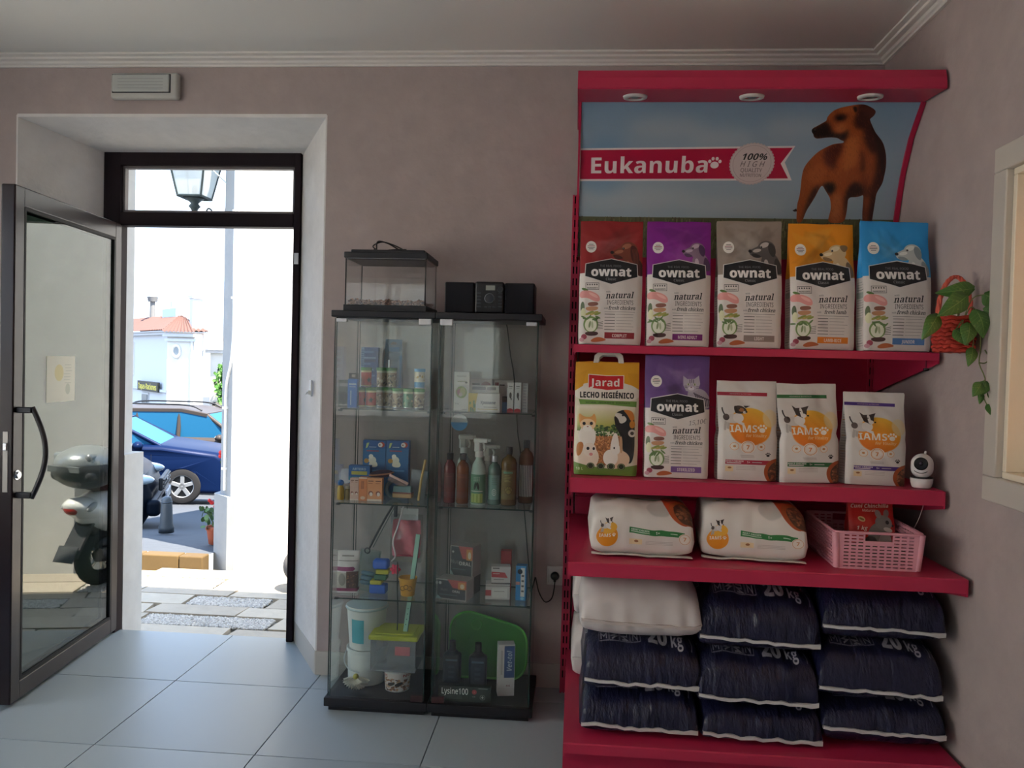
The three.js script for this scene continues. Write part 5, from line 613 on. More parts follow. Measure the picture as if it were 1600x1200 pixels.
  single('dark_string', tube([[-0.705, 0.6, 0.3], [-0.703, 0.5, 0.305], [-0.698, 0.4, 0.305], [-0.7, 0.318, 0.3]], 0.0025, 20, 6), M(0x26302c, 0.6), 'thin dark cord hanging in front of the yellow bucket down to the lime lid', 'string');
}
{ const y = CBASE + 0.0005;
  const tub = (h, r0, r1) => [[0, 0], [r0, 0], [r0 + 0.003, 0.004], [r1, h - 0.016], [r1 + 0.004, h - 0.015], [r1 + 0.004, h - 0.002], [r1 + 0.001, h], [r1 - 0.004, h - 0.006], [0, h - 0.008]], wm = M(0xd9dcd8, 0.4);
  const a = thing('white_tub', 'lower white tub with wire handle under the taller tub', 'tub', [-0.855, y, 0.17]); part('tub_body', lathe(tub(0.15, 0.076, 0.084), 36), wm, a); part('handle', tube([[-0.086, 0.135, 0], [-0.092, 0.1, 0.03], [-0.06, 0.07, 0.075], [-0.01, 0.062, 0.09]], 0.0022, 24, 6), M(0xb8c4c8, 0.35), a);
  const b = thing('white_tub', 'upper white tub with a teal label in the left cabinet', 'tub', [-0.86, y + 0.1435, 0.17]); part('tub_body', lathe(tub(0.185, 0.068, 0.084), 36), wm, b); const la = new THREE.CylinderGeometry(0.0818, 0.0772, 0.1, 14, 1, true, -0.62, 0.72); part('label', la.translate(0, 0.085, 0), M(0x4fa8b4, 0.5), b, 'teal label'); part('rim_cover', lathe([[0, 0.178], [0.08, 0.178], [0.089, 0.172], [0.091, 0.176], [0.085, 0.184], [0, 0.186]], 36), M(0xb4c8cc, 0.3), b);
  const st = tex(400, 200, (c) => { rect(c, 0, 0, 400, 200, '#d9d0ca'); txt(c, 'NO BAK', 100, 40, 34, { weight: 'bold', color: '#a03a34' }); txt(c, 'NO BAK', 300, 40, 34, { weight: 'bold', color: '#a03a34' }); for (let i = 0; i < 150; i++) ell(c, R(0, 400), R(64, 196), R(5, 16), R(4, 11), ['#9a6a48', '#7c5038', '#b88a62', '#5a3a2c', '#c4a080'][i % 5], R(0, 3)); for (let i = 0; i < 5; i++) ell(c, i * 90 + 20, 120, 14, 26, '#2f2622', 0.8); });
  const s = thing('snack_tub', 'small tub with red lettering and brown snack picture', 'tub', [-0.707, y, 0.24]); part('tub_body', new THREE.CylinderGeometry(0.058, 0.05, 0.085, 32, 1, true).translate(0, 0.0425, 0), new THREE.MeshPhysicalMaterial({ map: st, roughness: 0.45 }), s); part('lid', lathe([[0, 0.092], [0.055, 0.092], [0.061, 0.089], [0.061, 0.08], [0.058, 0.08], [0.05, 0.084], [0, 0.084]], 32), M(0xd8d8d4, 0.4), s); part('foot', lathe([[0, 0], [0.0505, 0], [0.0505, 0.004], [0, 0.004]], 32), wm, s);
  const k = thing('clear_container', 'clear plastic container with a lime green lid in the left cabinet', 'container', [-0.712, y + 0.0935, 0.24]); part('container_body', [rbox(0.176, 0.004, 0.15, 0.002, 0, 0.002, 0), rbox(0.186, 0.13, 0.003, 0.001, 0, 0.067, 0.078), rbox(0.186, 0.13, 0.003, 0.001, 0, 0.067, -0.078), rbox(0.003, 0.13, 0.156, 0.001, 0.0915, 0.067, 0), rbox(0.003, 0.13, 0.156, 0.001, -0.0915, 0.067, 0)], new THREE.MeshPhysicalMaterial({ color: 0xdfe2e4, roughness: 0.18, transmission: 0.85, thickness: 0, ior: 1.45 }), k); part('lid', [rbox(0.204, 0.02, 0.172, 0.006, 0, 0.141, 0), rbox(0.16, 0.006, 0.13, 0.003, 0, 0.153, 0)], M(0xb4bc38, 0.4), k); part('pink_label', rbox(0.062, 0.036, 0.001, 0.0004, 0.04, 0.09, 0.0802), M(0xc87c80, 0.5), k);
  const sh = thing('white_shell', 'white fluted shell with a yellow tip at the front of the left cabinet', 'shell', [-0.868, y, 0.295]); const P = [], I = [], n = 52, mm = 8; for (let j = 0; j <= mm; j++) for (let i = 0; i <= n; i++) { const a2 = -1.25 + 2.5 * i / n, t = j / mm, r = 0.058 * t * (1 + 0.035 * Math.cos(i * Math.PI / 2)); P.push(Math.sin(a2) * r, 0.06 - Math.cos(a2) * r * 0.9 + 0.002, 0.028 * Math.sin(Math.PI * Math.min(1, t * 0.9)) + 0.006 * Math.cos(i * Math.PI / 2) * t); } for (let j = 0; j < mm; j++) for (let i = 0; i < n; i++) { const q = j * (n + 1) + i; I.push(q, q + n + 1, q + 1, q + 1, q + n + 1, q + n + 2); } const sq = new THREE.BufferGeometry(); sq.setAttribute('position', new THREE.Float32BufferAttribute(P, 3)); sq.setIndex(I); sq.computeVertexNormals(); const sb = sq.clone(); sb.attributes.position.applyMatrix4 && sb.scale(1, 1, -0.4); sb.computeVertexNormals(); part('fluted_shell', [sq, sb], new THREE.MeshStandardMaterial({ color: 0xd9d3c4, roughness: 0.6, side: THREE.DoubleSide }), sh); part('yellow_tip', ball(0.012, 0, 0.062, 0.006), M(0xc0b448, 0.5), sh);
}
{ const y = SY[0] + 0.0005, medicine = (l1, col) => (c, w, h) => { rect(c, 0, 0, w, h, '#d8d6d2'); rect(c, 0, 0, w * 0.24, h, '#8a9a3a'); poly(c, [[0, 0], [w * 0.3, 0], [w * 0.2, h], [0, h]], '#c2a83c'); for (let i = 0; i < 8; i++) rect(c, R(0, 50), R(40, h), 10, R(20, 60), '#3f7a3c'); txt(c, l1, w * 0.62, h * 0.5, h * 0.24, { weight: 'bold', style: 'italic', color: col, sx: 0.9 }); rect(c, w * 0.5, h * 0.74, w * 0.4, 5, '#9a9894'); rect(c, w * 0.3, h * 0.86, w * 0.64, 5, '#b8a04a'); };
  carton('tall_white_box', 'tall white box with a round green picture, left in the right cabinet', 0.063, 0.158, 0.045, 0xd6d4ce, (c, w, h) => { rect(c, 0, 0, w, h, '#d8d6d0'); txt(c, 'moxiclear', w / 2, 70, 40, { color: '#6a6866', sx: 0.9 }); rect(c, 60, 160, 150, 10, '#6a7a3a'); ell(c, 205, 178, 22, 16, '#3a3a34'); ell(c, 128, 340, 92, 100, '#8a9a4c'); ell(c, 104, 340, 52, 60, '#a0605c'); ell(c, 150, 330, 46, 70, '#b4b070'); ell(c, 116, 380, 30, 34, '#c8b8a4'); txt(c, '8 kg', 60, 530, 34, { color: '#6a6866' }); rect(c, 140, 620, 90, 8, '#8a8884'); }, [-0.465, y, 0.235], 0.03);
  carton('medicine_box', 'front white medicine box with a yellow and green left end', 0.128, 0.073, 0.04, 0xd4d2cc, medicine('Ypozane', '#3a3a52'), [-0.367, y, 0.265], -0.02); carton('medicine_box', 'white medicine box standing behind the yellow and green ended one', 0.12, 0.104, 0.03, 0xcfcdc8, (c, w, h) => { rect(c, 0, 0, w, h, '#cfcdc8'); rect(c, 20, 12, 120, 26, '#6a6c78'); rect(c, 150, 14, 80, 24, '#8c8a8c'); }, [-0.372, y, 0.222], 0.02);
  const ro = (c, w, h) => { rect(c, 0, 0, w, h, '#c2b8b4'); ell(c, w * 0.72, 90, 62, 64, '#8c3a40'); rect(c, 20, 50, 90, 16, '#2c2828'); rect(c, 40, 80, 60, 8, '#8a8482'); }; carton('red_picture_box', 'pale box with a dark red round picture at the back, left', 0.09, 0.128, 0.035, 0xbab2ae, ro, [-0.393, y, 0.155], 0.0); carton('red_picture_box', 'pale box with a dark red picture at the back, beside the tall vial boxes', 0.08, 0.126, 0.035, 0xb4aca8, (c, w, h) => { rect(c, 0, 0, w, h, '#bcb2ae'); rect(c, 10, 30, 50, 80, '#7c3438'); rect(c, 70, 56, 70, 16, '#3a3434'); ell(c, 200, 80, 30, 40, '#4c4444'); }, [-0.298, y, 0.155], 0.0);
  carton('small_blue_box', 'small dark blue box beside the two red footed boxes', 0.024, 0.06, 0.03, 0x2a4c6c, (c, w, h) => { rect(c, 0, 0, w, h, '#2f5f86'); rect(c, 0, 0, w, 120, '#23232a'); }, [-0.285, y, 0.225], 0, null, 'box', 128);
  const vb = (c, w, h) => { rect(c, 0, 0, w, h, '#d9d8d6'); rect(c, 30, 70, 70, 12, '#4a4a4c'); rect(c, 34, 110, 60, 8, '#8a8a8c'); ell(c, 66, 260, 24, 60, '#4a4644'); ell(c, 80, 330, 12, 26, '#4a4644'); ell(c, w / 2, h - 20, 70, 50, '#b8343c'); }; carton('red_footed_box', 'left of two slim white boxes with red feet', 0.026, 0.12, 0.026, 0xd6d5d2, vb, [-0.262, y, 0.25], 0, 'slim white boxes with red feet', 'box', 128); carton('red_footed_box', 'right of two slim white boxes with red feet', 0.026, 0.12, 0.026, 0xd6d5d2, vb, [-0.232, y, 0.25], 0, 'slim white boxes with red feet', 'box', 128); carton('ribbed_box', 'slim grey white lined box at the right end of the top shelf', 0.022, 0.118, 0.026, 0xb4b2b0, (c, w, h) => { rect(c, 0, 0, w, h, '#b4b2b0'); for (let i = 0; i < 9; i++) rect(c, 20, 30 + i * 70, 80, 26, '#96949a'); }, [-0.203, y, 0.24], 0, null, 'box', 128);
}
{ const y = SY[1] + 0.0005;
  const liquid = (col) => new THREE.MeshPhysicalMaterial({ color: col, roughness: 0.12, transmission: 0.45, thickness: 0, ior: 1.4 }), lb = tex(200, 400, (c) => { rect(c, 0, 0, 200, 400, '#b4a494'); rect(c, 30, 50, 140, 8, '#e0d8d0'); for (let i = 0; i < 6; i++) rect(c, 40, 90 + i * 20, R(60, 120), 6, '#8c7a70'); ring(c, 100, 280, 40, 8, '#c8805a'); });
  function bottle(name, label, x, z, h, r, col, capCol, ex = {}) { const g = thing(name, label, 'bottle', [x, y, z], ex.turn || 0); const sq = ex.flat || 1, q = lathe([[0, 0], [r * 0.92, 0], [r, 0.004], [r, h * 0.72], [r * 0.8, h * 0.8], [0.011, h * 0.845], [0.011, h * 0.88], [0, h * 0.88]], 28); q.scale(1, 1, sq); part('bottle_body', q, liquid(col), g); part('cap', [cyl(0.0135, 0.0135, h * 0.125, 0, h * 0.94, 0, 20)], M(capCol, 0.35, ex.metal ? { metalness: 0.9 } : {}), g); const l = new THREE.CylinderGeometry(r * 1.012, r * 1.012, h * 0.5, 20, 1, true, -1.0, 2.0); l.scale(1, 1, sq); part('label', l.translate(0, h * 0.36, 0), ex.lab || new THREE.MeshPhysicalMaterial({ map: lb, color: col, roughness: 0.5 }), g); return g; }
  bottle('pink_bottle', 'reddish clear bottle with a black cap at the left of the shelf', -0.507, 0.24, 0.205, 0.024, 0x9a4a4c, 0x17161a); bottle('orange_bottle', 'orange clear bottle with a black cap beside the reddish one', -0.452, 0.245, 0.205, 0.025, 0xb4683c, 0x17161a);
  const gl = tex(256, 380, (c) => { rect(c, 0, 0, 256, 380, '#5f8a70'); for (let j = 0; j < 3; j++) for (let i = 0; i < 4; i++) ell(c, 96 + i * 22, 40 + j * 20, 5, 5, '#c8d4c4'); ell(c, 110, 150, 16, 50, '#24382c', 0.2); ell(c, 146, 150, 16, 50, '#24382c', -0.2); rect(c, 50, 216, 160, 8, '#d8dcd0'); rect(c, 50, 250, 160, 120, '#a8b866'); for (let i = 0; i < 6; i++) rect(c, 60 + i * 24, 256, 10, 108, ['#c4cc8a', '#8ea04c'][i % 2]); });
  function spray(name, label, x, z, h, body, lab, turn) { const g = thing(name, label, 'spray bottle', [x, y, z], turn); part('bottle_body', lathe([[0, 0], [0.03, 0], [0.032, 0.005], [0.031, h * 0.45], [0.026, h * 0.58], [0.018, h * 0.63], [0.0135, h * 0.66], [0.0135, h * 0.72], [0, h * 0.72]], 28), body, g); if (lab) part('label', new THREE.CylinderGeometry(0.0325, 0.0328, h * 0.42, 24, 1, true, -1.3, 2.6).translate(0, h * 0.235, 0), lab, g); const tm = M(0xd6d4ce, 0.4); part('collar', cyl(0.0165, 0.0175, h * 0.09, 0, h * 0.735, 0, 20), tm, g); part('trigger_head', [rbox(0.062, h * 0.07, 0.02, 0.006, 0.006, h * 0.93, 0), rbox(0.026, h * 0.16, 0.019, 0.006, -0.008, h * 0.84, 0), cyl(0.006, 0.007, 0.012, 0, 0, 0, 12).rotateZ(Math.PI / 2).translate(0.042, h * 0.935, 0)], tm, g); part('trigger', tube([[0.016, h * 0.9, 0], [0.024, h * 0.83, 0], [0.02, h * 0.77, 0]], 0.0045, 12, 8), tm, g); return g; }
  spray('spray_bottle', 'white trigger spray bottle with a green label, front of the shelf', -0.385, 0.25, 0.282, M(0xb8ccc0, 0.4), new THREE.MeshPhysicalMaterial({ map: gl, roughness: 0.5 }), -0.15); spray('spray_bottle', 'plain white trigger spray bottle behind the orange bottle', -0.46, 0.16, 0.286, M(0xc8ccc8, 0.4), null, 0.3); spray('spray_bottle', 'plain white trigger spray bottle behind the sea green bottle', -0.36, 0.125, 0.24, M(0xc4c4c0, 0.4), null, 0.1);
  const sea = tex(256, 300, (c) => { rect(c, 0, 0, 256, 300, '#7fa498'); for (let i = 0; i < 4; i++) rect(c, 90, 40 + i * 24, 110, 8, '#5a8076'); ell(c, 140, 210, 44, 44, '#c4d4cc'); ring(c, 140, 210, 26, 8, '#5a8a80'); ell(c, 140, 210, 8, 8, '#3c6a60'); }); bottle('sea_green_bottle', 'sea green bottle with a silver cap and round emblem', -0.322, 0.235, 0.2, 0.027, 0x86a89c, 0xc4c4c8, { metal: true, lab: new THREE.MeshPhysicalMaterial({ map: sea, roughness: 0.5 }) });
  const amb = tex(256, 420, (c) => { rect(c, 0, 0, 256, 420, '#6b5a26'); rect(c, 50, 20, 150, 26, '#6fae8a'); txt(c, 'menforsan', 125, 34, 24, { weight: 'bold', color: '#2c4c38' }); for (let i = 0; i < 5; i++) rect(c, 70, 70 + i * 22, R(60, 110), 7, '#a89c5c'); paw(c, 140, 290, 70, '#3a3216'); paw(c, 140, 290, 60, '#8a7c3c'); }); bottle('amber_bottle', 'front amber bottle with a paw print and black cap', -0.262, 0.24, 0.238, 0.033, 0x7c5a20, 0x131216, { lab: new THREE.MeshPhysicalMaterial({ map: amb, roughness: 0.5 }) });
  const bars = tex(128, 256, (c) => { rect(c, 0, 0, 128, 256, '#d0ccc4'); for (let i = 0; i < 7; i++) rect(c, 14 + i * 15, 0, 7, 256, '#2c2a28'); }); bottle('amber_bottle', 'rear amber bottle with a black barcode panel at the right pane', -0.195, 0.17, 0.262, 0.031, 0x7c4a20, 0x131216, { lab: new THREE.MeshPhysicalMaterial({ map: bars, roughness: 0.5 }) });
  const disc = thing('round_tag', 'round blue and white tag hanging under the top shelf of the right cabinet', 'tag', [-0.462, SY[0] - 0.045, 0.31]); part('disc', at(cyl(0.034, 0.034, 0.004, 0, 0, 0, 30), 0, 0, 0, Math.PI / 2), M(0xb9bcb8, 0.45), disc); part('blue_half', at(new THREE.CylinderGeometry(0.0335, 0.0335, 0.0046, 24, 1, false, -Math.PI / 2, Math.PI), 0, 0, 0, Math.PI / 2), M(0x4c86b4, 0.45), disc); part('hanging_pin', bar([0, 0.03, 0], [0, 0.041, 0], 0.0015, 6), chrome, disc);
}
{ const y = SY[2] + 0.0005;
  const nu = (c, w, h) => { rect(c, 0, 0, w, h, '#33343a'); c.strokeStyle = '#b8b0aa'; c.lineWidth = 8; c.strokeRect(4, 4, w - 8, h - 8); poly(c, [[w * 0.36, 0], [w, 0], [w, h * 0.42], [w * 0.55, h * 0.4]], '#b4504a'); rect(c, w * 0.72, h * 0.08, w * 0.24, h * 0.36, '#d08a4c'); ell(c, w * 0.86, h * 0.28, w * 0.07, h * 0.12, '#e6d4bc'); txt(c, 'Nutri', w * 0.26, h * 0.52, h * 0.17, { color: '#8a868a' }); txt(c, 'ORAL', w * 0.66, h * 0.56, h * 0.17, { weight: 'bold', color: '#d6d0cc' }); ell(c, w * 0.12, h * 0.2, 12, 12, '#c8c4c0'); rect(c, w * 0.1, h * 0.74, w * 0.6, 8, '#5c6a70'); poly(c, [[0, h * 0.76], [w * 0.2, h], [0, h]], '#8fa4a8'); };
  carton('dental_box', 'upper black and orange box standing behind the lower one', 0.102, 0.128, 0.085, 0xb4aca8, nu, [-0.44, y + 0.075, 0.18], -0.3, 'black and orange dental boxes'); carton('dental_box', 'plain support carton under the upper black and orange box', 0.1, 0.0745, 0.085, 0x5a5654, null, [-0.44, y, 0.17], -0.3); carton('dental_box', 'lower black and orange box at the front of the shelf', 0.132, 0.082, 0.08, 0xb4aca8, nu, [-0.47, y, 0.26], -0.26, 'black and orange dental boxes');
  const wr = (c, w, h) => { rect(c, 0, 0, w, h, '#d0cac8'); rect(c, 16, 16, 90, 12, '#4a4644'); poly(c, [[0, h * 0.3], [w * 0.7, h * 0.34], [w * 0.86, h * 0.66], [0, h * 0.62]], '#b4343c'); rect(c, 20, h * 0.4, 90, 8, '#e4d4d2'); rect(c, 30, h * 0.74, 140, 8, '#8c8684'); rect(c, 0, h - 12, w, 12, '#5a5456'); }; carton('red_white_box', 'upper white box with a red band in the right cabinet', 0.078, 0.07, 0.05, 0xccc6c4, wr, [-0.286, y + 0.0625, 0.225], 0.12, 'white boxes with red bands'); carton('red_white_box', 'lower white box with a small red corner in the right cabinet', 0.1, 0.062, 0.06, 0xc8c2c0, (c, w, h) => { rect(c, 0, 0, w, h, '#ccc6c4'); rect(c, 0, 60, 60, 60, '#a83a40'); rect(c, 70, 40, 160, 100, '#dedad6'); rect(c, 90, 70, 110, 8, '#a8a29e'); rect(c, 0, 14, w, 6, '#6a6464'); }, [-0.297, y, 0.232], 0.1, 'white boxes with red bands');
  carton('red_box', 'plain dark red box peeking over the white boxes', 0.044, 0.175, 0.04, 0xa02a30, null, [-0.272, y, 0.13]);
  carton('blue_white_box', 'upright blue and white box at the right end of the shelf', 0.042, 0.142, 0.04, 0x2a78b4, (c, w, h) => { rect(c, 0, 0, w, h, '#2c80bc'); rect(c, w * 0.48, 30, w * 0.4, h - 90, '#d4d0ca'); ell(c, w * 0.4, 90, 40, 40, '#1c2c3c'); for (let i = 0; i < 4; i++) rect(c, w * 0.56, 140 + i * 80, 40, 30, '#5a5654'); rect(c, 0, h * 0.46, w * 0.4, 50, '#b88a84'); ell(c, w * 0.66, h - 30, 30, 22, '#7fb4d0'); }, [-0.198, y, 0.24], -0.1, null, 'box', 160);
}
{ const y = CBASE + 0.0005;
  const tr = thing('green_tray', 'bright green plastic tray leaning against the back of the right cabinet', 'tray', [-0.345, y, 0.085]); const sh = new THREE.Shape(), w = 0.168, h = 0.275, r = 0.075; sh.moveTo(-w + 0.03, 0); sh.lineTo(w - r, 0); sh.quadraticCurveTo(w - 0.01, 0.0, w, r); sh.lineTo(w, h - r - 0.05); sh.quadraticCurveTo(w - 0.004, h - 0.055, w - r, h - 0.042); sh.lineTo(-w + r + 0.02, h); sh.quadraticCurveTo(-w + 0.008, h + 0.004, -w, h - r); sh.lineTo(-w, 0.03); sh.quadraticCurveTo(-w, 0, -w + 0.03, 0);
  const gm = M(0x3f9a34, 0.4); part('tray_bottom', new THREE.ExtrudeGeometry(sh, { depth: 0.004, bevelEnabled: false, curveSegments: 10 }), M(0x37862e, 0.4), tr); const pts = sh.getSpacedPoints(70); part('tray_rim', tube(pts.slice(0, -1).map((p) => [p.x, p.y + 0.004, 0.018]), 0.005, 140, 8, true), M(0x5cb848, 0.38), tr); const wl = new THREE.Shape(pts); wl.holes.push(new THREE.Path(pts.map((p) => new THREE.Vector2(p.x * 0.972, (p.y - h / 2) * 0.968 + h / 2)))); part('tray_wall', new THREE.ExtrudeGeometry(wl, { depth: 0.018, bevelEnabled: false }), gm, tr); part('embossed_ring', at(new THREE.TorusGeometry(0.022, 0.003, 8, 24), -0.055, 0.225, 0.006), gm, tr); tr.rotation.x = -0.12; tr.position.y += 0.002;
  const dm = M(0x1d2430, 0.3); for (const [i, x, z, label] of [[0, -0.482, 0.215, 'dark blue shampoo bottle, left of the pair before the green tray'], [1, -0.372, 0.225, 'dark blue shampoo bottle, right of the pair before the green tray']]) { const b = thing('dark_bottle', label, 'bottle', [x, y, z], 0.05 * i, 'dark shampoo bottles'); part('bottle_body', [rbox(0.074, 0.152, 0.046, 0.012, 0, 0.076, 0, 4), cyl(0.018, 0.03, 0.012, 0, 0.157, 0)], dm, b); part('cap', cyl(0.0135, 0.0145, 0.04, 0, 0.182, 0), M(0x14151b, 0.4), b); part('label', [rbox(0.056, 0.1, 0.001, 0.0004, 0, 0.07, 0.0235)], M(0x222c3c, 0.45), b); part('label_band', box(0.05, 0.008, 0.0006, 0, 0.128, 0.0235), M(0x5f7484, 0.4), b); part('label_print', [0, 1, 2].map((k) => box(0.024, 0.011, 0.0006, 0, 0.1 - k * 0.021, 0.0243)), M(0x3c4a58, 0.5), b); }
  carton('toothpaste_box', 'tall white and blue box standing before the green tray', 0.068, 0.212, 0.05, 0xd2cecc, (c, w, h) => { rect(c, 0, 0, w, h, '#d4d0ce'); rect(c, w * 0.36, 20, w * 0.62, h * 0.62, '#35558a'); c.save(); c.translate(w * 0.68, h * 0.33); c.rotate(-Math.PI / 2); txt(c, 'Vet-tol', 0, 0, 110, { style: 'italic', weight: 'bold', color: '#c2cede', sx: 0.9 }); c.restore(); rect(c, 40, 90, 30, 380, '#b8b2b0'); txt(c, '4-6', w * 0.62, h * 0.8, 44, { weight: 'bold', color: '#7c3a3c' }); }, [-0.255, y, 0.235], 0.2);
  carton('display_leaflet', 'low dark green leaflet box with white lettering at the cabinet door', 0.212, 0.062, 0.03, 0x1c2a24, (c, w, h) => { rect(c, 0, 0, w, h, '#1d2c26'); txt(c, 'Lysine100', 178, 56, 88, { color: '#f0f2ec', sx: 0.74, stroke: '#f0f2ec', lw: 2 }); ell(c, 388, 56, 26, 26, '#b84a4c'); txt(c, '+', 388, 56, 30, { color: '#dcb8b4' }); for (let i = 0; i < 3; i++) rect(c, 30 + i * 6, 104 + i * 14, 220, 4, '#5a6660'); txt(c, 'v.e.', 386, 104, 24, { color: '#b8bcb8' }); ring(c, 476, 110, 26, 4, '#9aa49c'); txt(c, '✚', 476, 110, 30, { color: '#c8ccc8' }); rect(c, 476 - 14, 106, 28, 8, '#c8ccc8'); rect(c, 472, 96, 8, 28, '#c8ccc8'); rect(c, 430, 12, 100, 8, '#8a948c'); }, [-0.412, y, 0.325], 0.0, null, 'leaflet', 560);
}
// ---------- on top of the cabinets ----------
{ const y = CTOP + 0.001, g = thing('aquarium', 'small empty glass aquarium with black lid on the left cabinet', 'aquarium', [-0.774, y, 0.205]); const W = 0.334, D = 0.25, H = 0.222, bk = M(0x16161c, 0.4);
  part('base_frame', [rbox(W + 0.006, 0.026, D + 0.006, 0.003, 0, 0.013, 0)], bk, g); for (const s of [-1, 1]) { part('glass_pane', box(W - 0.012, H - 0.03, 0.004, 0, 0.026 + (H - 0.03) / 2, s * (D / 2 - 0.003)), clearGlass, g); part('glass_pane', box(0.004, H - 0.03, D - 0.012, s * (W / 2 - 0.003), 0.026 + (H - 0.03) / 2, 0), clearGlass, g); }
  part('silicone_seam', [-1, 1].flatMap((a) => [-1, 1].map((b) => box(0.0045, H - 0.03, 0.0045, a * (W / 2 - 0.004), 0.026 + (H - 0.03) / 2, b * (D / 2 - 0.004)))), M(0x0d0d10, 0.5), g);
  part('lid', [rbox(W + 0.008, 0.024, D + 0.008, 0.004, 0, H + 0.004, 0), rbox(W - 0.03, 0.016, D - 0.04, 0.004, 0.002, H + 0.022, -0.004), rbox(W - 0.02, 0.006, D - 0.02, 0.002, 0, H - 0.01, 0)], bk, g); part('lid_lip', box(W - 0.01, 0.003, 0.003, 0, H - 0.008, D / 2 - 0.002), M(0x9a9ca2, 0.4), g);
  const gv = new THREE.InstancedMesh(new THREE.IcosahedronGeometry(0.005, 0), M(0x9c7462, 0.8), 1500), m4 = new THREE.Matrix4(), col = new THREE.Color(); for (let i = 0; i < 1500; i++) { const x = R(-W / 2 + 0.012, W / 2 - 0.012), z = R(-D / 2 + 0.012, D / 2 - 0.012), hh = 0.030 + 0.016 * rnd() + 0.008 * n3(x * 20, z * 20, 1); m4.compose(V(x, hh, z), new THREE.Quaternion().setFromEuler(new THREE.Euler(R(0, 3), R(0, 3), 0)), V(R(0.7, 1.3), R(0.6, 1), R(0.7, 1.3))); gv.setMatrixAt(i, m4); gv.setColorAt(i, col.setRGB(...[[0.9, 0.72, 0.6], [0.55, 0.4, 0.34], [1, 0.9, 0.8], [0.35, 0.28, 0.26]][i % 4])); } gv.name = 'gravel'; gv.userData.kind = 'stuff'; shade(gv); g.add(gv);
  part('power_cable', [tube([[-0.055, H + 0.034, 0.03], [-0.085, H + 0.058, 0.0], [-0.055, H + 0.078, -0.02], [0.0, H + 0.064, 0.0], [0.055, H + 0.038, 0.02]], 0.0028, 40, 8), tube([[-0.07, H + 0.036, 0.0], [-0.06, H + 0.074, 0.02], [-0.02, H + 0.068, 0.02], [0.03, H + 0.042, 0.0], [0.06, H + 0.036, -0.02]], 0.0028, 40, 8), tube([[-0.075, H + 0.042, 0.02], [-0.04, H + 0.033, 0.04], [0.02, H + 0.04, 0.03], [0.04, H + 0.036, 0.0]], 0.0028, 40, 8), rbox(0.05, 0.012, 0.012, 0.004, 0.035, H + 0.04, 0.01)], M(0x0e0e12, 0.5), g);
}
{ const g = thing('stereo', 'compact black stereo with two side speakers on the right cabinet', 'stereo', [-0.355, CTOP + 0.001, 0.215]); const dk = M(0x0f1018, 0.5), cl = M(0x0b0c16, 0.9);
  for (const s of [-1, 1]) { const sp = part('speaker', rbox(0.121, 0.128, 0.15, 0.006, s * 0.122, 0.064, 0, 3), dk, g); part('speaker_cloth', rbox(0.113, 0.119, 0.006, 0.003, s * 0.122, 0.064, 0.0755), cl, sp); }
  const u = part('main_unit', rbox(0.119, 0.131, 0.155, 0.01, 0, 0.066, 0.004, 3), M(0x0d0d12, 0.35), g); part('display', rbox(0.038, 0.02, 0.003, 0.002, 0.004, 0.106, 0.0815), M(0x8e938c, 0.3), u); part('dial', [at(cyl(0.017, 0.018, 0.012, 0, 0, 0, 28), 0.002, 0.063, 0.086, Math.PI / 2)], M(0x22232b, 0.3), u); part('dial_ring', at(new THREE.TorusGeometry(0.0195, 0.0022, 10, 36), 0.002, 0.063, 0.084), M(0x9fa2a8, 0.25, { metalness: 0.8 }), u); part('knob', at(cyl(0.011, 0.012, 0.008, 0, 0, 0, 24), 0.044, 0.1, 0.084, Math.PI / 2), M(0x2a2b33, 0.3), u);
  const bt = []; for (let k = 0; k < 5; k++) for (const s of [-1, 1]) bt.push(rbox(0.016, 0.005, 0.004, 0.0015, s * 0.043 + 0.001, 0.03 + k * 0.0135, 0.082)); for (let k = 0; k < 3; k++) bt.push(rbox(0.012, 0.005, 0.004, 0.0015, -0.014 + k * 0.016, 0.028, 0.082)); part('buttons', bt, M(0x3a3c44, 0.4), u);
}
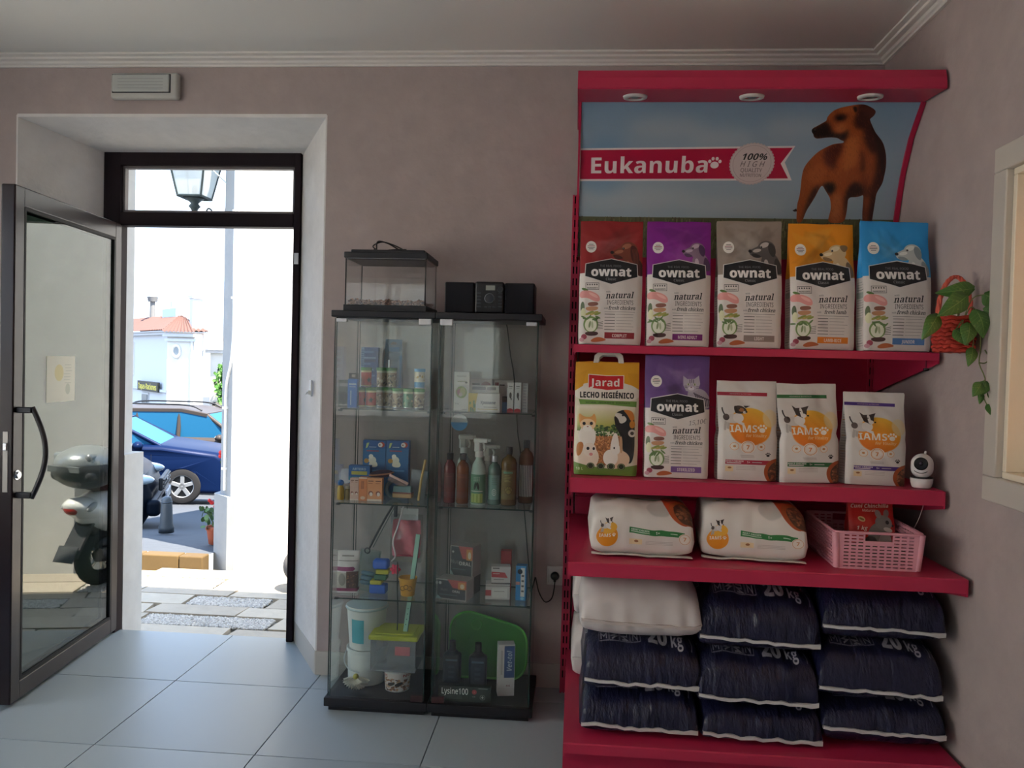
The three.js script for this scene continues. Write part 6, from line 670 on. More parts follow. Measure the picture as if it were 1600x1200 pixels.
{ const o = thing('wall_socket', 'white double wall socket between the cabinet and the rack', 'socket', [-0.06, 0.496, 0]); part('plate', rbox(0.083, 0.083, 0.009, 0.003, 0, 0, 0.0045), M(0xcfccc6, 0.45), o); part('socket_well', [lathe([[0.019, 0.0], [0.021, 0.002], [0.021, 0.001], [0.0, 0.001]], 24).rotateX(Math.PI / 2).translate(-0.006, 0, 0.009)], M(0xb4b1ac, 0.5), o); part('seam', [box(0.0012, 0.066, 0.0006, 0.022, 0, 0.0092), box(0.0012, 0.066, 0.0006, -0.034, 0, 0.0092)], M(0x8c8984, 0.6), o);
  const c = thing('power_cord', 'thin black power cord with round plug running from the stereo to the socket', 'cord', [0, 0, 0]); part('cable', tube([[-0.33, 1.63, 0.12], [-0.318, 1.628, 0.02], [-0.306, 1.59, 0.008], [-0.286, 1.46, 0.007], [-0.27, 1.375, 0.007], [-0.255, 1.233, 0.007], [-0.247, 1.12, 0.007], [-0.234, 1.05, 0.007], [-0.22, 0.9, 0.007], [-0.2, 0.7, 0.007], [-0.178, 0.5, 0.008], [-0.167, 0.425, 0.012], [-0.156, 0.47, 0.018], [-0.1515, 0.49, 0.02], [-0.146, 0.47, 0.02], [-0.132, 0.42, 0.02], [-0.104, 0.381, 0.02], [-0.08, 0.395, 0.022], [-0.068, 0.44, 0.026], [-0.0645, 0.488, 0.03]], 0.0026, 160, 8), M(0x0d0c0e, 0.5), c); part('plug', [at(lathe([[0, 0], [0.0185, 0], [0.019, 0.004], [0.016, 0.018], [0.011, 0.024], [0, 0.025]], 24), -0.066, 0.496, 0.0095, Math.PI / 2), rbox(0.012, 0.024, 0.014, 0.004, -0.0655, 0.486, 0.028)], M(0x0d0c0e, 0.45), c); }

// ---------- the street outside ----------
const stoneMat = [0xb4aa98, 0xaaa08f, 0xbab09e, 0xa69c8b].map((c) => new THREE.MeshPhysicalMaterial({ color: c, roughness: 0.9, map: mottled, bumpMap: plasterBump, bumpScale: 0.004 }));
{
  const p = structGroup('pavement');
  struct('pavement_bed', boxB(-9, 6, YG - 0.3, YG - 0.03, -2.84, -0.62), M(0x8c8577, 0.95), p);
  struct('threshold_stone', rbox(1.1, 0.2, 0.19, 0.01, -1.86, -0.19, -0.535), M(0xb4aea2, 0.85), p);
  let k = 0; const peb = []; const zs = [-0.62, -1.16, -1.40, -1.63, -1.83, -2.06, -2.22, -2.5, -2.745];
  for (let r = 0; r < 8; r++) { let x = -5.2 + 0.27 * r; let i = r; while (x < 1.5) { const w = R(0.55, 0.95), z0 = zs[r + 1], z1 = zs[r], isPeb = r % 2 === 0 && r > 0 && i % 2 === 0; const cut = Math.min(w, 1.5 - x + 0.3);
    if (isPeb) peb.push([x, x + cut, z0, z1]); else { const sk = R(-0.03, 0.03), g = prismY([[x + 0.006, z1 - 0.006], [x + cut - 0.006, z1 - 0.006], [x + cut - 0.006 + sk, z0 + 0.006], [x + 0.006 + sk, z0 + 0.006]], YG - 0.05, YG + R(-0.004, 0.004)); struct(k ? `slab_${String(k).padStart(3, '0')}` : 'slab', metres(g), stoneMat[k % 4], p); k++; } x += w; i++; } }
  const n = 30000, im = new THREE.InstancedMesh(new THREE.IcosahedronGeometry(0.009, 0), M(0xffffff, 0.85), n), m4 = new THREE.Matrix4(), c = new THREE.Color(); let area = 0; for (const q of peb) area += (q[1] - q[0]) * (q[3] - q[2]); let at_ = 0;
  for (const q of peb) { const cnt = Math.floor(n * (q[1] - q[0]) * (q[3] - q[2]) / area); for (let i = 0; i < cnt; i++) { m4.compose(V(R(q[0] + 0.02, q[1] - 0.02), YG - 0.009 + R(0, 0.005), R(q[2] + 0.02, q[3] - 0.02)), new THREE.Quaternion().setFromEuler(new THREE.Euler(R(-0.3, 0.3), R(0, 6), R(-0.3, 0.3))), V(R(0.9, 1.7), R(0.8, 1.1), R(0.7, 1.1))); im.setMatrixAt(at_, m4); const t = R(0.3, 0.58); im.setColorAt(at_, c.setRGB(t, t * 0.95, t * 0.85)); at_++; } } im.count = at_; im.name = 'pebble_infill'; im.userData.kind = 'stuff'; shade(im); p.add(im);
  // yellow kerb blocks and the sloping street behind
  const kg = structGroup('kerb'); let x = -6.2; k = 0; while (x < -2.98) { const w = Math.min(R(0.26, 0.36), -2.96 - x); const o = struct(k ? `kerb_block_${String(k).padStart(3, '0')}` : 'kerb_block', rbox(w - 0.008, 0.3, 0.13, 0.012, 0, -0.15, -0.065), new THREE.MeshPhysicalMaterial({ color: [0x5a4622, 0x554220, 0x604a28][k % 3], roughness: 0.85, map: mottled }), kg); o.position.set(x + w / 2, YG + 0.1, -2.745 + R(-0.006, 0.006)); k++; x += w; }
  const prof = [[-2.87, YG + 0.095], [-3.6, -0.27], [-4.6, -0.45], [-6.25, -0.75], [-9.95, -1.15], [-13, -1.55], [-28, -2.9], [-90, -3.4]];
  const P = [], U = [], I = []; prof.forEach(([z, y]) => { for (const xx of [-80, -2.96]) { P.push(xx, y, z); U.push(xx, z); } }); for (let i = 0; i < prof.length - 1; i++) { const a = 2 * i; I.push(a, a + 1, a + 2, a + 1, a + 3, a + 2); } const g = new THREE.BufferGeometry(); g.setAttribute('position', new THREE.Float32BufferAttribute(P, 3)); g.setAttribute('uv', new THREE.Float32BufferAttribute(U, 2)); g.setIndex(I); g.computeVertexNormals();
  struct('road', g, new THREE.MeshPhysicalMaterial({ color: 0x43484e, roughness: 0.9, map: mottled, bumpMap: plasterBump, bumpScale: 0.006, side: THREE.DoubleSide })); 
  struct('ground', boxB(-60, 60, YG - 0.6, YG - 0.31, -0.62, 60), M(0x9a958a, 0.95));
  const shadeGrey = new THREE.MeshPhysicalMaterial({ color: 0x8e9396, roughness: 0.9, map: mottled });  // whitewash darkened for chamfer and plinth, shade put into the colour
  // opposite whitewashed building with a chamfered corner and a low opening
  const plan = [[6, -2.84], [6, -14], [-2.93, -14], [-2.93, -3.0], [-2.775, -2.84]];
  const niche = [[6, -2.84], [6, -14], [-2.93, -14], [-2.93, -3.0], [-2.775, -2.84], [-2.19, -2.84], [-2.19, -4.15], [-1.2, -4.15], [-1.2, -2.84]];
  struct('wall_opposite', [metres(prismY(niche, YG - 0.3, 0.62)), metres(prismY(plan, 0.62, 6.2))], whiteWall);
  struct('plinth_opposite', metres(prismY([[-2.74, -2.825], [-2.80, -2.822], [-2.985, -2.99], [-2.985, -3.4], [-2.9, -3.4], [-2.9, -3.0]], YG - 0.2, 0.28)), shadeGrey);
  struct('shade_trim_4', metres(prismY([[-2.779, -2.836], [-2.935, -2.997], [-2.93, -3.01], [-2.77, -2.85]], 0.2, 6.1)), shadeGrey);  // thin skin over the chamfer that carries its shade as colour
  const dp = thing('downpipe', 'thin white wall pipe bending down the corner of the opposite building', 'pipe', [0, 0, 0]); part('pipe', tube([[-2.765, 3.6, -2.825], [-2.768, 2.2, -2.825], [-2.765, 1.62, -2.825], [-2.80, 1.36, -2.86], [-2.852, 1.2, -2.905], [-2.858, 0.9, -2.91], [-2.858, 0.32, -2.91]], 0.016, 60, 10), M(0xeeeeea, 0.6), dp); for (const y of [0.5, 1.0, 1.9, 2.6]) part('clip', y < 1.3 ? rbox(0.05, 0.02, 0.04, 0.004, -2.862, y, -2.912) : rbox(0.05, 0.02, 0.04, 0.004, -2.768, y, -2.832), M(0xd8d8d4, 0.5), dp);
}
{ const bl = thing('bollard', 'low dark iron bollard standing in front of the parked cars', 'bollard', [-4.155, -0.34, -4.45]); const m = M(0x4c5358, 0.45, { metalness: 0.4 }); part('post', lathe([[0, -0.06], [0.075, -0.06], [0.075, 0], [0.064, 0.03], [0.054, 0.24], [0.052, 0.25], [0, 0.25]], 24), m, bl); part('collar', lathe([[0, 0.248], [0.054, 0.248], [0.056, 0.254], [0.054, 0.262], [0, 0.262]], 24), m, bl); part('rounded_top', lathe([[0.052, 0.26], [0.05, 0.28], [0.038, 0.302], [0.02, 0.312], [0, 0.315]], 24), m, bl); }
struct('added_bounce_wall', metres(boxB(-8.6, -8, YG - 0.4, 5.2, 0.2, 10)), bounceWhite);  // unseen sunlit wall added to bounce warm daylight through the left window
{ const sb = thing('ball_bollard', 'dark round stone ball half hidden behind the right door frame outside', 'bollard', [-1.99, YG, -2.3]); part('ball', ball(0.135, 0, 0.185, 0, 28), M(0x54504c, 0.8), sb); part('foot', lathe([[0, 0], [0.1, 0], [0.1, 0.02], [0.06, 0.05], [0.05, 0.07], [0, 0.07]], 20), M(0x54504c, 0.85), sb); }
// wall lantern
{ const L = thing('street_lantern', 'old iron street lantern with frosted glass on a scrolled wall bracket', 'lantern', [-3.225, 2.6, -3.05]); const ir = M(0x2e3a3c, 0.5, { metalness: 0.5 }); const t = 0.165, b = 0.1, y0 = 0.15, y1 = 0.5, c4 = [[1, 1], [-1, 1], [-1, -1], [1, -1]];
  part('corner_bar', c4.map(([x, z]) => bar([x * b, y0, z * b], [x * t, y1, z * t], 0.009, 8)), ir, L); part('rim', [...c4.map((q, i) => { const n = c4[(i + 1) % 4]; return bar([q[0] * b, y0, q[1] * b], [n[0] * b, y0, n[1] * b], 0.011, 8); }), ...c4.map((q, i) => { const n = c4[(i + 1) % 4]; return bar([q[0] * (t + 0.01), y1, q[1] * (t + 0.01)], [n[0] * (t + 0.01), y1, n[1] * (t + 0.01)], 0.016, 8); })], ir, L);
  for (let i = 0; i < 4; i++) { const a = c4[i], n = c4[(i + 1) % 4], P = [[a[0] * b, y0, a[1] * b], [n[0] * b, y0, n[1] * b], [n[0] * t, y1, n[1] * t], [a[0] * t, y1, a[1] * t]], g = new THREE.BufferGeometry(); g.setAttribute('position', new THREE.Float32BufferAttribute(P.flat(), 3)); g.setAttribute('uv', new THREE.Float32BufferAttribute([0, 0, 1, 0, 1, 1, 0, 1], 2)); g.setIndex([0, 1, 2, 0, 2, 3]); g.computeVertexNormals(); part('frosted_pane', g, new THREE.MeshPhysicalMaterial({ color: 0xdfe4e2, roughness: 0.75, transmission: 0.6, thickness: 0, side: THREE.DoubleSide }), L); }
  const rf = new THREE.CylinderGeometry(0.06, 0.26, 0.16, 4, 1).rotateY(Math.PI / 4).translate(0, y1 + 0.09, 0); part('roof', [rf, cyl(0.05, 0.06, 0.08, 0, y1 + 0.21, 0, 12), ball(0.035, 0, y1 + 0.27, 0, 12)], ir, L); part('finial', lathe([[0, 0.0], [0.012, 0.01], [0.02, 0.035], [0.035, 0.06], [0.05, 0.075], [0.03, 0.1], [0.06, 0.13], [0.09, 0.148], [0, 0.15]], 16), ir, L); part('lamp_holder', cyl(0.02, 0.025, 0.1, 0, y0 + 0.05, 0, 12), ir, L);
  part('bracket', [bar([0, -0.01, 0], [0.29, -0.03, 0.02], 0.013, 8), tube([[0.12, 0.0, 0], [0.15, 0.04, 0], [0.12, 0.06, 0], [0.1, 0.03, 0]], 0.007, 24, 8), rbox(0.02, 0.16, 0.05, 0.004, 0.295, -0.03, 0.03)], ir, L); part('supply_wire', tube([[0.03, y1 + 0.02, 0.12], [0.16, 0.4, 0.14], [0.31, 0.25, 0.06]], 0.005, 20, 6), M(0xb9c0c0, 0.5), L);
}
// parked scooter, seen mirrored in the open glass door
{ const s = thing('scooter', 'white parked scooter with grey top case, seen mirrored in the door glass', 'scooter', [-1.54, YG, -2.42], 2.0); const wm = M(0xe9ebe6, 0.25, { clearcoat: 0.6 }), dk = M(0x1c1e1f, 0.45), rub = M(0x131314, 0.8), gy = M(0x9fa5a4, 0.25, { metalness: 0.5 });
  for (const [x, r] of [[0, 0.225], [1.2, 0.215]]) { const w = part('wheel', at(new THREE.TorusGeometry(r - 0.055, 0.055, 16, 40), x, r, 0), rub, s); part('rim', [at(new THREE.TorusGeometry(r - 0.1, 0.012, 8, 32), x, r, 0), at(cyl(0.035, 0.035, 0.1, 0, 0, 0, 16), x, r, 0, Math.PI / 2), ...[0, 1, 2, 3, 4].map((k) => at(rbox(r - 0.1, 0.03, 0.03, 0.006, (r - 0.1) / 2, 0, 0), x, r, 0, 0, 0, k * 1.2566))], gy, w); }
  const blob = (sx, sy, sz, x, y, z, rz = 0) => { const g = new THREE.SphereGeometry(1, 28, 20); g.scale(sx, sy, sz); return at(g, x, y, z, 0, 0, rz); };
  part('rear_cowl', [blob(0.46, 0.185, 0.2, 0.22, 0.535, 0, -0.12), blob(0.38, 0.2, 0.18, 0.38, 0.47, 0, 0.05), blob(0.22, 0.09, 0.14, -0.1, 0.575, 0, -0.32)], wm, s); part('cowl_slot', [-1, 1].map((z) => at(rbox(0.2, 0.018, 0.01, 0.004), 0.15, 0.545, z * 0.193, 0, 0, -0.08)), M(0x6a6d6c, 0.5), s); part('tail_light', blob(0.03, 0.04, 0.06, -0.275, 0.6, 0, 0.4), M(0xa82a26, 0.25), s); part('indicator', [-1, 1].map((z) => blob(0.05, 0.025, 0.02, -0.2, 0.62, z * 0.115, 0.5)), M(0x9aa0a0, 0.25), s);
  part('seat', [blob(0.36, 0.05, 0.14, 0.32, 0.745, 0, 0.02), blob(0.2, 0.055, 0.13, 0.05, 0.755, 0)], M(0x4a2226, 0.6), s); part('rear_mudguard', [at(rbox(0.34, 0.03, 0.16, 0.012), -0.2, 0.4, 0, 0, 0, 0.98), at(rbox(0.12, 0.14, 0.12, 0.03), -0.1, 0.46, 0, 0, 0, 0.5)], dk, s); part('number_plate', at(rbox(0.01, 0.12, 0.17, 0.003), -0.315, 0.29, 0, 0, 0, -0.5), M(0x35383a, 0.6), s); part('grab_rail', [-1, 1].map((z) => tube([[0.3, 0.72, z * 0.13], [0.05, 0.76, z * 0.13], [-0.15, 0.79, z * 0.11], [-0.3, 0.8, z * 0.06]], 0.012, 20, 8)), gy, s);
  part('engine', [blob(0.22, 0.1, 0.11, 0.14, 0.3, 0.02), at(cyl(0.05, 0.06, 0.42, 0, 0, 0, 16), 0.05, 0.24, -0.13, 0, 0, 1.45), at(cyl(0.045, 0.045, 0.2, 0, 0, 0, 12), 0.06, 0.4, 0.12, 0, 0, 0.3)], M(0x3a3c3d, 0.4, { metalness: 0.5 }), s); part('shock_absorber', [bar([0.0, 0.24, 0.12], [0.1, 0.5, 0.12], 0.014), bar([0, 0.24, -0.12], [0.1, 0.5, -0.12], 0.014), ...[0, 1, 2, 3, 4, 5, 6].flatMap((k) => [-1, 1].map((z) => at(new THREE.TorusGeometry(0.024, 0.006, 6, 14), 0.02 + k * 0.011, 0.29 + k * 0.028, z * 0.12, 1.2)))], gy, s);
  const tc = part('top_case', [blob(0.23, 0.15, 0.225, -0.13, 0.885, 0), rbox(0.38, 0.1, 0.38, 0.05, -0.11, 0.85, 0, 4), rbox(0.2, 0.04, 0.2, 0.01, -0.1, 0.775, 0)], M(0x3d4041, 0.4), s); part('case_lid', [blob(0.225, 0.125, 0.215, -0.13, 0.93, 0), rbox(0.34, 0.07, 0.34, 0.03, -0.115, 0.975, 0, 4)], M(0xaab0b0, 0.22, { metalness: 0.45 }), tc); part('reflector', [rbox(0.012, 0.045, 0.28, 0.005, -0.345, 0.9, 0)], M(0x6b7070, 0.2), tc);
  part('footboard', [rbox(0.5, 0.06, 0.34, 0.02, 0.72, 0.27, 0, 3)], dk, s); const sh = polyShape([[0.86, 0.26], [0.98, 0.24], [1.06, 0.5], [1.02, 0.86], [0.97, 0.93], [0.92, 0.9], [0.97, 0.5]]); part('leg_shield', at(new THREE.ExtrudeGeometry(sh, { depth: 0.3, bevelEnabled: true, bevelSize: 0.03, bevelThickness: 0.05, bevelSegments: 3 }), 0, 0, -0.15), wm, s); part('fork', [-1, 1].map((z) => bar([1.0, 0.62, z * 0.06], [1.2, 0.215, z * 0.075], 0.018)), gy, s); part('front_mudguard', blob(0.17, 0.09, 0.075, 1.18, 0.41, 0, -0.15), wm, s); part('handlebar', [tube([[0.82, 1.02, -0.34], [0.9, 1.04, -0.2], [0.95, 1.02, 0], [0.9, 1.04, 0.2], [0.82, 1.02, 0.34]], 0.016, 30, 10), blob(0.1, 0.09, 0.14, 0.97, 0.99, 0)], dk, s); part('headlight', blob(0.05, 0.065, 0.085, 1.06, 0.99, 0), M(0xd5dadb, 0.1), s);
  for (const z of [-1, 1]) part('mirror', [bar([0.9, 1.04, z * 0.22], [0.88, 1.2, z * 0.27], 0.007), blob(0.02, 0.045, 0.06, 0.88, 1.23, z * 0.28)], dk, s); part('stand', [bar([0.35, 0.25, 0.08], [0.28, 0.0, 0.15], 0.014), bar([0.35, 0.25, -0.08], [0.28, 0.0, -0.15], 0.014)], gy, s);
}
// ---------- parked cars ----------
function makeCar(label, p, turn, o) {
  const s = thing('car', label, 'car', p, turn), L = o.L, W = o.W, hw = W / 2, r = o.r, paint = M(o.col, 0.4, { metalness: 0.1, specularIntensity: 0.16 }), gl = M(0x1f5a7c, 0.45, { specularIntensity: 0.3 }), dk = M(0x15171a, 0.5), ax = [o.rear, o.front];
  const sh = new THREE.Shape(); sh.moveTo(0.05, 0.3); for (const a of ax) { sh.lineTo(a - r - 0.06, 0.24); sh.absarc(a, r, r + 0.06, Math.PI + 0.2, -0.2, true); } sh.lineTo(L - 0.06, 0.22); for (const q of o.body) sh.lineTo(...q); sh.closePath();
  const bg = at(new THREE.ExtrudeGeometry(sh, { depth: W - 0.24, bevelEnabled: true, bevelSize: 0.07, bevelThickness: 0.12, bevelSegments: 4, curveSegments: 14 }), 0, 0, -hw + 0.12), bp = bg.attributes.position;
  for (let i = 0; i < bp.count; i++) { const x = bp.getX(i), z = bp.getZ(i), f = x > L - 0.9 ? (x - L + 0.9) / 0.9 : x < 0.5 ? (0.5 - x) * 1.4 : 0; bp.setZ(i, z * (1 - 0.15 * f * f)); if (bp.getY(i) > 0.6) bp.setY(i, bp.getY(i) - 0.06 * (z / hw) * (z / hw)); if (x > L - 0.9) bp.setX(i, x - 0.22 * f * (z / hw) * (z / hw)); }   // narrowed, rounded nose
  bg.deleteAttribute('normal'); bg.computeVertexNormals(); part('body', toCreasedNormals(bg, 0.7), paint, s);
  const cab = polyShape(o.cabin); part('windows', at(new THREE.ExtrudeGeometry(cab, { depth: W - 0.56, bevelEnabled: true, bevelSize: 0.03, bevelThickness: 0.14, bevelSegments: 3 }), 0, 0, -hw + 0.28), gl, s);
  const rf = o.cabin.slice(1, -1), top = rf.map(([x, y]) => [x, y + 0.035]), under = rf.map(([x, y]) => [x, y - 0.03]).reverse(); part('roof', at(new THREE.ExtrudeGeometry(polyShape([...top, ...under]), { depth: W - 0.5, bevelEnabled: true, bevelSize: 0.015, bevelThickness: 0.12, bevelSegments: 3 }), 0, 0, -hw + 0.25), paint, s);
  const pil = []; for (const [a, b] of o.pillars) for (const z of [-1, 1]) pil.push(bar([a[0], a[1], z * (hw - 0.10)], [b[0], b[1], z * (hw - 0.19)], o.pr || 0.035, 8)); part('pillars', pil, paint, s);
  for (const a of ax) for (const z of [-1, 1]) { const w = part('wheel', at(lathe([[r * 0.62, -0.1], [r * 0.9, -0.105], [r, -0.07], [r, 0.07], [r * 0.9, 0.105], [r * 0.62, 0.1]], 36), a, r, z * (hw - 0.1), Math.PI / 2), M(0x101012, 0.85), s); part('rim', [at(lathe([[r * 0.66, -0.03], [r * 0.66, 0.03], [r * 0.58, 0.03], [r * 0.58, -0.03]], 32), a, r, z * (hw - 0.04), Math.PI / 2), at(cyl(r * 0.16, r * 0.16, 0.06, 0, 0, 0, 16), a, r, z * (hw - 0.04), Math.PI / 2), ...[0, 1, 2, 3, 4].map((k) => at(rbox(r * 0.6, r * 0.22, 0.04, 0.01, r * 0.32, 0, 0), a, r, z * (hw - 0.03), 0, 0, k * 1.2566 + 0.3))], gy2, w); part('wheel_well', at(cyl(r * 0.64, r * 0.64, 0.1, 0, 0, 0, 20), a, r, z * (hw - 0.12), Math.PI / 2), dk, w); }
  const hy = o.lampY, el = (sx, sy, sz, x, y, z) => { const g = new THREE.SphereGeometry(1, 20, 14); g.scale(sx, sy, sz); return at(g, x, y, z); };
  for (const z of [-1, 1]) { part('headlight', el(0.26, 0.075, 0.15, L - 0.32, hy, z * (hw - 0.27)), M(0x9fb2bd, 0.1, { clearcoat: 1 }), s); part('fog_lamp', el(0.03, 0.05, 0.05, L - 0.03, 0.34, z * (hw - 0.28)), M(0xb8c0c4, 0.15), s); const m = part('door_mirror', el(0.08, 0.075, 0.11, o.mirror[0], o.mirror[1], z * (hw + 0.06)), paint, s); part('mirror_glass', el(0.01, 0.055, 0.085, o.mirror[0] - 0.076, o.mirror[1], z * (hw + 0.06)), chrome, m); }
  part('grille', [rbox(0.05, 0.16, W * 0.5, 0.02, L - 0.01, hy - 0.08, 0), ...[0, 1, 2].map((k) => rbox(0.05, 0.016, W * 0.48, 0.004, L + 0.008, hy - 0.13 + k * 0.05, 0))], dk, s); part('emblem', rbox(0.05, 0.05, 0.11, 0.01, L + 0.01, hy - 0.05, 0), chrome, s); part('bumper', [rbox(0.16, 0.2, W * 0.86, 0.06, L - 0.06, 0.36, 0, 3), rbox(0.1, 0.05, W * 0.5, 0.01, L - 0.01, 0.3, 0)], o.bump || paint, s); part('number_plate', rbox(0.02, 0.11, 0.52, 0.004, L + 0.035, 0.44, 0), new THREE.MeshPhysicalMaterial({ map: plateTex, roughness: 0.5 }), s);
  for (const [x, y] of o.handles || []) for (const z of [-1, 1]) part('door_handle', rbox(0.15, 0.025, 0.03, 0.01, x, y, z * (hw + 0.005)), paint, s); if (o.rails) for (const z of [-1, 1]) part('roof_rail', tube(o.rails.map((q) => [q[0], q[1], z * (hw - 0.26)]), 0.018, 30, 8), dk, s); if (o.seams) part('door_seam', o.seams.flatMap((x) => [-1, 1].map((z) => box(0.008, 0.5, 0.004, x, 0.62, z * (hw + 0.001)))), dk, s); return s;
}
const gy2 = M(0x8d9194, 0.35, { metalness: 0.5 }), plateTex = tex(256, 64, (c) => { rect(c, 0, 0, 256, 64, '#d8dadb'); rect(c, 0, 0, 20, 64, '#2a4a9c'); for (const x of [40, 66, 92, 118, 156, 182, 208]) rect(c, x, 16, 16, 34, '#55585c'); });
makeCar('black hatchback with its nose and number plate towards the shop, nearest of the parked cars', [-8.75, -0.75, -4.82], 0.39, { L: 3.9, W: 1.7, r: 0.3, rear: 0.7, front: 3.15, col: 0x0b131e, metal: 0.4, lampY: 0.68, body: [[3.9, 0.3], [3.92, 0.5], [3.82, 0.72], [3.55, 0.86], [2.95, 0.98], [0.2, 0.95], [0.02, 0.7]], cabin: [[3.0, 0.94], [2.3, 1.42], [1.7, 1.5], [0.7, 1.46], [0.15, 0.94]], pillars: [[[3.0, 0.94], [2.3, 1.42]], [[1.75, 0.94], [1.72, 1.48]], [[0.6, 0.94], [0.75, 1.44]]], mirror: [2.65, 1.0], handles: [[1.9, 0.82]], seams: [1.6, 2.85] });
makeCar('dark blue saloon parked sideways behind the black car, alloy front wheel showing', [-10.25, -1.14, -9.67], 0.3, { L: 4.4, W: 1.75, r: 0.315, rear: 0.8, front: 3.45, col: 0x081838, metal: 0.3, lampY: 0.72, body: [[4.4, 0.3], [4.42, 0.52], [4.32, 0.74], [4.1, 0.86], [3.1, 1.0], [1.0, 1.02], [0.2, 0.98], [0.02, 0.7]], cabin: [[3.15, 0.96], [2.35, 1.38], [1.75, 1.45], [1.2, 1.42], [0.45, 0.98]], pillars: [[[3.15, 0.96], [2.35, 1.38]], [[1.8, 0.96], [1.76, 1.44]], [[0.9, 0.98], [1.1, 1.4]]], mirror: [2.75, 1.02], handles: [[2.0, 0.84]], seams: [1.75, 2.95] });
makeCar('brown grey estate car with roof rails parked behind the blue saloon', [-10.65, -1.42, -13.9], 0.1, { L: 4.6, W: 1.78, r: 0.32, rear: 0.85, front: 3.6, col: 0x403a36, metal: 0.55, lampY: 0.74, body: [[4.6, 0.3], [4.62, 0.54], [4.5, 0.78], [4.25, 0.9], [3.3, 1.06], [0.25, 1.06], [0.02, 0.7]], cabin: [[3.4, 1.02], [2.65, 1.56], [2.1, 1.66], [0.6, 1.64], [0.1, 1.04]], pillars: [[[3.4, 1.02], [2.65, 1.56]], [[2.05, 1.02], [2.05, 1.64]], [[1.15, 1.02], [1.15, 1.64]], [[0.35, 1.02], [0.55, 1.6]]], pr: 0.045, mirror: [3.0, 1.1], handles: [[2.15, 0.9], [1.2, 0.9]], seams: [2.05, 3.2, 1.15], rails: [[0.4, 1.68], [0.55, 1.75], [1.5, 1.78], [2.3, 1.75], [2.5, 1.66]] });
// potted geraniums at the corner
function geranium(label, p, sc, seedN) { const g = thing('potted_geranium', label, 'plant', p); g.scale.setScalar(sc); part('pot', lathe([[0, 0], [0.07, 0], [0.09, 0.14], [0.1, 0.14], [0.1, 0.17], [0.085, 0.17], [0.08, 0.15], [0, 0.15]], 20), M(0xa4563a, 0.8), g); const lf = [], fl = []; for (let i = 0; i < 46; i++) { const a = R(0, 6.3), r = R(0.02, 0.15), y = R(0.16, 0.36); const q = new THREE.CircleGeometry(0.028, 7); lf.push(at(q, Math.cos(a) * r, y, Math.sin(a) * r, R(-1.6, 0.4), R(0, 6), R(0, 1))); } for (let k = 0; k < 4; k++) { const a = k * 1.7 + seedN, r = R(0.05, 0.13), y = R(0.32, 0.42); for (let i = 0; i < 7; i++) fl.push(ball(0.016, Math.cos(a) * r + R(-0.03, 0.03), y + R(-0.02, 0.02), Math.sin(a) * r + R(-0.03, 0.03), 8)); } part('leaves', lf, new THREE.MeshStandardMaterial({ color: 0x47663a, roughness: 0.7, side: THREE.DoubleSide }), g); part('flowers', fl, M(0xc4262a, 0.6), g); part('stems', [0, 1, 2, 3, 4].map((k) => bar([0, 0.14, 0], [0.09 * Math.cos(k * 1.3), 0.33, 0.09 * Math.sin(k * 1.3)], 0.005, 6)), M(0x5a6a40, 0.7), g); }
geranium('red potted geranium on the ground at the corner of the opposite building', [-3.14, -0.235, -3.38], 0.9, 1);
{ const w = thing('wall_flower', 'red flower hanging on a wall hook before the estate car', 'flower', [-3.32, 0.5, -3.9]); const pt = [], lv = []; for (let i = 0; i < 9; i++) pt.push(ball(0.022, R(-0.05, 0.05), R(-0.04, 0.05), R(-0.04, 0.04), 8)); for (let i = 0; i < 14; i++) lv.push(at(new THREE.CircleGeometry(0.03, 7), R(-0.02, 0.16), R(-0.12, 0.02), R(-0.05, 0.05), R(-1, 1), R(0, 6))); part('petals', pt, M(0xd0221e, 0.6), w); part('leaves', lv, new THREE.MeshStandardMaterial({ color: 0x4a6a3a, roughness: 0.7, side: THREE.DoubleSide }), w); part('pot', lathe([[0, -0.2], [0.05, -0.2], [0.075, -0.08], [0.07, -0.08], [0, -0.09]], 18).translate(0.1, 0, 0), M(0xa4563a, 0.8), w); part('wall_bracket', [bar([0.1, -0.14, 0], [0.4, -0.14, 0], 0.01, 8), at(new THREE.TorusGeometry(0.07, 0.006, 8, 20), 0.1, -0.13, 0, Math.PI / 2)], M(0x2c2c2e, 0.5), w); }
// ---------- houses down the street ----------
function tiledSlope(a, b, c, d, n, rise = 0.05) { // corrugated roof: eave a-b, ridge d-c
  const A = V(...a), B = V(...b), C = V(...c), D = V(...d), nu = n * 6, nv = 14, P = [], I = [], nrm = B.clone().sub(A).cross(D.clone().sub(A)).normalize(); for (let j = 0; j <= nv; j++) for (let i = 0; i <= nu; i++) { const u = i / nu, v = j / nv, p = A.clone().lerp(B, u).lerp(D.clone().lerp(C, u), v).addScaledVector(nrm, rise * Math.abs(Math.sin(u * n * Math.PI)) + 0.02 * ((nv - j) % 2)); P.push(p.x, p.y, p.z); } for (let j = 0; j < nv; j++) for (let i = 0; i < nu; i++) { const q = j * (nu + 1) + i; I.push(q, q + 1, q + nu + 1, q + 1, q + nu + 2, q + nu + 1); } const g = new THREE.BufferGeometry(); g.setAttribute('position', new THREE.Float32BufferAttribute(P, 3)); g.setIndex(I); g.computeVertexNormals(); return g;
}
const tileMat = new THREE.MeshStandardMaterial({ color: 0x5c4038, roughness: 0.9, side: THREE.DoubleSide }), tileMat2 = new THREE.MeshStandardMaterial({ color: 0xa8845c, roughness: 0.9, side: THREE.DoubleSide }), far = M(0xc4c6c8, 0.9), farLit = M(0xdad8d2, 0.9);  // farLit is a brighter copy of far, sunshine put into the colour
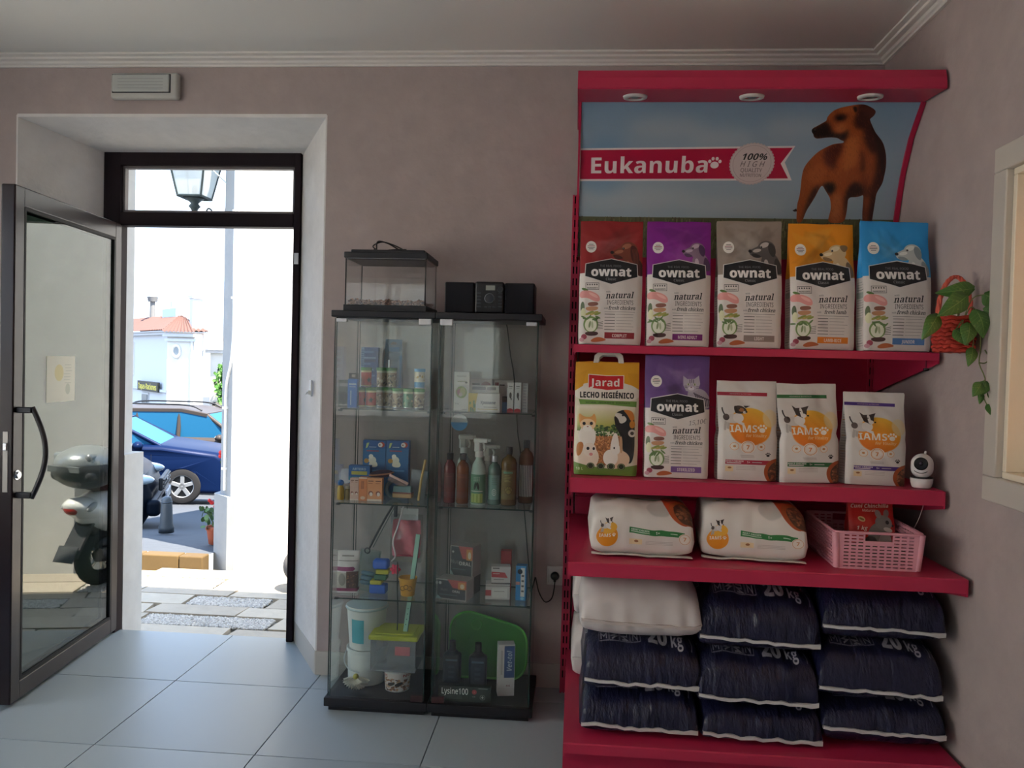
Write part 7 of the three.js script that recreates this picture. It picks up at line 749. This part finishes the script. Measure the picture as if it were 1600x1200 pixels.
{ // house A: local x runs along its shaded front, turned so that the front faces left
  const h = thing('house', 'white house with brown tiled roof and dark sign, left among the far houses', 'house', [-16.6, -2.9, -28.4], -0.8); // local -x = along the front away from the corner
  part('walls', [box(9, 5.32, 1.4, -4.5, 2.66, -0.7)], far, h); part('cornice', [box(9.3, 0.14, 0.3, -4.5, 5.25, 0.05), box(9.1, 0.1, 0.12, -4.5, 2.85, 0.05)], far, h);
  part('roof_tiles', [tiledSlope([-9.2, 5.34, 0.35], [0.3, 5.34, 0.35], [-1.1, 6.05, -0.75], [-9.2, 6.05, -0.75], 42), tiledSlope([0.3, 5.34, -1.5], [-9.2, 5.34, -1.5], [-9.2, 6.05, -0.75], [-1.1, 6.05, -0.75], 42)], tileMat, h); part('roof_tiles', [tiledSlope([0.3, 5.34, 0.35], [0.3, 5.34, -1.5], [-1.1, 6.05, -0.75], [-1.1, 6.05, -0.75], 9)], tileMat, h); part('soffit', box(9.5, 0.05, 1.8, -4.5, 5.31, -0.6), far, h);
  const w = part('window', [box(1.3, 1.5, 0.1, -5.7, 4.15, 0.0)], M(0xdcdad4, 0.6), h); part('shutter', box(1.1, 1.3, 0.06, -5.7, 4.15, 0.06), M(0x8f9184, 0.6), w);
  const w2 = part('window', [box(0.95, 0.75, 0.1, -3.1, 2.3, 0.0)], M(0xb9b9b6, 0.6), h); part('pane', box(0.8, 0.6, 0.04, -3.1, 2.3, 0.06), M(0x5a6468, 0.2), w2);
  const sg = part('shop_sign', box(3.0, 0.42, 0.08, -2.3, 2.98, 0.14), M(0x2a281c, 0.5), h, 'dark sign with yellow lettering'); part('lettering', box(2.9, 0.38, 0.01, -2.3, 2.98, 0.186), new THREE.MeshStandardMaterial({ map: tex(512, 70, (c) => { rect(c, 0, 0, 512, 70, '#2c2a1c'); txt(c, 'Tapas-Raciones', 256, 37, 62, { weight: 'bold', color: '#d8c83a', sx: 1.02 }); }), roughness: 0.6 }), sg);
  for (const [x, z, hh] of [[-5.0, -0.75, 0.7]]) { const ch = part('chimney', [cyl(0.11, 0.13, hh + 0.3, x, 6.1 + hh / 2, z, 10), cyl(0.25, 0.2, 0.22, x, 6.2 + hh, z, 12)], M(0x6a6a68, 0.7), h); }
  part('roof_box', [box(1.9, 0.45, 0.5, -1.9, 6.12, -0.8), cyl(0.22, 0.22, 0.3, -1.8, 6.48, -0.8, 12)], M(0xa9bcc8, 0.6), h); part('chimney', [box(0.42, 1.3, 0.4, -0.1, 6.1, -1.1), box(0.55, 0.12, 0.5, -0.1, 6.78, -1.1)], far, h);
}
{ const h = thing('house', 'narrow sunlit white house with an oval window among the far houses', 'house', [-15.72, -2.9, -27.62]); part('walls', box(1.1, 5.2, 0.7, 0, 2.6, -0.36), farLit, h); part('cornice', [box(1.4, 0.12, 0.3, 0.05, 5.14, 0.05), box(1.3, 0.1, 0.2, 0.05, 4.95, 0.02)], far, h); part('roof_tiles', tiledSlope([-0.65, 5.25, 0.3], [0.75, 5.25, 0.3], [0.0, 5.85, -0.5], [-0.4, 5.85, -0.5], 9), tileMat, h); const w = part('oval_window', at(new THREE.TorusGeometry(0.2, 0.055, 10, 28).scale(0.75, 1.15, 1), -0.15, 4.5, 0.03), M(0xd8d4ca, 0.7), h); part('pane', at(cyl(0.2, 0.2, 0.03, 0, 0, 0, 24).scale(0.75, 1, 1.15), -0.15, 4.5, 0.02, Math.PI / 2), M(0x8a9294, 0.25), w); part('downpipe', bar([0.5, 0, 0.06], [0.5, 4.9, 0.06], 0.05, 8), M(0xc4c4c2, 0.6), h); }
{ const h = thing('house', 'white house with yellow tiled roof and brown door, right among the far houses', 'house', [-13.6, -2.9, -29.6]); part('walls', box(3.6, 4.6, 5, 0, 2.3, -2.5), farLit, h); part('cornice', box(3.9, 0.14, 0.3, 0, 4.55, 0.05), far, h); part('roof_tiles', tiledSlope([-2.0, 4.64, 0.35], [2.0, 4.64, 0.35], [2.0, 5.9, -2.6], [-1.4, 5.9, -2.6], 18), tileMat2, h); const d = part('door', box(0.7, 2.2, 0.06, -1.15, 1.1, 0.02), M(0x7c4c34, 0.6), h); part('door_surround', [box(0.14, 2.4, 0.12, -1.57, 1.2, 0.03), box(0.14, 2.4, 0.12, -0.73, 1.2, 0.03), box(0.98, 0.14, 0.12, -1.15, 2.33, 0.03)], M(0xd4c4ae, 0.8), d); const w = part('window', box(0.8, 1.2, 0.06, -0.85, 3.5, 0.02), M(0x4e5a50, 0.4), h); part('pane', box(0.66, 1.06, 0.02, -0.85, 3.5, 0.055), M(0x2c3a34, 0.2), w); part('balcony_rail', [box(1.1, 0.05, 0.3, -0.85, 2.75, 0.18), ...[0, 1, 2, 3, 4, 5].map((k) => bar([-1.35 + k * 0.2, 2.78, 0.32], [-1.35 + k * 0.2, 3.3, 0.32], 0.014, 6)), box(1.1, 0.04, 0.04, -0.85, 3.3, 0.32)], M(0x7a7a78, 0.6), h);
  const vine = thing('climbing_plant', 'green climbing plant hanging from the balcony of the far right house', 'plant', [-14.5, 0.55, -29.05]); const lv = []; for (let i = 0; i < 420; i++) { const y = R(-1.05, 0.55), r = 0.42 * (1 - Math.abs(y + 0.1) * 0.5); lv.push(at(new THREE.CircleGeometry(R(0.05, 0.1), 6), R(-r, r), y, R(-0.2, 0.25), R(-1.2, 0.6), R(0, 6), 0)); } part('leaves', lv, new THREE.MeshStandardMaterial({ color: 0x4c7a34, roughness: 0.8, side: THREE.DoubleSide }), vine); part('stem', tube([[0.05, -1.0, -0.05], [0, -0.4, 0], [0.06, 0.5, -0.1]], 0.03, 20, 6), M(0x5c4a34, 0.8), vine); }

renderer.render(scene, camera);
